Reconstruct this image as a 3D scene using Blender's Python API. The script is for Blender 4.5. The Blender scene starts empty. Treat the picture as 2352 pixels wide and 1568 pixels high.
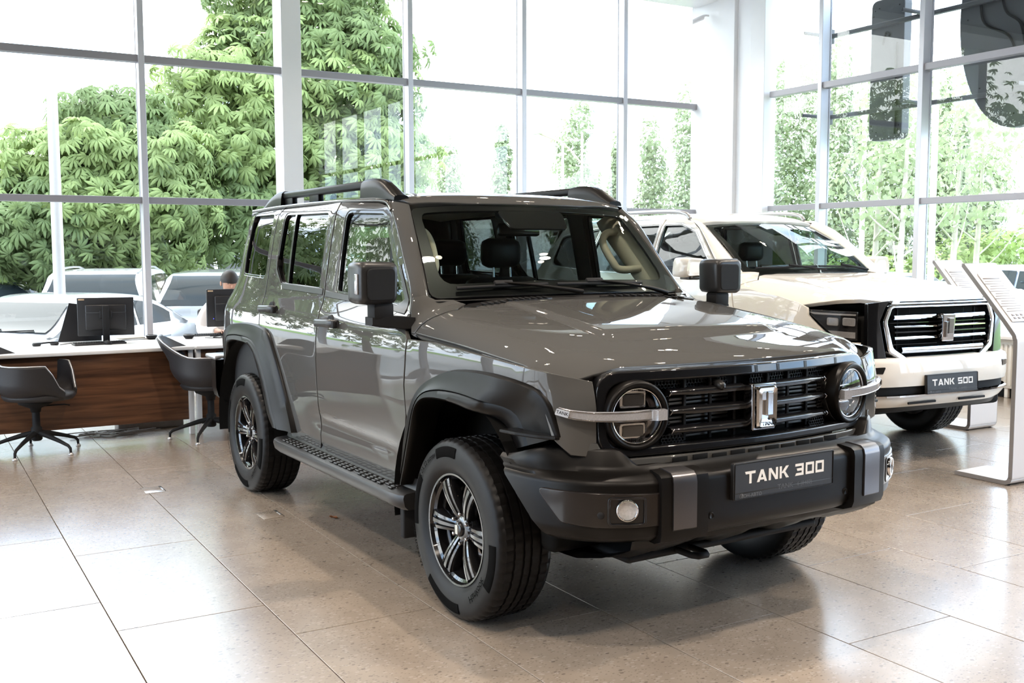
import bpy, bmesh, math, random
import numpy as np
from mathutils import Vector, Matrix
from mathutils.geometry import delaunay_2d_cdt
random.seed(7); RNG = np.random.default_rng(7)
SC = bpy.context.scene
COL = SC.collection
R_ = math.radians
# ---------------------------------------------------------------- camera
CAM = np.array([3.70863, -2.95256, 1.52335])
YAW, PITCH, ROLL, FPX = 148.05045, -4.97396, -0.14861, 2391.055
def cam_axes():
    y, p, r = R_(YAW), R_(PITCH), R_(ROLL)
    f = np.array([math.cos(p)*math.cos(y), math.cos(p)*math.sin(y), math.sin(p)])
    rt = np.cross(f, [0, 0, 1]); rt /= np.linalg.norm(rt)
    up = np.cross(rt, f)
    return math.cos(r)*rt + math.sin(r)*up, -math.sin(r)*rt + math.cos(r)*up, f
cd = bpy.data.cameras.new('camera'); cam = bpy.data.objects.new('camera', cd); COL.objects.link(cam)
rt, up, fw = cam_axes()
M = Matrix(((rt[0], up[0], -fw[0], CAM[0]), (rt[1], up[1], -fw[1], CAM[1]), (rt[2], up[2], -fw[2], CAM[2]), (0, 0, 0, 1)))
cam.matrix_world = M
cd.sensor_width = 36; cd.lens = FPX*36/2352; cd.clip_end = 500; cd.clip_start = .05
SC.camera = cam
# ---------------------------------------------------------------- exposure, sky
SC.view_settings.view_transform = 'Standard'; SC.view_settings.look = 'None'
SC.view_settings.gamma = 1; SC.view_settings.use_curve_mapping = False
SC.view_settings.exposure = 0.0
SC.cycles.use_denoising = True
SC.cycles.max_bounces = 10; SC.cycles.diffuse_bounces = 4; SC.cycles.glossy_bounces = 5
SC.cycles.transmission_bounces = 6; SC.cycles.transparent_max_bounces = 24
SC.cycles.caustics_reflective = False; SC.cycles.caustics_refractive = False
SC.cycles.sample_clamp_indirect = 4.0
SKY_STRENGTH = 9.0
def make_world():
    w = bpy.data.worlds.new('sky'); SC.world = w; w.use_nodes = True
    nt = w.node_tree; nt.nodes.clear()
    out = nt.nodes.new('ShaderNodeOutputWorld'); bg = nt.nodes.new('ShaderNodeBackground')
    tc = nt.nodes.new('ShaderNodeTexCoord')
    mp = nt.nodes.new('ShaderNodeMapping'); mp.inputs['Scale'].default_value = (1.6, 1.6, 4.5)
    nz = nt.nodes.new('ShaderNodeTexNoise'); nz.inputs['Scale'].default_value = 1.3; nz.inputs['Detail'].default_value = 6
    rp = nt.nodes.new('ShaderNodeValToRGB')
    rp.color_ramp.elements[0].position = .40; rp.color_ramp.elements[0].color = (.42, .62, .92, 1)
    rp.color_ramp.elements[1].position = .56; rp.color_ramp.elements[1].color = (1, 1, 1, 1)
    bg.inputs['Strength'].default_value = SKY_STRENGTH
    L = nt.links.new
    L(tc.outputs['Generated'], mp.inputs['Vector']); L(mp.outputs[0], nz.inputs['Vector'])
    L(nz.outputs['Fac'], rp.inputs[0]); L(rp.outputs[0], bg.inputs['Color']); L(bg.outputs[0], out.inputs['Surface'])
make_world()
sd = bpy.data.lights.new('sun', 'SUN'); sd.energy = 3.5; sd.angle = R_(8); sd.color = (1, .95, .86)
sun = bpy.data.objects.new('sun', sd); COL.objects.link(sun); sun.rotation_euler = (R_(38), 0, R_(-60)); sun.location = (0, 0, 30)
# ---------------------------------------------------------------- helpers
ROOM = R_(-1.6)
CR, SR = math.cos(ROOM), math.sin(ROOM)
def rm(x, y, z=0.):                       # a point given along the room's own axes
    return (CR*x - SR*y, SR*x + CR*y, z)
def nrm(v):
    v = np.asarray(v, float); n = np.linalg.norm(v)
    return v/n if n > 1e-12 else v
def smooth(a, b, x):
    t = np.clip((x-a)/(b-a), 0, 1); return t*t*(3-2*t)
def catmull(P, n=8, closed=False):
    P = np.asarray(P, float); m = len(P); out = []
    rng = range(m) if closed else range(m-1)
    for i in rng:
        if closed: p0, p1, p2, p3 = P[(i-1) % m], P[i], P[(i+1) % m], P[(i+2) % m]
        else:
            p1, p2 = P[i], P[i+1]; p0 = P[i-1] if i > 0 else 2*p1-p2; p3 = P[i+2] if i+2 < m else 2*p2-p1
        for k in range(n):
            t = k/n
            out.append(.5*((2*p1)+(-p0+p2)*t+(2*p0-5*p1+4*p2-p3)*t*t+(-p0+3*p1-3*p2+p3)*t**3))
    if not closed: out.append(P[-1])
    return np.array(out)
def resample(P, n, closed=False):
    P = np.asarray(P, float)
    if closed: P = np.vstack([P, P[:1]])
    d = np.r_[0, np.cumsum(np.linalg.norm(np.diff(P, axis=0), axis=1))]
    t = np.linspace(0, d[-1], n+1)[:-1] if closed else np.linspace(0, d[-1], n)
    return np.stack([np.interp(t, d, P[:, k]) for k in range(P.shape[1])], 1)
def rnd_poly(P, r, n=4):                  # round the corners of a closed polygon; r one radius or one per corner
    P = [np.asarray(p, float) for p in P]; m = len(P); out = []
    rs = r if isinstance(r, (list, tuple)) else [r]*m
    for i in range(m):
        a, b, c = P[i-1], P[i], P[(i+1) % m]; rr = rs[i]
        u, v = a-b, c-b; lu, lv = np.linalg.norm(u), np.linalg.norm(v); u, v = u/lu, v/lv
        ang = math.acos(np.clip(u@v, -1, 1))
        if rr <= 0 or ang > 3.05: out.append(b); continue
        d = min(rr/math.tan(ang/2), .48*lu, .48*lv)
        for k in range(n+1):
            t = k/n; out.append((1-t)**2*(b+u*d) + 2*t*(1-t)*b + t*t*(b+v*d))
    return np.array(out)
def tag(o, label=None, cat=None, group=None, kind=None):
    if label: o['label'] = label
    if cat: o['category'] = cat
    if group: o['group'] = group
    if kind: o['kind'] = kind
    return o
def empty(name, loc=(0, 0, 0), rz=0., label=None, cat=None, group=None):
    o = bpy.data.objects.new(name, None); COL.objects.link(o); o.location = loc; o.rotation_euler = (0, 0, rz)
    o.empty_display_size = .1
    return tag(o, label, cat, group)
def link(name, me, mat=None, parent=None):
    o = bpy.data.objects.new(name, me); COL.objects.link(o)
    if mat is not None and not me.materials:
        for m in (mat if isinstance(mat, (list, tuple)) else [mat]): me.materials.append(m)
    if parent is not None: o.parent = parent
    return o
def copy_tree(o, parent=None):
    c = o.copy(); COL.objects.link(c)
    if parent is not None: c.parent = parent
    for ch in list(o.children): copy_tree(ch, c)
    return c
class MB:                                  # collects shapes, then becomes ONE mesh
    def __init__(s): s.v = []; s.f = []; s.m = []; s.n = 0; s.mi = 0; s.sm = []; s.smooth = True
    def add(s, V, F, mi=None, sm=None):
        V = np.asarray(V, float).reshape(-1, 3); b = s.n
        s.v.append(V); s.n += len(V)
        for f in F: s.f.append([b+i for i in f])
        s.m += [s.mi if mi is None else mi]*len(F); s.sm += [s.smooth if sm is None else sm]*len(F)
        return s
    def grid(s, G, cu=False, cv=False, flip=False, mi=None, sm=None):
        G = np.asarray(G, float); nu, nv = G.shape[:2]; F = []
        for i in range(nu if cu else nu-1):
            for j in range(nv if cv else nv-1):
                a, b, c, d = i*nv+j, ((i+1) % nu)*nv+j, ((i+1) % nu)*nv+(j+1) % nv, i*nv+(j+1) % nv
                F.append((a, d, c, b) if flip else (a, b, c, d))
        return s.add(G.reshape(-1, 3), F, mi, sm)
    def box(s, lo, hi, bev=0., mi=None, M=None):
        lo, hi = np.array(lo, float), np.array(hi, float)
        bm = bmesh.new(); bmesh.ops.create_cube(bm, size=1)
        for v in bm.verts:
            v.co = [lo[k]+(v.co[k]+.5)*(hi[k]-lo[k]) for k in range(3)]
        if bev > 0: bmesh.ops.bevel(bm, geom=bm.edges[:], offset=min(bev, .45*min(hi-lo)), segments=2, profile=.5, affect='EDGES')
        return s.bm(bm, mi, M)
    def bm(s, bm, mi=None, M=None, sm=None):
        bm.verts.index_update()
        V = np.array([v.co[:] for v in bm.verts]); F = [[v.index for v in f.verts] for f in bm.faces]; bm.free()
        if M is not None: V = V @ np.array(M.to_3x3()).T + np.array(M.translation)
        return s.add(V, F, mi, sm)
    def tube(s, path, r, n=8, closed=False, caps=True, mi=None):
        P = np.asarray(path, float); m = len(P); rr = np.broadcast_to(r, (m,)) if np.ndim(r) < 2 else None
        T = np.zeros_like(P)
        for i in range(m):
            a = P[(i-1) % m] if closed or i > 0 else P[i]; b = P[(i+1) % m] if closed or i < m-1 else P[i]
            T[i] = nrm(b-a)
        u = nrm(np.cross(T[0], [0, 0, 1] if abs(T[0][2]) < .9 else [1, 0, 0])); G = []
        for i in range(m):
            u = nrm(u - T[i]*(u@T[i])); w = np.cross(T[i], u)
            G.append([P[i]+rr[i]*(math.cos(a)*u+math.sin(a)*w) for a in np.linspace(0, 2*math.pi, n, endpoint=False)])
        G = np.array(G); s.grid(G, cu=closed, cv=True, mi=mi, flip=True)
        if caps and not closed:
            s.add(G[0], [tuple(range(n))], mi, False); s.add(G[-1], [tuple(range(n))[::-1]], mi, False)
        return s
    def lathe(s, prof, n=32, M=None, mi=None, closed=False, arc=2*math.pi):   # prof (r,h) about z
        prof = np.asarray(prof, float); full = arc > 6.28
        A = np.linspace(0, arc, n, endpoint=not full)
        G = np.array([[(r*math.cos(a), r*math.sin(a), h) for r, h in prof] for a in A])
        if M is not None: G = G @ np.array(M.to_3x3()).T + np.array(M.translation)
        return s.grid(G, cu=full, cv=closed, mi=mi)
    def prism(s, poly, z0, z1, M=None, bev=0., mi=None, sm=False):   # outline in xy extruded along z
        P = np.asarray(poly, float); n = len(P)
        ar = .5*np.sum(P[:, 0]*np.roll(P[:, 1], -1)-np.roll(P[:, 0], -1)*P[:, 1])
        if ar < 0: P = P[::-1]
        rings = []
        if bev > 0:
            Q = inset(P, bev); q2 = inset(P, bev*.3)
            rings = [(Q, z0), (q2, z0+bev*.3), (P, z0+bev), (P, z1-bev), (q2, z1-bev*.3), (Q, z1)]
        else: rings = [(P, z0), (P, z1)]
        G = np.array([np.c_[q, np.full(n, z)] for q, z in rings])
        if M is not None: G = G @ np.array(M.to_3x3()).T + np.array(M.translation)
        s.grid(G, cv=True, mi=mi, flip=True, sm=sm)
        s.add(G[0], [tuple(range(n))[::-1]], mi, False); s.add(G[-1], [tuple(range(n))], mi, False)
        return s
    def mesh(s, name):
        me = bpy.data.meshes.new(name)
        me.from_pydata(np.vstack(s.v).tolist(), [], s.f)
        me.polygons.foreach_set('use_smooth', s.sm)
        if any(s.m): me.polygons.foreach_set('material_index', s.m)
        me.update()
        return me
    def build(s, name, mat, parent=None, auto=None, weld=False):
        me = s.mesh(name)
        for m in (mat if isinstance(mat, (list, tuple)) else [mat]): me.materials.append(m)
        if weld:
            b = bmesh.new(); b.from_mesh(me); bmesh.ops.remove_doubles(b, verts=b.verts[:], dist=1e-5); b.to_mesh(me); b.free()
        if auto: me.set_sharp_from_angle(angle=R_(auto))
        return link(name, me, None, parent)
def inset(P, d):
    P = np.asarray(P, float); a = P-np.roll(P, 1, 0); b = np.roll(P, -1, 0)-P
    a /= np.linalg.norm(a, axis=1)[:, None]+1e-12; b /= np.linalg.norm(b, axis=1)[:, None]+1e-12
    na, nb = np.c_[-a[:, 1], a[:, 0]], np.c_[-b[:, 1], b[:, 0]]
    n = na+nb; l = np.linalg.norm(n, axis=1)[:, None]; n = n/np.maximum(l, 1e-9)
    c = np.clip((n*na).sum(1), .35, 1)[:, None]
    return P+n*d/c
def densify(P, step):
    out = []
    for i in range(len(P)):
        a, b = P[i], P[(i+1) % len(P)]; k = max(1, int(math.ceil(np.linalg.norm(b-a)/step)))
        for j in range(k): out.append(a+(b-a)*j/k)
    return np.array(out)
def inpoly(pts, poly):
    x, y = pts[:, 0], pts[:, 1]; c = np.zeros(len(pts), bool); n = len(poly); j = n-1
    for i in range(n):
        xi, yi = poly[i]; xj, yj = poly[j]
        m = ((yi > y) != (yj > y)) & (x < (xj-xi)*(y-yi)/(yj-yi+1e-15)+xi); c ^= m; j = i
    return c
def dist_poly(pts, poly):
    d = np.full(len(pts), 1e9)
    for i in range(len(poly)):
        a, b = poly[i], poly[(i+1) % len(poly)]; ab = b-a; L = ab@ab+1e-15
        t = np.clip(((pts-a)@ab)/L, 0, 1); d = np.minimum(d, np.linalg.norm(pts-(a+t[:, None]*ab), axis=1))
    return d
def surf_eval(S, uv, e=2e-3):
    uv = np.asarray(uv, float); P = S(uv[:, 0], uv[:, 1])
    du = S(uv[:, 0]+e, uv[:, 1])-S(uv[:, 0]-e, uv[:, 1]); dv = S(uv[:, 0], uv[:, 1]+e)-S(uv[:, 0], uv[:, 1]-e)
    N = np.cross(du, dv); N /= np.linalg.norm(N, axis=1)[:, None]+1e-15
    return P, N
def panel_data(poly, S, holes=(), thick=.022, bev=.005, step=.05, off=0., sgn=1., grid=None):
    """A curved sheet cut to an outline on the surface S(u,v), edges rounded and turned inwards. sgn flips the outward side."""
    loops = []
    for k, p in enumerate([poly]+list(holes)):
        p = np.asarray(p, float); ar = .5*np.sum(p[:, 0]*np.roll(p[:, 1], -1)-np.roll(p[:, 0], -1)*p[:, 1])
        if (ar < 0) == (k == 0): p = p[::-1]
        loops.append(densify(p, step))
    gs = grid or step
    L2 = [inset(l, bev) for l in loops]
    lo, hi = loops[0].min(0), loops[0].max(0)
    gx, gy = np.meshgrid(np.arange(lo[0]+gs*.5, hi[0], gs), np.arange(lo[1]+gs*.5, hi[1], gs))
    pts = np.c_[gx.ravel(), gy.ravel()]
    m = inpoly(pts, L2[0])
    for h in L2[1:]: m &= ~inpoly(pts, h)
    pts = pts[m]
    for l in L2: pts = pts[dist_poly(pts, l) > gs*.35]
    allp = np.vstack(L2+[pts]); ed = []; b = 0
    for l in L2:
        n = len(l); ed += [(b+i, b+(i+1) % n) for i in range(n)]; b += n
    r = delaunay_2d_cdt([Vector(p) for p in allp], ed, [], 0, 1e-6, False)
    vv = np.array([p[:] for p in r[0]]); tri = [f for f in r[2]]
    cen = np.array([vv[list(f)].mean(0) for f in tri])
    keep = inpoly(cen, L2[0])
    for h in L2[1:]: keep &= ~inpoly(cen, h)
    F = [tuple(f) for f, k in zip(tri, keep) if k]
    V2 = [vv]; D = [np.zeros(len(vv))]; T = [np.zeros((len(vv), 2))]; nb = len(vv)
    for l, l2 in zip(loops, L2):
        n = len(l); q = inset(l, bev*.3); tout = l-l2; tout /= np.linalg.norm(tout, axis=1)[:, None]+1e-12
        base = nb
        for pts_, dep, tw in ((l2, 0, 0.), (q, bev*.29, .7), (l, bev, 1.), (l, thick, 1.)):
            V2.append(pts_); D.append(np.full(n, -dep)); T.append(tout*tw); nb += n
        for rr in range(3):
            for i in range(n):
                a, b_ = base+rr*n+i, base+rr*n+(i+1) % n
                F.append((a, a+n, b_+n, b_))
    UV = np.vstack(V2); D = np.concatenate(D)+off; T = np.vstack(T)
    P, N = surf_eval(S, UV); N = N*sgn
    tl = np.linalg.norm(T, axis=1)
    T3 = np.zeros_like(P); mk = tl > 0
    if mk.any(): T3[mk] = S(UV[mk, 0]+T[mk, 0]*1e-3, UV[mk, 1]+T[mk, 1]*1e-3)-P[mk]
    T3 /= np.linalg.norm(T3, axis=1)[:, None]+1e-15
    NN = N*(1-tl)[:, None]*1.0+T3*tl[:, None]; NN /= np.linalg.norm(NN, axis=1)[:, None]+1e-15
    # make winding follow the outward normal
    V = P+N*D[:, None]; F2 = []
    for f in F:
        a, b_, c = V[f[0]], V[f[1]], V[f[2]]
        fn = np.cross(b_-a, c-a); F2.append(f if fn@(NN[f[0]]+NN[f[1]]+NN[f[2]]) >= 0 else f[::-1])
    return V, F2, NN
def data_obj(name, d, mat, parent=None, mirror=False, normals=True):
    V, F, N = d; V = V.copy(); N = N.copy()
    if mirror: V[:, 1] *= -1; N[:, 1] *= -1; F = [f[::-1] for f in F]
    me = bpy.data.meshes.new(name); me.from_pydata(V.tolist(), [], F)
    me.polygons.foreach_set('use_smooth', [True]*len(F))
    me.update()
    if normals: me.normals_split_custom_set_from_vertices(N.tolist())
    for m in (mat if isinstance(mat, (list, tuple)) else [mat]): me.materials.append(m)
    return link(name, me, None, parent)
def both(name, d, mat, parent, label=None):    # right-hand piece and its mirror twin
    a = data_obj(name, d, mat, parent); b = data_obj(name, d, mat, parent, mirror=True)
    return a, b
def mirror_obj(o, parent=None):
    me = o.data.copy(); n = len(me.vertices); co = np.empty(n*3); me.vertices.foreach_get('co', co)
    co = co.reshape(-1, 3); co[:, 1] *= -1; me.vertices.foreach_set('co', co.ravel())
    me.flip_normals(); me.update()
    return link(o.name.split('.')[0], me, None, parent if parent is not None else o.parent)
def text_data(body, size, font_shear=0., res=3, bold=0.):
    c = bpy.data.curves.new('t', 'FONT'); c.body = body; c.size = size; c.resolution_u = res; c.shear = font_shear
    c.align_x = 'CENTER'; c.align_y = 'CENTER'; c.offset = bold
    o = bpy.data.objects.new('t', c); COL.objects.link(o)
    dg = bpy.context.evaluated_depsgraph_get(); me = bpy.data.meshes.new_from_object(o.evaluated_get(dg))
    V = np.array([v.co[:] for v in me.vertices]).reshape(-1, 3); F = [tuple(p.vertices) for p in me.polygons]
    bpy.data.objects.remove(o); bpy.data.curves.remove(c); bpy.data.meshes.remove(me)
    return V, F
def frame(o, x, y, z=None):                   # matrix from an origin and two axes
    x = nrm(x); z = nrm(np.cross(x, y)) if z is None else nrm(z); y = np.cross(z, x)
    return Matrix(((x[0], y[0], z[0], o[0]), (x[1], y[1], z[1], o[1]), (x[2], y[2], z[2], o[2]), (0, 0, 0, 1)))
# ---------------------------------------------------------------- materials
MAT = {}
def pm(name, col, rough=.5, metal=0., spec=.5, coat=0., coat_r=.03, var=.04, scale=30., bump=0., bscale=200., rvar=0., emit=None, es=0., alpha=None, ior=None, detail=3):
    m = bpy.data.materials.new(name); m.use_nodes = True; nt = m.node_tree; b = nt.nodes['Principled BSDF']
    b.inputs['Roughness'].default_value = rough; b.inputs['Metallic'].default_value = metal
    b.inputs['Specular IOR Level'].default_value = spec; b.inputs['Coat Weight'].default_value = coat; b.inputs['Coat Roughness'].default_value = coat_r
    if ior: b.inputs['IOR'].default_value = ior
    tc = nt.nodes.new('ShaderNodeTexCoord'); nz = nt.nodes.new('ShaderNodeTexNoise'); nz.inputs['Scale'].default_value = scale; nz.inputs['Detail'].default_value = detail
    nt.links.new(tc.outputs['Object'], nz.inputs['Vector'])
    mx = nt.nodes.new('ShaderNodeMix'); mx.data_type = 'RGBA'
    c = np.array(col[:3]); mx.inputs[6].default_value = (*np.clip(c*(1-var), 0, 1), 1); mx.inputs[7].default_value = (*np.clip(c*(1+var), 0, 1), 1)
    nt.links.new(nz.outputs['Fac'], mx.inputs[0]); nt.links.new(mx.outputs[2], b.inputs['Base Color'])
    if rvar:
        mr = nt.nodes.new('ShaderNodeMapRange'); mr.inputs['To Min'].default_value = rough-rvar; mr.inputs['To Max'].default_value = rough+rvar
        nt.links.new(nz.outputs['Fac'], mr.inputs['Value']); nt.links.new(mr.outputs[0], b.inputs['Roughness'])
    if bump:
        n2 = nt.nodes.new('ShaderNodeTexNoise'); n2.inputs['Scale'].default_value = bscale; nt.links.new(tc.outputs['Object'], n2.inputs['Vector'])
        bp = nt.nodes.new('ShaderNodeBump'); bp.inputs['Strength'].default_value = bump; bp.inputs['Distance'].default_value = .002
        nt.links.new(n2.outputs['Fac'], bp.inputs['Height']); nt.links.new(bp.outputs[0], b.inputs['Normal'])
    if emit is not None:
        b.inputs['Emission Color'].default_value = (*emit, 1); b.inputs['Emission Strength'].default_value = es
    MAT[name] = m
    return m
def glass(name, tint, ior=1.5, rough=0., haze=0.):
    m = bpy.data.materials.new(name); m.use_nodes = True; nt = m.node_tree; nt.nodes.clear()
    o = nt.nodes.new('ShaderNodeOutputMaterial'); t = nt.nodes.new('ShaderNodeBsdfTransparent'); g = nt.nodes.new('ShaderNodeBsdfGlossy')
    f = nt.nodes.new('ShaderNodeFresnel'); mx = nt.nodes.new('ShaderNodeMixShader')
    tc = nt.nodes.new('ShaderNodeTexCoord'); nz = nt.nodes.new('ShaderNodeTexNoise'); nz.inputs['Scale'].default_value = .8
    cm = nt.nodes.new('ShaderNodeMix'); cm.data_type = 'RGBA'
    c = np.array(tint); cm.inputs[6].default_value = (*np.clip(c*.985, 0, 1), 1); cm.inputs[7].default_value = (*np.clip(c*1.01, 0, 1), 1)
    L = nt.links.new; L(tc.outputs['Object'], nz.inputs['Vector']); L(nz.outputs['Fac'], cm.inputs[0]); L(cm.outputs[2], t.inputs['Color'])
    ge = nt.nodes.new('ShaderNodeNewGeometry'); io = nt.nodes.new('ShaderNodeMix'); io.inputs[2].default_value = ior; io.inputs[3].default_value = 1/ior
    L(ge.outputs['Backfacing'], io.inputs[0]); L(io.outputs[0], f.inputs['IOR']); g.inputs['Roughness'].default_value = rough
    L(f.outputs[0], mx.inputs[0]); L(t.outputs[0], mx.inputs[1]); L(g.outputs[0], mx.inputs[2]); L(mx.outputs[0], o.inputs['Surface'])
    MAT[name] = m
    return m
pm('paint_grey', (.078, .077, .074), .5, 0, .0, 1., .008, var=.05, scale=900)
pm('paint_white', (.80, .77, .71), .5, 0, .0, 1., .008, var=.02, scale=900)
pm('plastic_dark', (.0050, .0043, .0039), .36, 0, .17, var=.15, scale=400, bump=.06, bscale=900)
pm('plastic_satin', (.022, .0215, .022), .36, .15, .5, var=.1, scale=400, bump=.03, bscale=900)
pm('bumper_gloss', (.012, .010, .0095), .30, 0, .2, .6, .06, var=.06, scale=500)
pm('gloss_black', (.006, .006, .007), .35, 0, .1, 1., .012, var=.1, scale=50)
pm('matte_black', (.008, .008, .009), .7, 0, .3, var=.2, scale=60)
pm('liner_black', (.006, .006, .006), .9, 0, .2, var=.2, scale=60)
pm('fog_white', (.62, .62, .63), .25, .1, .5, var=.35, scale=110)  # lamp glints of the fog reflector facets painted in as a pale mottled base
pm('fin_grey', (.10, .10, .10), .45, .6, var=.05)
pm('projector', (.05, .05, .055), .06, .5, .6, 1., .01, var=.2, scale=90)
pm('rim_black', (.012, .012, .013), .15, .3, .5, 1., .03, var=.1, scale=40)
pm('rubber', (.0065, .006, .0062), .46, 0, .2, var=.15, scale=80, bump=.05, bscale=400)
pm('rubber_mark', (.035, .034, .034), .42, 0, .4, var=.1, scale=200)
pm('chrome', (.82, .82, .84), .06, 1, .5, var=.02, scale=20)
pm('dark_chrome', (.42, .41, .42), .12, 1, .5, var=.03, scale=20)
pm('strap_metal', (.14, .135, .14), .28, .85, .5, var=.06, scale=300)
pm('silver_satin', (.50, .50, .51), .35, .7, .5, var=.04, scale=100)
pm('lamp_clear', (.62, .62, .64), .10, .55, .5, 1., .02, var=.2, scale=120)
pm('lamp_bar', (.36, .36, .38), .12, .2, .5, 1., .02, var=.25, scale=160)
pm('headliner', (.42, .40, .35), .85, var=.05, scale=60)
pm('interior_dark', (.018, .018, .019), .65, 0, .3, var=.15, scale=80, bump=.1, bscale=300)
pm('interior_beige', (.46, .42, .33), .6, 0, .3, var=.05, scale=60)
pm('seat_black', (.016, .016, .017), .5, 0, .4, var=.15, scale=90, bump=.1, bscale=250)
pm('letter_white', (.85, .84, .82), .5, var=.02)
pm('letter_grey', (.16, .16, .16), .4, .4, var=.1)
pm('plate_black', (.014, .014, .015), .42, var=.15, scale=100)
pm('white_wall', (.86, .86, .87), .5, var=.015, scale=6)
pm('frame_light', (.62, .62, .66), .35, .25, .5, var=.03, scale=8)
pm('frame_grey', (.33, .32, .34), .4, .3, .5, var=.04, scale=8)
pm('ceiling_grey', (.06, .052, .045), .8, var=.08, scale=3)
pm('wall_dim', (.05, .042, .036), .7, var=.1, scale=2)
glass('window_glass', (.95, .97, .965), 1.55)
glass('windscreen', (.74, .80, .77), 1.5)
glass('side_glass', (.50, .58, .55), 1.55)
glass('privacy_glass', (.035, .04, .038), 1.55)
glass('lens_glass', (.93, .93, .93), 1.5)
def floor_mat():
    m = bpy.data.materials.new('terrazzo'); m.use_nodes = True; nt = m.node_tree; b = nt.nodes['Principled BSDF']; L = nt.links.new
    tc = nt.nodes.new('ShaderNodeTexCoord'); oi = nt.nodes.new('ShaderNodeObjectInfo')
    geo = nt.nodes.new('ShaderNodeNewGeometry')
    n1 = nt.nodes.new('ShaderNodeTexNoise'); n1.inputs['Scale'].default_value = 5; n1.inputs['Detail'].default_value = 6; L(geo.outputs['Position'], n1.inputs['Vector'])
    r1 = nt.nodes.new('ShaderNodeValToRGB'); e = r1.color_ramp.elements
    e[0].position = .3; e[0].color = (.28, .23, .185, 1); e[1].position = .75; e[1].color = (.345, .288, .234, 1); L(n1.outputs['Fac'], r1.inputs[0])
    mp = nt.nodes.new('ShaderNodeMapping'); mp.inputs['Scale'].default_value = (1, .62, 1); mp.inputs['Rotation'].default_value = (0, 0, .6); L(geo.outputs['Position'], mp.inputs['Vector'])
    def chips(scale, lo, hi, col, prev):
        v = nt.nodes.new('ShaderNodeTexVoronoi'); v.inputs['Scale'].default_value = scale; L(mp.outputs[0], v.inputs['Vector'])
        hs = nt.nodes.new('ShaderNodeSeparateColor'); L(v.outputs['Color'], hs.inputs[0])
        a = nt.nodes.new('ShaderNodeMath'); a.operation = 'LESS_THAN'; L(v.outputs['Distance'], a.inputs[0]); a.inputs[1].default_value = lo
        c = nt.nodes.new('ShaderNodeMath'); c.operation = 'GREATER_THAN'; L(hs.outputs[0], c.inputs[0]); c.inputs[1].default_value = hi
        d = nt.nodes.new('ShaderNodeMath'); d.operation = 'MULTIPLY'; L(a.outputs[0], d.inputs[0]); L(c.outputs[0], d.inputs[1])
        s = nt.nodes.new('ShaderNodeMath'); s.operation = 'MULTIPLY'; L(d.outputs[0], s.inputs[0]); s.inputs[1].default_value = .75
        x = nt.nodes.new('ShaderNodeMix'); x.data_type = 'RGBA'; L(s.outputs[0], x.inputs[0]); L(prev, x.inputs[6]); x.inputs[7].default_value = (*col, 1)
        return x.outputs[2]
    c = chips(62, .36, .62, (.37, .325, .28), r1.outputs[0])
    c = chips(48, .26, .80, (.135, .11, .088), c)
    c = chips(110, .33, .55, (.195, .158, .125), c)
    hv = nt.nodes.new('ShaderNodeHueSaturation'); L(c, hv.inputs['Color'])
    mr = nt.nodes.new('ShaderNodeMapRange'); mr.inputs['To Min'].default_value = .94; mr.inputs['To Max'].default_value = 1.05; L(oi.outputs['Random'], mr.inputs['Value']); L(mr.outputs[0], hv.inputs['Value'])
    L(hv.outputs[0], b.inputs['Base Color'])
    b.inputs['Coat Weight'].default_value = .5; b.inputs['Coat Roughness'].default_value = .24; b.inputs['Roughness'].default_value = .22; b.inputs['Specular IOR Level'].default_value = 1.0
    n2 = nt.nodes.new('ShaderNodeTexNoise'); n2.inputs['Scale'].default_value = 60; L(geo.outputs['Position'], n2.inputs['Vector'])
    bp = nt.nodes.new('ShaderNodeBump'); bp.inputs['Strength'].default_value = .05; bp.inputs['Distance'].default_value = .002; L(n2.outputs['Fac'], bp.inputs['Height']); L(bp.outputs[0], b.inputs['Normal'])
    MAT['terrazzo'] = m
floor_mat()
pm('grout', (.16, .11, .08), .8, var=.1, scale=40)
def walnut():
    m = bpy.data.materials.new('walnut'); m.use_nodes = True; nt = m.node_tree; b = nt.nodes['Principled BSDF']; L = nt.links.new
    tc = nt.nodes.new('ShaderNodeTexCoord'); mp = nt.nodes.new('ShaderNodeMapping'); mp.inputs['Scale'].default_value = (3, .55, 9)
    nz = nt.nodes.new('ShaderNodeTexNoise'); nz.inputs['Scale'].default_value = 3.2; nz.inputs['Detail'].default_value = 9; nz.inputs['Distortion'].default_value = .6
    rp = nt.nodes.new('ShaderNodeValToRGB'); e = rp.color_ramp.elements; e[0].position = .32; e[0].color = (.055, .023, .012, 1); e[1].position = .72; e[1].color = (.20, .088, .042, 1)
    L(tc.outputs['Object'], mp.inputs['Vector']); L(mp.outputs[0], nz.inputs['Vector']); L(nz.outputs['Fac'], rp.inputs[0]); L(rp.outputs[0], b.inputs['Base Color'])
    b.inputs['Roughness'].default_value = .4; MAT['walnut'] = m
walnut()
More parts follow.
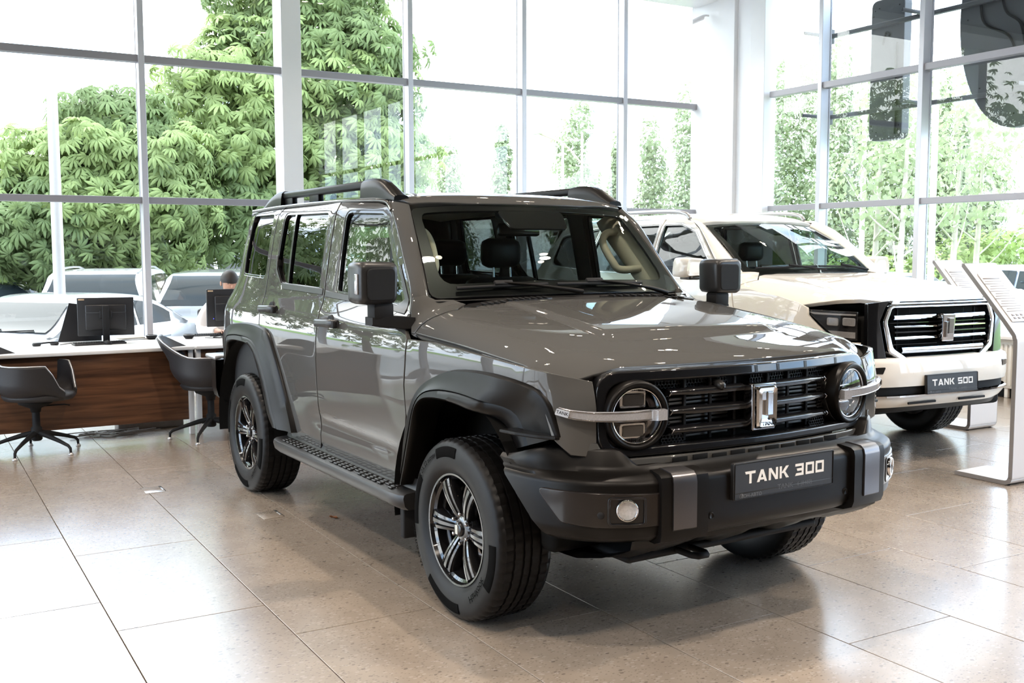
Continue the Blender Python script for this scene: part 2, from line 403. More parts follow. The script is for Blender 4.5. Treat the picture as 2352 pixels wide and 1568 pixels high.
# ---------------------------------------------------------------- the room
XW, YW, ZC = -7.8, 7.05, 5.05             # inner faces of the two glass walls and the ceiling, along the room's axes
XB, YB = 16.0, -10.0
ROOMROT = ROOM
def rbox(mb, x0, x1, y0, y1, z0, z1, bev=0.):
    V0 = MB().box((x0, y0, z0), (x1, y1, z1), bev)
    V = V0.v[0].copy(); V[:, :2] = np.c_[CR*V[:, 0]-SR*V[:, 1], SR*V[:, 0]+CR*V[:, 1]]
    mb.smooth = False; mb.add(V, V0.f); return mb
def build_floor():
    slab = rbox(MB(), XW-.4, XB, YB, YW+.4, -.3, -.012).build('floor', MAT['grout']); tag(slab, kind='structure')
    g = .0022; a, b = .6, .303
    w, h = 1.2-2*g, .606-2*g
    t = MB(); t.smooth = False; t.box((-w/2, -h/2, -.012), (w/2, h/2, 0), .0012)
    me = t.mesh('tile'); me.materials.append(MAT['terrazzo'])
    for k in range(-6, 12):
        yc = .262+.606*k+.303
        x0 = (-.14+.4*k) % 1.2-.6
        for i in range(-8, 5):
            xc = x0+1.2*i
            if yc-.303 < -3.7 or yc > YW-.1 or xc-.6 < XW-.2 or xc > 3.6: continue
            o = link('tile', me, None, slab); o.location = rm(xc, yc, 0); o.rotation_euler = (0, 0, ROOMROT)
    rest = MB()
    rbox(rest, XW-.4, XB, YB, -3.69, -.012, 0); rbox(rest, 4.2, XB, -3.69, YW+.4, -.012, 0)
    o = rest.build('tile_field', MAT['terrazzo'], slab); tag(o, kind='stuff')
build_floor()
MUL_L = [-8.57, -6.97, -5.37, -3.77, -2.17, -.566, 1.065, 2.541, 4.134, 5.736]   # mullions of the left glass wall (along y); 1.14 is the wide post
MUL_R = [-5.579, -4.098, -2.618, -1.138, .342, 1.82, 3.30, 4.78, 6.26, 7.6]           # mullions of the right glass wall (along x)
Z1, Z2 = 2.07, 3.55
def glass_wall(name, along, lines, face, wide=None, ends=(0, 0), deep=1):
    """A curtain wall: mullions, transoms and one pane per bay; along 'y' stands at x=face, along 'x' at y=face, outside on the deep side."""
    m = bpy.data.objects.new(name, None); COL.objects.link(m); m['kind'] = 'structure'
    def bx(mb, a0, a1, d0, d1, z0, z1, bev=.004):
        if along == 'y': rbox(mb, face+deep*d0 if deep > 0 else face-d1, face+deep*d1 if deep > 0 else face-d0, a0, a1, z0, z1, bev)
        else: rbox(mb, a0, a1, face+deep*d0 if deep > 0 else face-d1, face+deep*d1 if deep > 0 else face-d0, z0, z1, bev)
        return mb
    L = sorted([ends[0]]+list(lines)+[ends[1]])
    for a in lines:
        if wide is not None and abs(a-wide) < 1e-6: continue
        bx(MB(), a-.032, a+.032, 0, .13, 0, ZC).build('mullion', MAT['frame_light'], m)
        bx(MB(), a-.036, a+.036, .131, .16, 0, ZC).build('mullion_cap', MAT['frame_grey'], m)
    for i in range(len(L)-1):
        a0, a1 = L[i]+.034, L[i+1]-.034
        if wide is not None and abs(L[i]-wide) < 1e-6: a0 += .085
        if wide is not None and abs(L[i+1]-wide) < 1e-6: a1 -= .085
        for z, hh in ((Z1, .035), (Z2, .038), (.12, .05), (ZC-.05, .05)):
            bx(MB(), a0-.004, a1+.004, .02, .125, z-hh, z+hh).build('transom', MAT['frame_grey'], m)
        for z0, z1 in ((.17, Z1-.035), (Z1+.035, Z2-.038), (Z2+.038, ZC-.1)):
            bx(MB(), a0, a1, .128, .134, z0, z1, 0).build('pane', MAT['window_glass'], m)
    return m
glass_wall('wall_left', 'y', MUL_L, XW, 1.065, (YB, YW), deep=-1)
glass_wall('wall_right', 'x', MUL_R, YW, None, (XW+1.31, 8.0), deep=1)
glass_wall('wall_side', 'x', [-6.3, -4.8, -3.3, -1.8, -.3, 1.2], YB, None, (XW, 2.6), deep=-1)
w = rbox(MB(), 2.6, XB, YB-.2, YB, 0, ZC).build('wall_front', MAT['wall_dim']); tag(w, kind='structure')
w = rbox(MB(), 8.0, XB, YW, YW+.2, 0, ZC).build('wall_rear', MAT['wall_dim']); tag(w, kind='structure')
w = rbox(MB(), XB, XB+.2, YB, YW+.4, 0, ZC).build('wall_back', MAT['wall_dim']); tag(w, kind='structure')
c = rbox(MB(), XW-.4, XB+.2, YB-.4, YW+.4, ZC, ZC+.3).build('ceiling', MAT['ceiling_grey']); tag(c, kind='structure')
w = rbox(MB(), XW-.30, XW, .95, 1.18, 0, ZC, .006).build('wide_post', MAT['white_wall']); w.name = 'trim_1'; tag(w, kind='structure')
w = MB(); rbox(w, XW-.15, XW+.73, YW-.05, YW+.16, 0, ZC, .008); w = w.build('trim_2', MAT['white_wall']); tag(w, kind='structure')
w = MB(); rbox(w, XW+.73, XW+1.04, YW+.01, YW+.16, 0, ZC, .004); rbox(w, XW+1.04, XW+1.31, YW-.05, YW+.16, 0, ZC, .006); w = w.build('trim_3', MAT['white_wall']); tag(w, kind='structure')
w = rbox(MB(), XW+1.2, XB, YW+.02, YW+.16, 0, .60, .004).build('trim_4', MAT['white_wall']); tag(w, kind='structure')
w = rbox(MB(), XW+1.2, XB, YW-.02, YW+.02, 0, .10, .003).build('baseboard_right', MAT['matte_black']); tag(w, kind='structure')
# white rim of the ceiling along the glass
w = MB(); rbox(w, XW-.1, XW+.75, YB, YW+.1, ZC-.12, ZC-.001, .004); rbox(w, XW+.75, XB, YW-.75, YW+.1, ZC-.12, ZC-.001, .004); w = w.build('trim_5', MAT['white_wall']); tag(w, kind='structure')
# ceiling spots: twin-headed fixtures, each with its own lamps
pm('lamp_glow', (1, .9, .75), .5, emit=(1, .86, .68), es=30)
def spots():
    body = MB(); body.box((-.02, -.02, 0), (.02, .02, .12), .004); body.box((-.16, -.02, -.02), (.16, .02, .01), .006)
    base = None
    n = 0
    STRONG = {(-.1, -.2), (2.7, -2.4), (-3.9, -2.4), (2.7, 2.0), (-3.9, 4.2), (-.1, 4.2), (4.9, -.2), (-.1, -4.7), (4.9, -4.7)}
    for ix, x in enumerate((-6.2, -3.9, -2.0, -.1, 2.7, 4.9, 7.1)):
        for iy, y in enumerate((-7.0, -4.7, -2.4, -.2, 2.0, 4.2, 6.0)):
            if base is None:
                r = empty('ceiling_spot', (0, 0, 0)); b = body.build('track_arm', MAT['matte_black'], r)
                for sx in (-.11, .11):
                    h = MB(); h.lathe([(.0, .0), (.05, .0), (.052, -.005), (.052, -.12), (.045, -.125)], 14, Matrix.Translation((sx, 0, -.02))); hd = h.build('lamp_head', MAT['matte_black'], r)
                    d = MB(); d.lathe([(.0005, -.118), (.045, -.118)], 14, Matrix.Translation((sx, 0, -.02))); d.build('lamp_lens', MAT['lamp_glow'], hd)
                base = r; o = r
            else: o = copy_tree(base)
            o.location = rm(x, y, ZC-.12); o.rotation_euler = (0, 0, ROOM+ (0 if (ix+iy) % 2 else 1.571))
            tag(o, 'black twin-headed spotlight on the ceiling', 'lamp', 'twin spotlights on the ceiling')
            for ch in list(o.children):
                if ch.type == 'LIGHT': bpy.data.objects.remove(ch)
            key = 'spot_lamp_bright' if (x, y) in STRONG else 'spot_lamp_dimmed'; ld = bpy.data.lights.get(key)
            if ld is None:
                ld = bpy.data.lights.new(key, 'SPOT'); ld.energy = 400 if key.endswith('bright') else 25; ld.color = (1, .86, .72); ld.shadow_soft_size = .045; ld.spot_size = R_(125); ld.spot_blend = .5
            l = bpy.data.objects.new('spot_lamp', ld); COL.objects.link(l); l.parent = o; l.location = (0, 0, -.18)
spots()
# ---------------------------------------------------------------- the grey off-roader (car frame = world frame, nose along +x, floor z = 0)
CARZ = [.30, .40, .50, .60, .75, .95, 1.08, 1.16, 1.205, 1.245, 1.29, 1.5, 1.70, 1.755, 1.785, 1.80]
CARY = [.872, .884, .900, .909, .919, .926, .924, .914, .902, .884, .876, .843, .806, .790, .768, .748]
_zz = np.linspace(.3, 1.8, 301); _k = np.hanning(13); _k /= _k.sum()
_yy = np.convolve(np.pad(np.interp(_zz, CARZ, CARY), 6, mode='edge'), _k, 'valid')
def prof_y(z): return np.interp(z, _zz, _yy)
PLAN = [(-3.435, -.40), (-3.43, -.62), (-3.42, -.74), (-3.395, -.82), (-3.34, -.87), (-3.22, -.896), (-3.0, -.911), (-2.6, -.921), (-2.0, -.926), (-1.2, -.928), (-.5, -.927), (0, -.922), (.25, -.915), (.45, -.907), (.56, -.897), (.63, -.878), (.675, -.845), (.697, -.80), (.709, -.755), (.716, -.72), (.735, -.60), (.765, -.40), (.785, -.2), (.79, 0)]
_pl = catmull(PLAN, 12); _ps = np.r_[0, np.cumsum(np.linalg.norm(np.diff(_pl, axis=0), axis=1))]
_ps = _ps - np.interp(0, _pl[:200, 0] if False else np.maximum.accumulate(_pl[:, 0]), _ps)      # s = 0 above the front axle
def plan_xy(s): return np.interp(s, _ps, _pl[:, 0]), np.interp(s, _ps, _pl[:, 1])
def s_at(x): return float(np.interp(x, np.maximum.accumulate(_pl[:, 0])+np.arange(len(_pl))*1e-9, _ps))
S_CORNER = float(_ps[np.argmin(np.abs(_pl[:, 1]+.725)+(_pl[:, 0] < 0)*9)])
def body_side(s, z):
    x, y = plan_xy(s)
    tp = smooth(-.93, -.5, -np.abs(y))      # 0 on the flank, 1 on the nose or tail
    dy = (prof_y(z)-.926)*(1-.75*smooth(.45, .68, x))
    dent = -.016*np.exp(-((z-.615)/.050)**2)*smooth(-1.72, -1.45, x)*(1-smooth(-.72, -.42, x))
    belly = .006*np.exp(-((z-.82)/.12)**2)*smooth(-2.1, -1.3, x)*(1-smooth(-.6, -.2, x))
    k = smooth(-2.75, -3.3, x)
    xs = x+k*(.19*smooth(1.12, 1.42, z)+.06*smooth(1.45, 1.80, z))-.035*smooth(.95, 1.10, z)*smooth(.60, .70, x)
    tap = -.072*smooth(-1.60, -.80, x)*smooth(1.14, 1.30, z)      # the cabin narrows towards the windscreen
    w = np.clip(np.abs(y)/.9, 0, 1)
    return np.stack([xs, y-(dy+dent+belly+tap)*w, z+0*x], 1)
def hood_dome(x, ay): return .016*(1-smooth(.44, .475, ay))*(1-smooth(.40, .50, x))*smooth(-.45, -.25, x) + .0*x
HOODC = np.array([(-.46, 1.302), (-.25, 1.280), (0, 1.249), (.2, 1.222), (.4, 1.190), (.55, 1.158), (.64, 1.136), (.70, 1.118), (.735, 1.104), (.75, 1.094)])
_hc = catmull(HOODC, 10)
HE = np.array([(-.46, 1.158), (-.2, 1.145), (0, 1.136), (.35, 1.114), (.6, 1.097), (.68, 1.084), (.75, 1.060)])
HY = np.array([(0, 0), (.30, .02), (.55, .06), (.68, .12), (.76, .22), (.82, .40), (.86, .62), (.885, .86), (.894, 1.)])
_hy = catmull(HY, 8)
def hood_xz(x, v):                        # v: 0 at the middle .. 1 at the right-hand edge (signed)
    av = np.abs(v); t = np.interp(av*.894, _hy[:, 0], _hy[:, 1]); c = np.interp(x, _hc[:, 0], _hc[:, 1]); e = np.interp(x, HE[:, 0], HE[:, 1])
    return c-(c-e)*t+hood_dome(x, av*.894)-.040*smooth(.58, .74, x)*smooth(.62, .84, av*.894)
def front_x(y, z=.95): return .797-.165*y*y-.10*(z-.95)
def hood_surf(u, v):                      # u in metres rearwards-to-front, v in metres across
    av = np.abs(v); bow = .165*np.minimum(av, .72)**2+.9*np.maximum(0, av-.70)**2
    x = -.46+(u+.46)/(1.21)*(1.21-bow)
    yscale = np.interp(x, [-.46, .3, .55, .62, .66, .70, .75], [1.0, 1., .992, .975, .955, .92, .89])
    return np.stack([x, v*yscale, hood_xz(u, v/.894)], 1)
def roof_surf(x, y):
    ay = np.abs(y); z = np.interp(ay, _rf[:, 0], _rf[:, 1]); c = np.interp(x, _rx[:, 0], _rx[:, 1])
    return np.stack([x-.10*smooth(-1.2, -.9, x)*0-.045*(ay/.75)**2*smooth(-1.3, -.9, x), y, z+c], 1)
_rf = catmull([(0, 1.842), (.3, 1.839), (.5, 1.831), (.62, 1.820), (.69, 1.808), (.735, 1.795), (.765, 1.776), (.772, 1.768)], 8)
_rx = catmull([(-3.30, -.075), (-3.2, -.035), (-3.0, -.012), (-2.4, 0), (-1.8, .002), (-1.3, -.004), (-1.08, -.016), (-.96, -.034), (-.90, -.058), (-.872, -.082)], 8)
WT = catmull([(-.875, 0, 1.762), (-.882, -.25, 1.760), (-.896, -.48, 1.752), (-.915, -.655, 1.738)], 8)
WB = catmull([(-.455, 0, 1.318), (-.462, -.3, 1.317), (-.485, -.55, 1.314), (-.53, -.75, 1.307)], 8)
def ws_surf(u, v):                        # u across in metres (bottom width), v 0..0.62 up the glass
    au = np.abs(u)/.75; t = v/.62; i = np.clip(au, 0, 1.3)
    def ev(C):
        d = np.linspace(0, 1, len(C)); P = np.stack([np.interp(np.minimum(i, 1), d, C[:, k]) for k in range(3)], 1)
        ex = np.maximum(i-1, 0)[:, None]*np.array([-.09, -.72, -.012]); return P+ex
    a, b = ev(WB), ev(WT); P = a+(b-a)*t[:, None]; bul = .018*np.sin(np.pi*np.clip(t, 0, 1))*(1-.5*au**2); P[:, 0] += bul; P[:, 2] += bul*.6
    P[:, 1] *= np.where(u > 0, -1, 1)
    return P
car = empty('suv', (0, 0, 0), 0, 'grey boxy off-road SUV with black arches and black wheels in front', 'car')
PG, PD, PS, GB, MBK = MAT['paint_grey'], MAT['plastic_dark'], MAT['plastic_satin'], MAT['gloss_black'], MAT['matte_black']
# --- flare outlines on the flank (x,z)
FO = [(-.525, .467), (-.475, .63), (-.415, .77), (-.36, .867), (-.289, .935), (-.184, .986), (-.037, 1.033), (.09, 1.052), (.274, 1.058), (.43, 1.050), (.545, 1.036), (.60, 1.018), (.632, .985), (.655, .93), (.672, .858)]
FI = [(-.45, .479), (-.355, .70), (-.292, .825), (-.231, .885), (-.146, .908), (.016, .915), (.167, .905), (.285, .887), (.345, .857), (.388, .80), (.405, .775)]
RO = [(-3.40, .56), (-3.375, .75), (-3.325, .90), (-3.22, .995), (-3.07, 1.045), (-2.88, 1.07), (-2.66, 1.084), (-2.43, 1.080), (-2.257, 1.052), (-2.16, .96), (-2.06, .835), (-1.975, .70), (-1.91, .575), (-1.885, .50)]
RI = [(-3.30, .56), (-3.265, .72), (-3.19, .845), (-3.06, .925), (-2.88, .958), (-2.70, .963), (-2.565, .955), (-2.46, .912), (-2.37, .812), (-2.29, .70), (-2.213, .569), (-2.125, .505)]
def sp(L): return [(s_at(x), z) for x, z in L]
# --- flank panels (window openings cut out)
FW = rnd_poly([(-.715, 1.262), (-1.375, 1.310), (-1.395, 1.736), (-1.035, 1.722), (-.955, 1.68), (-.668, 1.288)], [.02, .03, .05, .05, .05, .02])
RW = rnd_poly([(-1.575, 1.318), (-2.20, 1.332), (-2.315, 1.44), (-2.30, 1.750), (-1.60, 1.742)], [.03, .12, .1, .05, .04])
QW = rnd_poly([(-2.49, 1.362), (-3.09, 1.375), (-3.13, 1.762), (-2.50, 1.762)], [.05, .05, .05, .04])
front_arch = [p for p in FI[1:]]
dA = [(-.455, .93), (-.445, 1.02), (-.437, 1.14), (-.543, 1.231), (-.62, 1.319), (-.71, 1.431), (-.816, 1.558), (-.92, 1.685), (-.963, 1.724), (-1.02, 1.750), (-1.10, 1.766), (-1.503, 1.785)]
FD = dA+[(-1.503, 1.785), (-1.503, 1.2), (-1.503, .95), (-1.497, .75), (-1.512, .64), (-1.515, .50), (-1.45, .452), (-.62, .452), (-.52, .50), (-.47, .66), (-.44, .80)][1:]
RD = [(-1.511, 1.785), (-2.20, 1.787), (-2.36, 1.782), (-2.415, 1.74), (-2.43, 1.6), (-2.44, 1.32), (-2.455, 1.18), (-2.445, 1.06), (-2.40, .99), (-2.24, .90), (-2.10, .74), (-2.02, .58), (-1.985, .455), (-1.55, .452), (-1.523, .50), (-1.52, .64), (-1.505, .75), (-1.511, .95), (-1.511, 1.2)]
QP = [(-2.423, 1.74), (-2.368, 1.79), (-2.38, 1.799), (-3.58, 1.799), (-3.60, 1.70), (-3.60, 1.20), (-3.60, .62), (-3.36, .62), (-3.30, .82), (-3.15, .98), (-2.9, 1.03), (-2.6, 1.03), (-2.45, 1.01), (-2.453, 1.06), (-2.463, 1.18), (-2.448, 1.32), (-2.438, 1.6)]
FP = [(-.437, .80), (-.447, .93), (-.437, 1.02), (-.429, 1.138), (-.2, 1.139), (0, 1.130), (.35, 1.108), (.6, 1.091)]
lab = dict(thick=.02, bev=.004, step=.055)
hole = lambda P, g: inset(np.asarray(P)[::-1] if .5*np.sum(np.asarray(P)[:, 0]*np.roll(np.asarray(P)[:, 1], -1)-np.roll(np.asarray(P)[:, 0], -1)*np.asarray(P)[:, 1]) < 0 else P, -g)
SD = body_side
fdoor = both('front_door', panel_data(FD, SD, [FW], **lab), PG, car)
rdoor = both('rear_door', panel_data(RD, SD, [RW], **lab), PG, car)
quart = both('rear_quarter_panel', panel_data(QP, SD, [QW], **lab), PG, car)
fpoly = FP+[(s_at(.665), 1.083), (S_CORNER-.06, 1.066), (S_CORNER, 1.052), (S_CORNER, .775), (S_CORNER-.10, .79), (s_at(.64), .85), (s_at(.60), .98), (.45, 1.02), (.2, 1.03), (0, 1.005), (-.20, .95), (-.32, .86), (-.39, .72)]
fender = both('front_fender', panel_data(fpoly, SD, **lab), PG, car)
sill = [(-2.0, .33), (-2.0, .448), (-.50, .448), (-.50, .33)]
both('rocker_panel', panel_data(sill, SD, **lab), PD, car)
# glazing and its black surrounds
def glaze(door, W, mat, dividers=()):
    for k, d in enumerate(door):
        data_obj('window_pane', panel_data(hole(W, .012), SD, off=-.016, thick=.006, bev=.001, step=.09), mat, d, mirror=bool(k))
        data_obj('window_seal', panel_data(hole(W, .004), SD, [hole(W, -.013)], off=-.003, thick=.02, bev=.003, step=.08), GB, d, mirror=bool(k))
glaze(fdoor, FW, MAT['side_glass']); glaze(rdoor, RW, MAT['privacy_glass']); glaze(quart, QW, MAT['privacy_glass'])
for k, d in enumerate(rdoor):
    data_obj('window_divider', panel_data([(-2.075, 1.33), (-2.105, 1.33), (-2.135, 1.75), (-2.105, 1.75)], SD, off=-.004, thick=.02, bev=.003), GB, d, mirror=bool(k))
    data_obj('waist_trim', panel_data([(-1.525, 1.292), (-2.14, 1.305), (-2.30, 1.40), (-2.33, 1.50), (-2.305, 1.50), (-2.285, 1.42), (-2.19, 1.342), (-1.525, 1.327)], SD, off=.004, thick=.02, bev=.004), PS, d, mirror=bool(k))
for k, d in enumerate(fdoor):
    data_obj('waist_trim', panel_data([(-.60, 1.232), (-1.49, 1.283), (-1.49, 1.318), (-.735, 1.270), (-.678, 1.30), (-.79, 1.455), (-.765, 1.46), (-.632, 1.30)], SD, off=.004, thick=.02, bev=.004), PS, d, mirror=bool(k))
# door handles
def handle(x0, z0):
    mb = MB(); G = []
    for i, t in enumerate(np.linspace(0, 1, 9)):
        x = x0-.14+.28*t; yo = .020+.012*math.sin(math.pi*t) if 0 < i < 8 else .0
        c = np.array([x, -float(prof_y(z0))-yo-.012, z0+.012*t]); hh = .020 if 0 < i < 8 else .016
        G.append([c+np.array([0, .010*math.cos(a), hh*math.sin(a)]) for a in np.linspace(0, 2*math.pi, 10, endpoint=False)])
    mb.grid(G, cv=True, flip=True); mb.add(G[0], [tuple(range(10))], sm=False); mb.add(G[-1], [tuple(range(10))[::-1]], sm=False)
    return mb
def handle_cup(x0, z0):
    mb = MB(); mb.lathe([(.001, -.004), (.035, -.002), (.046, .001), (.050, -.01)], 20, frame((x0, -float(prof_y(z0))+.002, z0), (1, 0, 0), (0, 0, 1), (0, -1, .1))); return mb
for nm, x0, z0, ds in (('front', -1.34, 1.150, fdoor), ('rear', -2.27, 1.182, rdoor)):
    h = handle(x0, z0).build('door_handle', PS, ds[0]); mirror_obj(h, ds[1])
    h = handle_cup(x0, z0).build('handle_recess', MBK, ds[0]); mirror_obj(h, ds[1])
    tip = MB().box((x0+.095, -float(prof_y(z0))-.038, z0-.014), (x0+.14, -float(prof_y(z0))-.012, z0+.024), .006).build('keyhole_cap', MBK, ds[0]); mirror_obj(tip, ds[1])
# hood
ho = [(-.40, -.894), (-.2, -.894), (0, -.894), (.35, -.894), (.6, -.894), (.655, -.893), (.705, -.865), (.738, -.80), (.75, -.70), (.75, -.35), (.75, 0), (.75, .35), (.75, .70), (.738, .80), (.705, .865), (.655, .893), (.6, .894), (.35, .894), (0, .894), (-.2, .894), (-.40, .894), (-.33, .80), (-.31, .72), (-.405, .62), (-.44, .35), (-.45, 0), (-.44, -.35), (-.405, -.62), (-.31, -.72), (-.33, -.80)]
data_obj('hood', panel_data(ho, hood_surf, thick=.03, bev=.006, step=.035, sgn=1), PG, car)
for s in (-1, 1):                         # black cowl vents let into the hood
    vp = [(-.295, s*.64), (-.335, s*.68), (-.385, s*.63), (-.425, s*.30), (-.432, s*.14), (-.405, s*.16), (-.375, s*.33), (-.325, s*.60)]
    v = data_obj('hood_vent', panel_data(vp if s < 0 else vp[::-1], hood_surf, thick=.01, bev=.003, step=.05, off=.004), PD, car)
    for i in range(11):
        y = s*(.20+.038*i); x = -.372-.035*(1-i/10)**1.0+.045*(i/10)
        P, N = surf_eval(hood_surf, [(x, y)]); P = P[0]+N[0]*.007
        MB().box((-.022, -.005, -.004), (.022, .005, .004), .002, M=frame(P, (1, 0, -.1), (0, 1, 0), N[0])).build('vent_slot', MBK, v)
# cowl between hood and windscreen, scuttle corners
mb = MB(); G = []
for y in np.linspace(-.80, .80, 33):
    w = ws_surf(np.array([-y*.75/.75]), np.array([-.0]))[0]; x1 = float(hood_surf(np.array([-.45+.14*smooth(.60, .74, abs(y))]), np.array([y]))[0, 0]); z1 = float(hood_xz(np.array([-.44]), np.array([y/.894]))[0])
    G.append([(w[0]-.015, y, w[2]-.008), (w[0]+.02, y, w[2]-.022), (.5*(w[0]+x1), y, min(z1, w[2])-.030), (x1+.02, y, z1-.028), (x1+.05, y, z1-.06)])
mb.grid(G); mb.build('cowl', PD, car)
def scuttle_surf(u, v):                    # corner piece between A-pillar foot, door and hood
    return hood_surf(u, v)
sc = [(-.440, -.894), (-.408, -.894), (-.34, -.80), (-.32, -.722), (-.41, -.63), (-.47, -.66), (-.50, -.74), (-.63, -.79), (-.55, -.845)]
def sc_surf(u, v):
    P = hood_surf(u, v); k = smooth(-.40, -.62, u)*(1-smooth(.80, .90, np.abs(v))); P[:, 2] += .065*k; return P
both('scuttle_panel', panel_data(sc, sc_surf, thick=.02, bev=.004, step=.03), PG, car)
# windscreen with its black border
wp = rnd_poly([(-.75, 0), (.75, 0), (.75, .62), (-.75, .62)], [.07, .07, .05, .05])
data_obj('windscreen', panel_data(inset(wp, .004), ws_surf, thick=.005, bev=.001, step=.07, sgn=1), MAT['windscreen'], car)
wi = rnd_poly([(-.665, .085), (.665, .085), (.685, .575), (-.685, .575)], [.10, .10, .05, .05])
fr = data_obj('windscreen_border', panel_data(wp, ws_surf, [wi], thick=.012, bev=.003, step=.05, off=-.007, sgn=1), GB, car)
sb = [(-.16, .44), (.16, .44), (.20, .58), (-.20, .58)]
data_obj('sensor_shade', panel_data(rnd_poly(sb, .03), ws_surf, thick=.01, bev=.002, step=.06, off=-.008), GB, car)
# roof, header and pillars
ro = [(-3.17, -.60), (-3.13, -.70), (-3.05, -.758), (-1.7, -.758), (-1.3, -.728), (-1.08, -.700), (-.98, -.682), (-.895, -.645), (-.874, -.35), (-.872, 0), (-.874, .35), (-.895, .645), (-.98, .682), (-1.08, .700), (-1.3, .728), (-1.7, .758), (-3.05, .758), (-3.13, .70), (-3.17, .60)]
data_obj('roof', panel_data(ro, roof_surf, thick=.03, bev=.008, step=.05), PG, car)
def pillar():
    a = [(-.875, -.700, 1.756), (-.917, -.668, 1.742), (-.80, -.694, 1.614), (-.67, -.722, 1.460), (-.545, -.752, 1.315), (-.515, -.765, 1.28)]
    A = catmull([(-.93, -.655, 1.752), (-.80, -.688, 1.616), (-.67, -.718, 1.462), (-.538, -.752, 1.308), (-.50, -.765, 1.262)], 6)
    B = catmull([(-1.04, -.712, 1.772), (-.925, -.744, 1.690), (-.765, -.776, 1.502), (-.635, -.803, 1.340), (-.555, -.846, 1.245)], 6)
    G = []
    for p, q in zip(A, B):
        m = .5*(p+q); o = nrm(np.array([.50, -.75, .15])); w = np.linalg.norm(q-p)
        G.append([p+np.array([-.02, .02, -.02]), p, p*.85+q*.15+o*w*.08, p*.6+q*.4+o*w*.15, p*.3+q*.7+o*w*.13, p*.1+q*.9+o*w*.06, q, q+np.array([-.02, .03, -.01])])
    G = np.array(G); S = []
    for j in range(G.shape[1]): S.append(G[:, j])
    return MB().grid(G, flip=False)
p = pillar().build('windscreen_pillar', PG, car); mirror_obj(p, car)
# drip rail above the doors
mb = MB(); mb.tube(catmull([(-2.98, -.764, 1.782), (-2.4, -.766, 1.792), (-1.7, -.766, 1.790), (-1.3, -.742, 1.782), (-1.06, -.722, 1.770), (-.96, -.735, 1.722)], 6), .010, 6)
d = mb.build('drip_rail', PG, car); mirror_obj(d, car)
# roof rails
def rail():
    mb = MB(); y = -.665
    def pod(xs, top, w=.042):
        G = []
        for t, (x, z) in zip(np.linspace(0, 1, len(xs)), zip(xs, top)):
            zb = float(roof_surf(np.array([x]), np.array([y]))[0, 2])-.012
            h = max(z-zb, .004)
            G.append([(x, y+w*c, zb+h*f) for c, f in ((-1, 0), (-.95, .5), (-.8, .85), (-.45, 1), (.45, 1), (.8, .85), (.95, .5), (1, 0))])
        mb.grid(np.array(G), flip=False); mb.add(G[0], [tuple(range(8))], sm=False); mb.add(G[-1], [tuple(range(8))[::-1]], sm=False)
    pod(np.linspace(-1.40, -.99, 12), [1.893, 1.896, 1.898, 1.898, 1.896, 1.892, 1.885, 1.872, 1.855, 1.835, 1.815, 1.800])
    pod(np.linspace(-2.98, -2.62, 10), [1.806, 1.822, 1.842, 1.86, 1.875, 1.885, 1.892, 1.896, 1.897, 1.897])
    mb.box((-2.2, y-.018, 1.80), (-2.05, y+.018, 1.86), .008); mb.box((-2.62, y-.018, 1.80), (-2.48, y+.018, 1.86), .008)
    mb.box((-2.65, y-.026, 1.850), (-1.38, y+.026, 1.892), .010)
    return mb
r = rail().build('roof_rail', PD, car); mirror_obj(r, car)
# wheel-arch flares
def flare(O, I, taper):
    n = 44; O, I = resample(catmull(O, 6), n), resample(catmull(I, 6), n); G = []
    for o, i in zip(O, I):
        t = taper(o[0])
        ps = body_side(np.array([s_at(o[0])]), np.array([max(o[1], .45)]))[0]; y0 = ps[1]
        d = i-o
        def at(k, y): return (o[0]+d[0]*k, y, o[1]+d[1]*k)
        yo = -.962+t; yl = -.968+t
        G.append([(ps[0] if o[0] > .3 else o[0], y0+.012, o[1]), at(.015, y0-.006), at(.06, y0-.016 if y0 < yo+.03 else y0*.5+yo*.5), at(.35, y0*.35+yo*.65), at(.58, yo), at(.66, yo-.004), at(.68, yo+.006), at(.72, yl+.004), at(.94, yl), at(1., yl+.008), at(1.02, yl+.03), at(1.0, -.83)])
    return MB().grid(G, flip=True)
fl = flare(FO, FI, lambda x: .0+.088*smooth(.35, .70, x)**1.3+.02*smooth(-.2, -.5, x)).build('front_arch_flare', PD, car, auto=50); mirror_obj(fl, car)
rl = flare(RO, RI, lambda x: .07*smooth(-2.9, -3.4, x)).build('rear_arch_flare', PD, car, auto=50); mirror_obj(rl, car)
# closing edge under the front flare, just above the bumper corner
mb = MB(); mb.prism([(.42, -.84), (.415, -.955), (.50, -.94), (.60, -.907), (.662, -.872), (.668, -.83)], .846, .860, None, .004); f2 = mb.build('flare_end', PD, car); mirror_obj(f2, car)
# inner wheel housings
def liner(xc):
    mb = MB(); G = []
    for a in np.linspace(.62 if xc > -1 else -.15, math.pi+.15, 22):
        G.append([(xc+.56*math.cos(a), y, .40+.56*math.sin(a)) for y in (-.93, -.75, -.50)])
    mb.grid(G); mb.add([g[2] for g in G]+[(xc, -.5, .3)], [(i, i+1, 22) for i in range(21)]); return mb
for xc in (.0, -2.75):
    l = liner(xc).build('wheel_housing', MAT['liner_black'], car); mirror_obj(l, car)
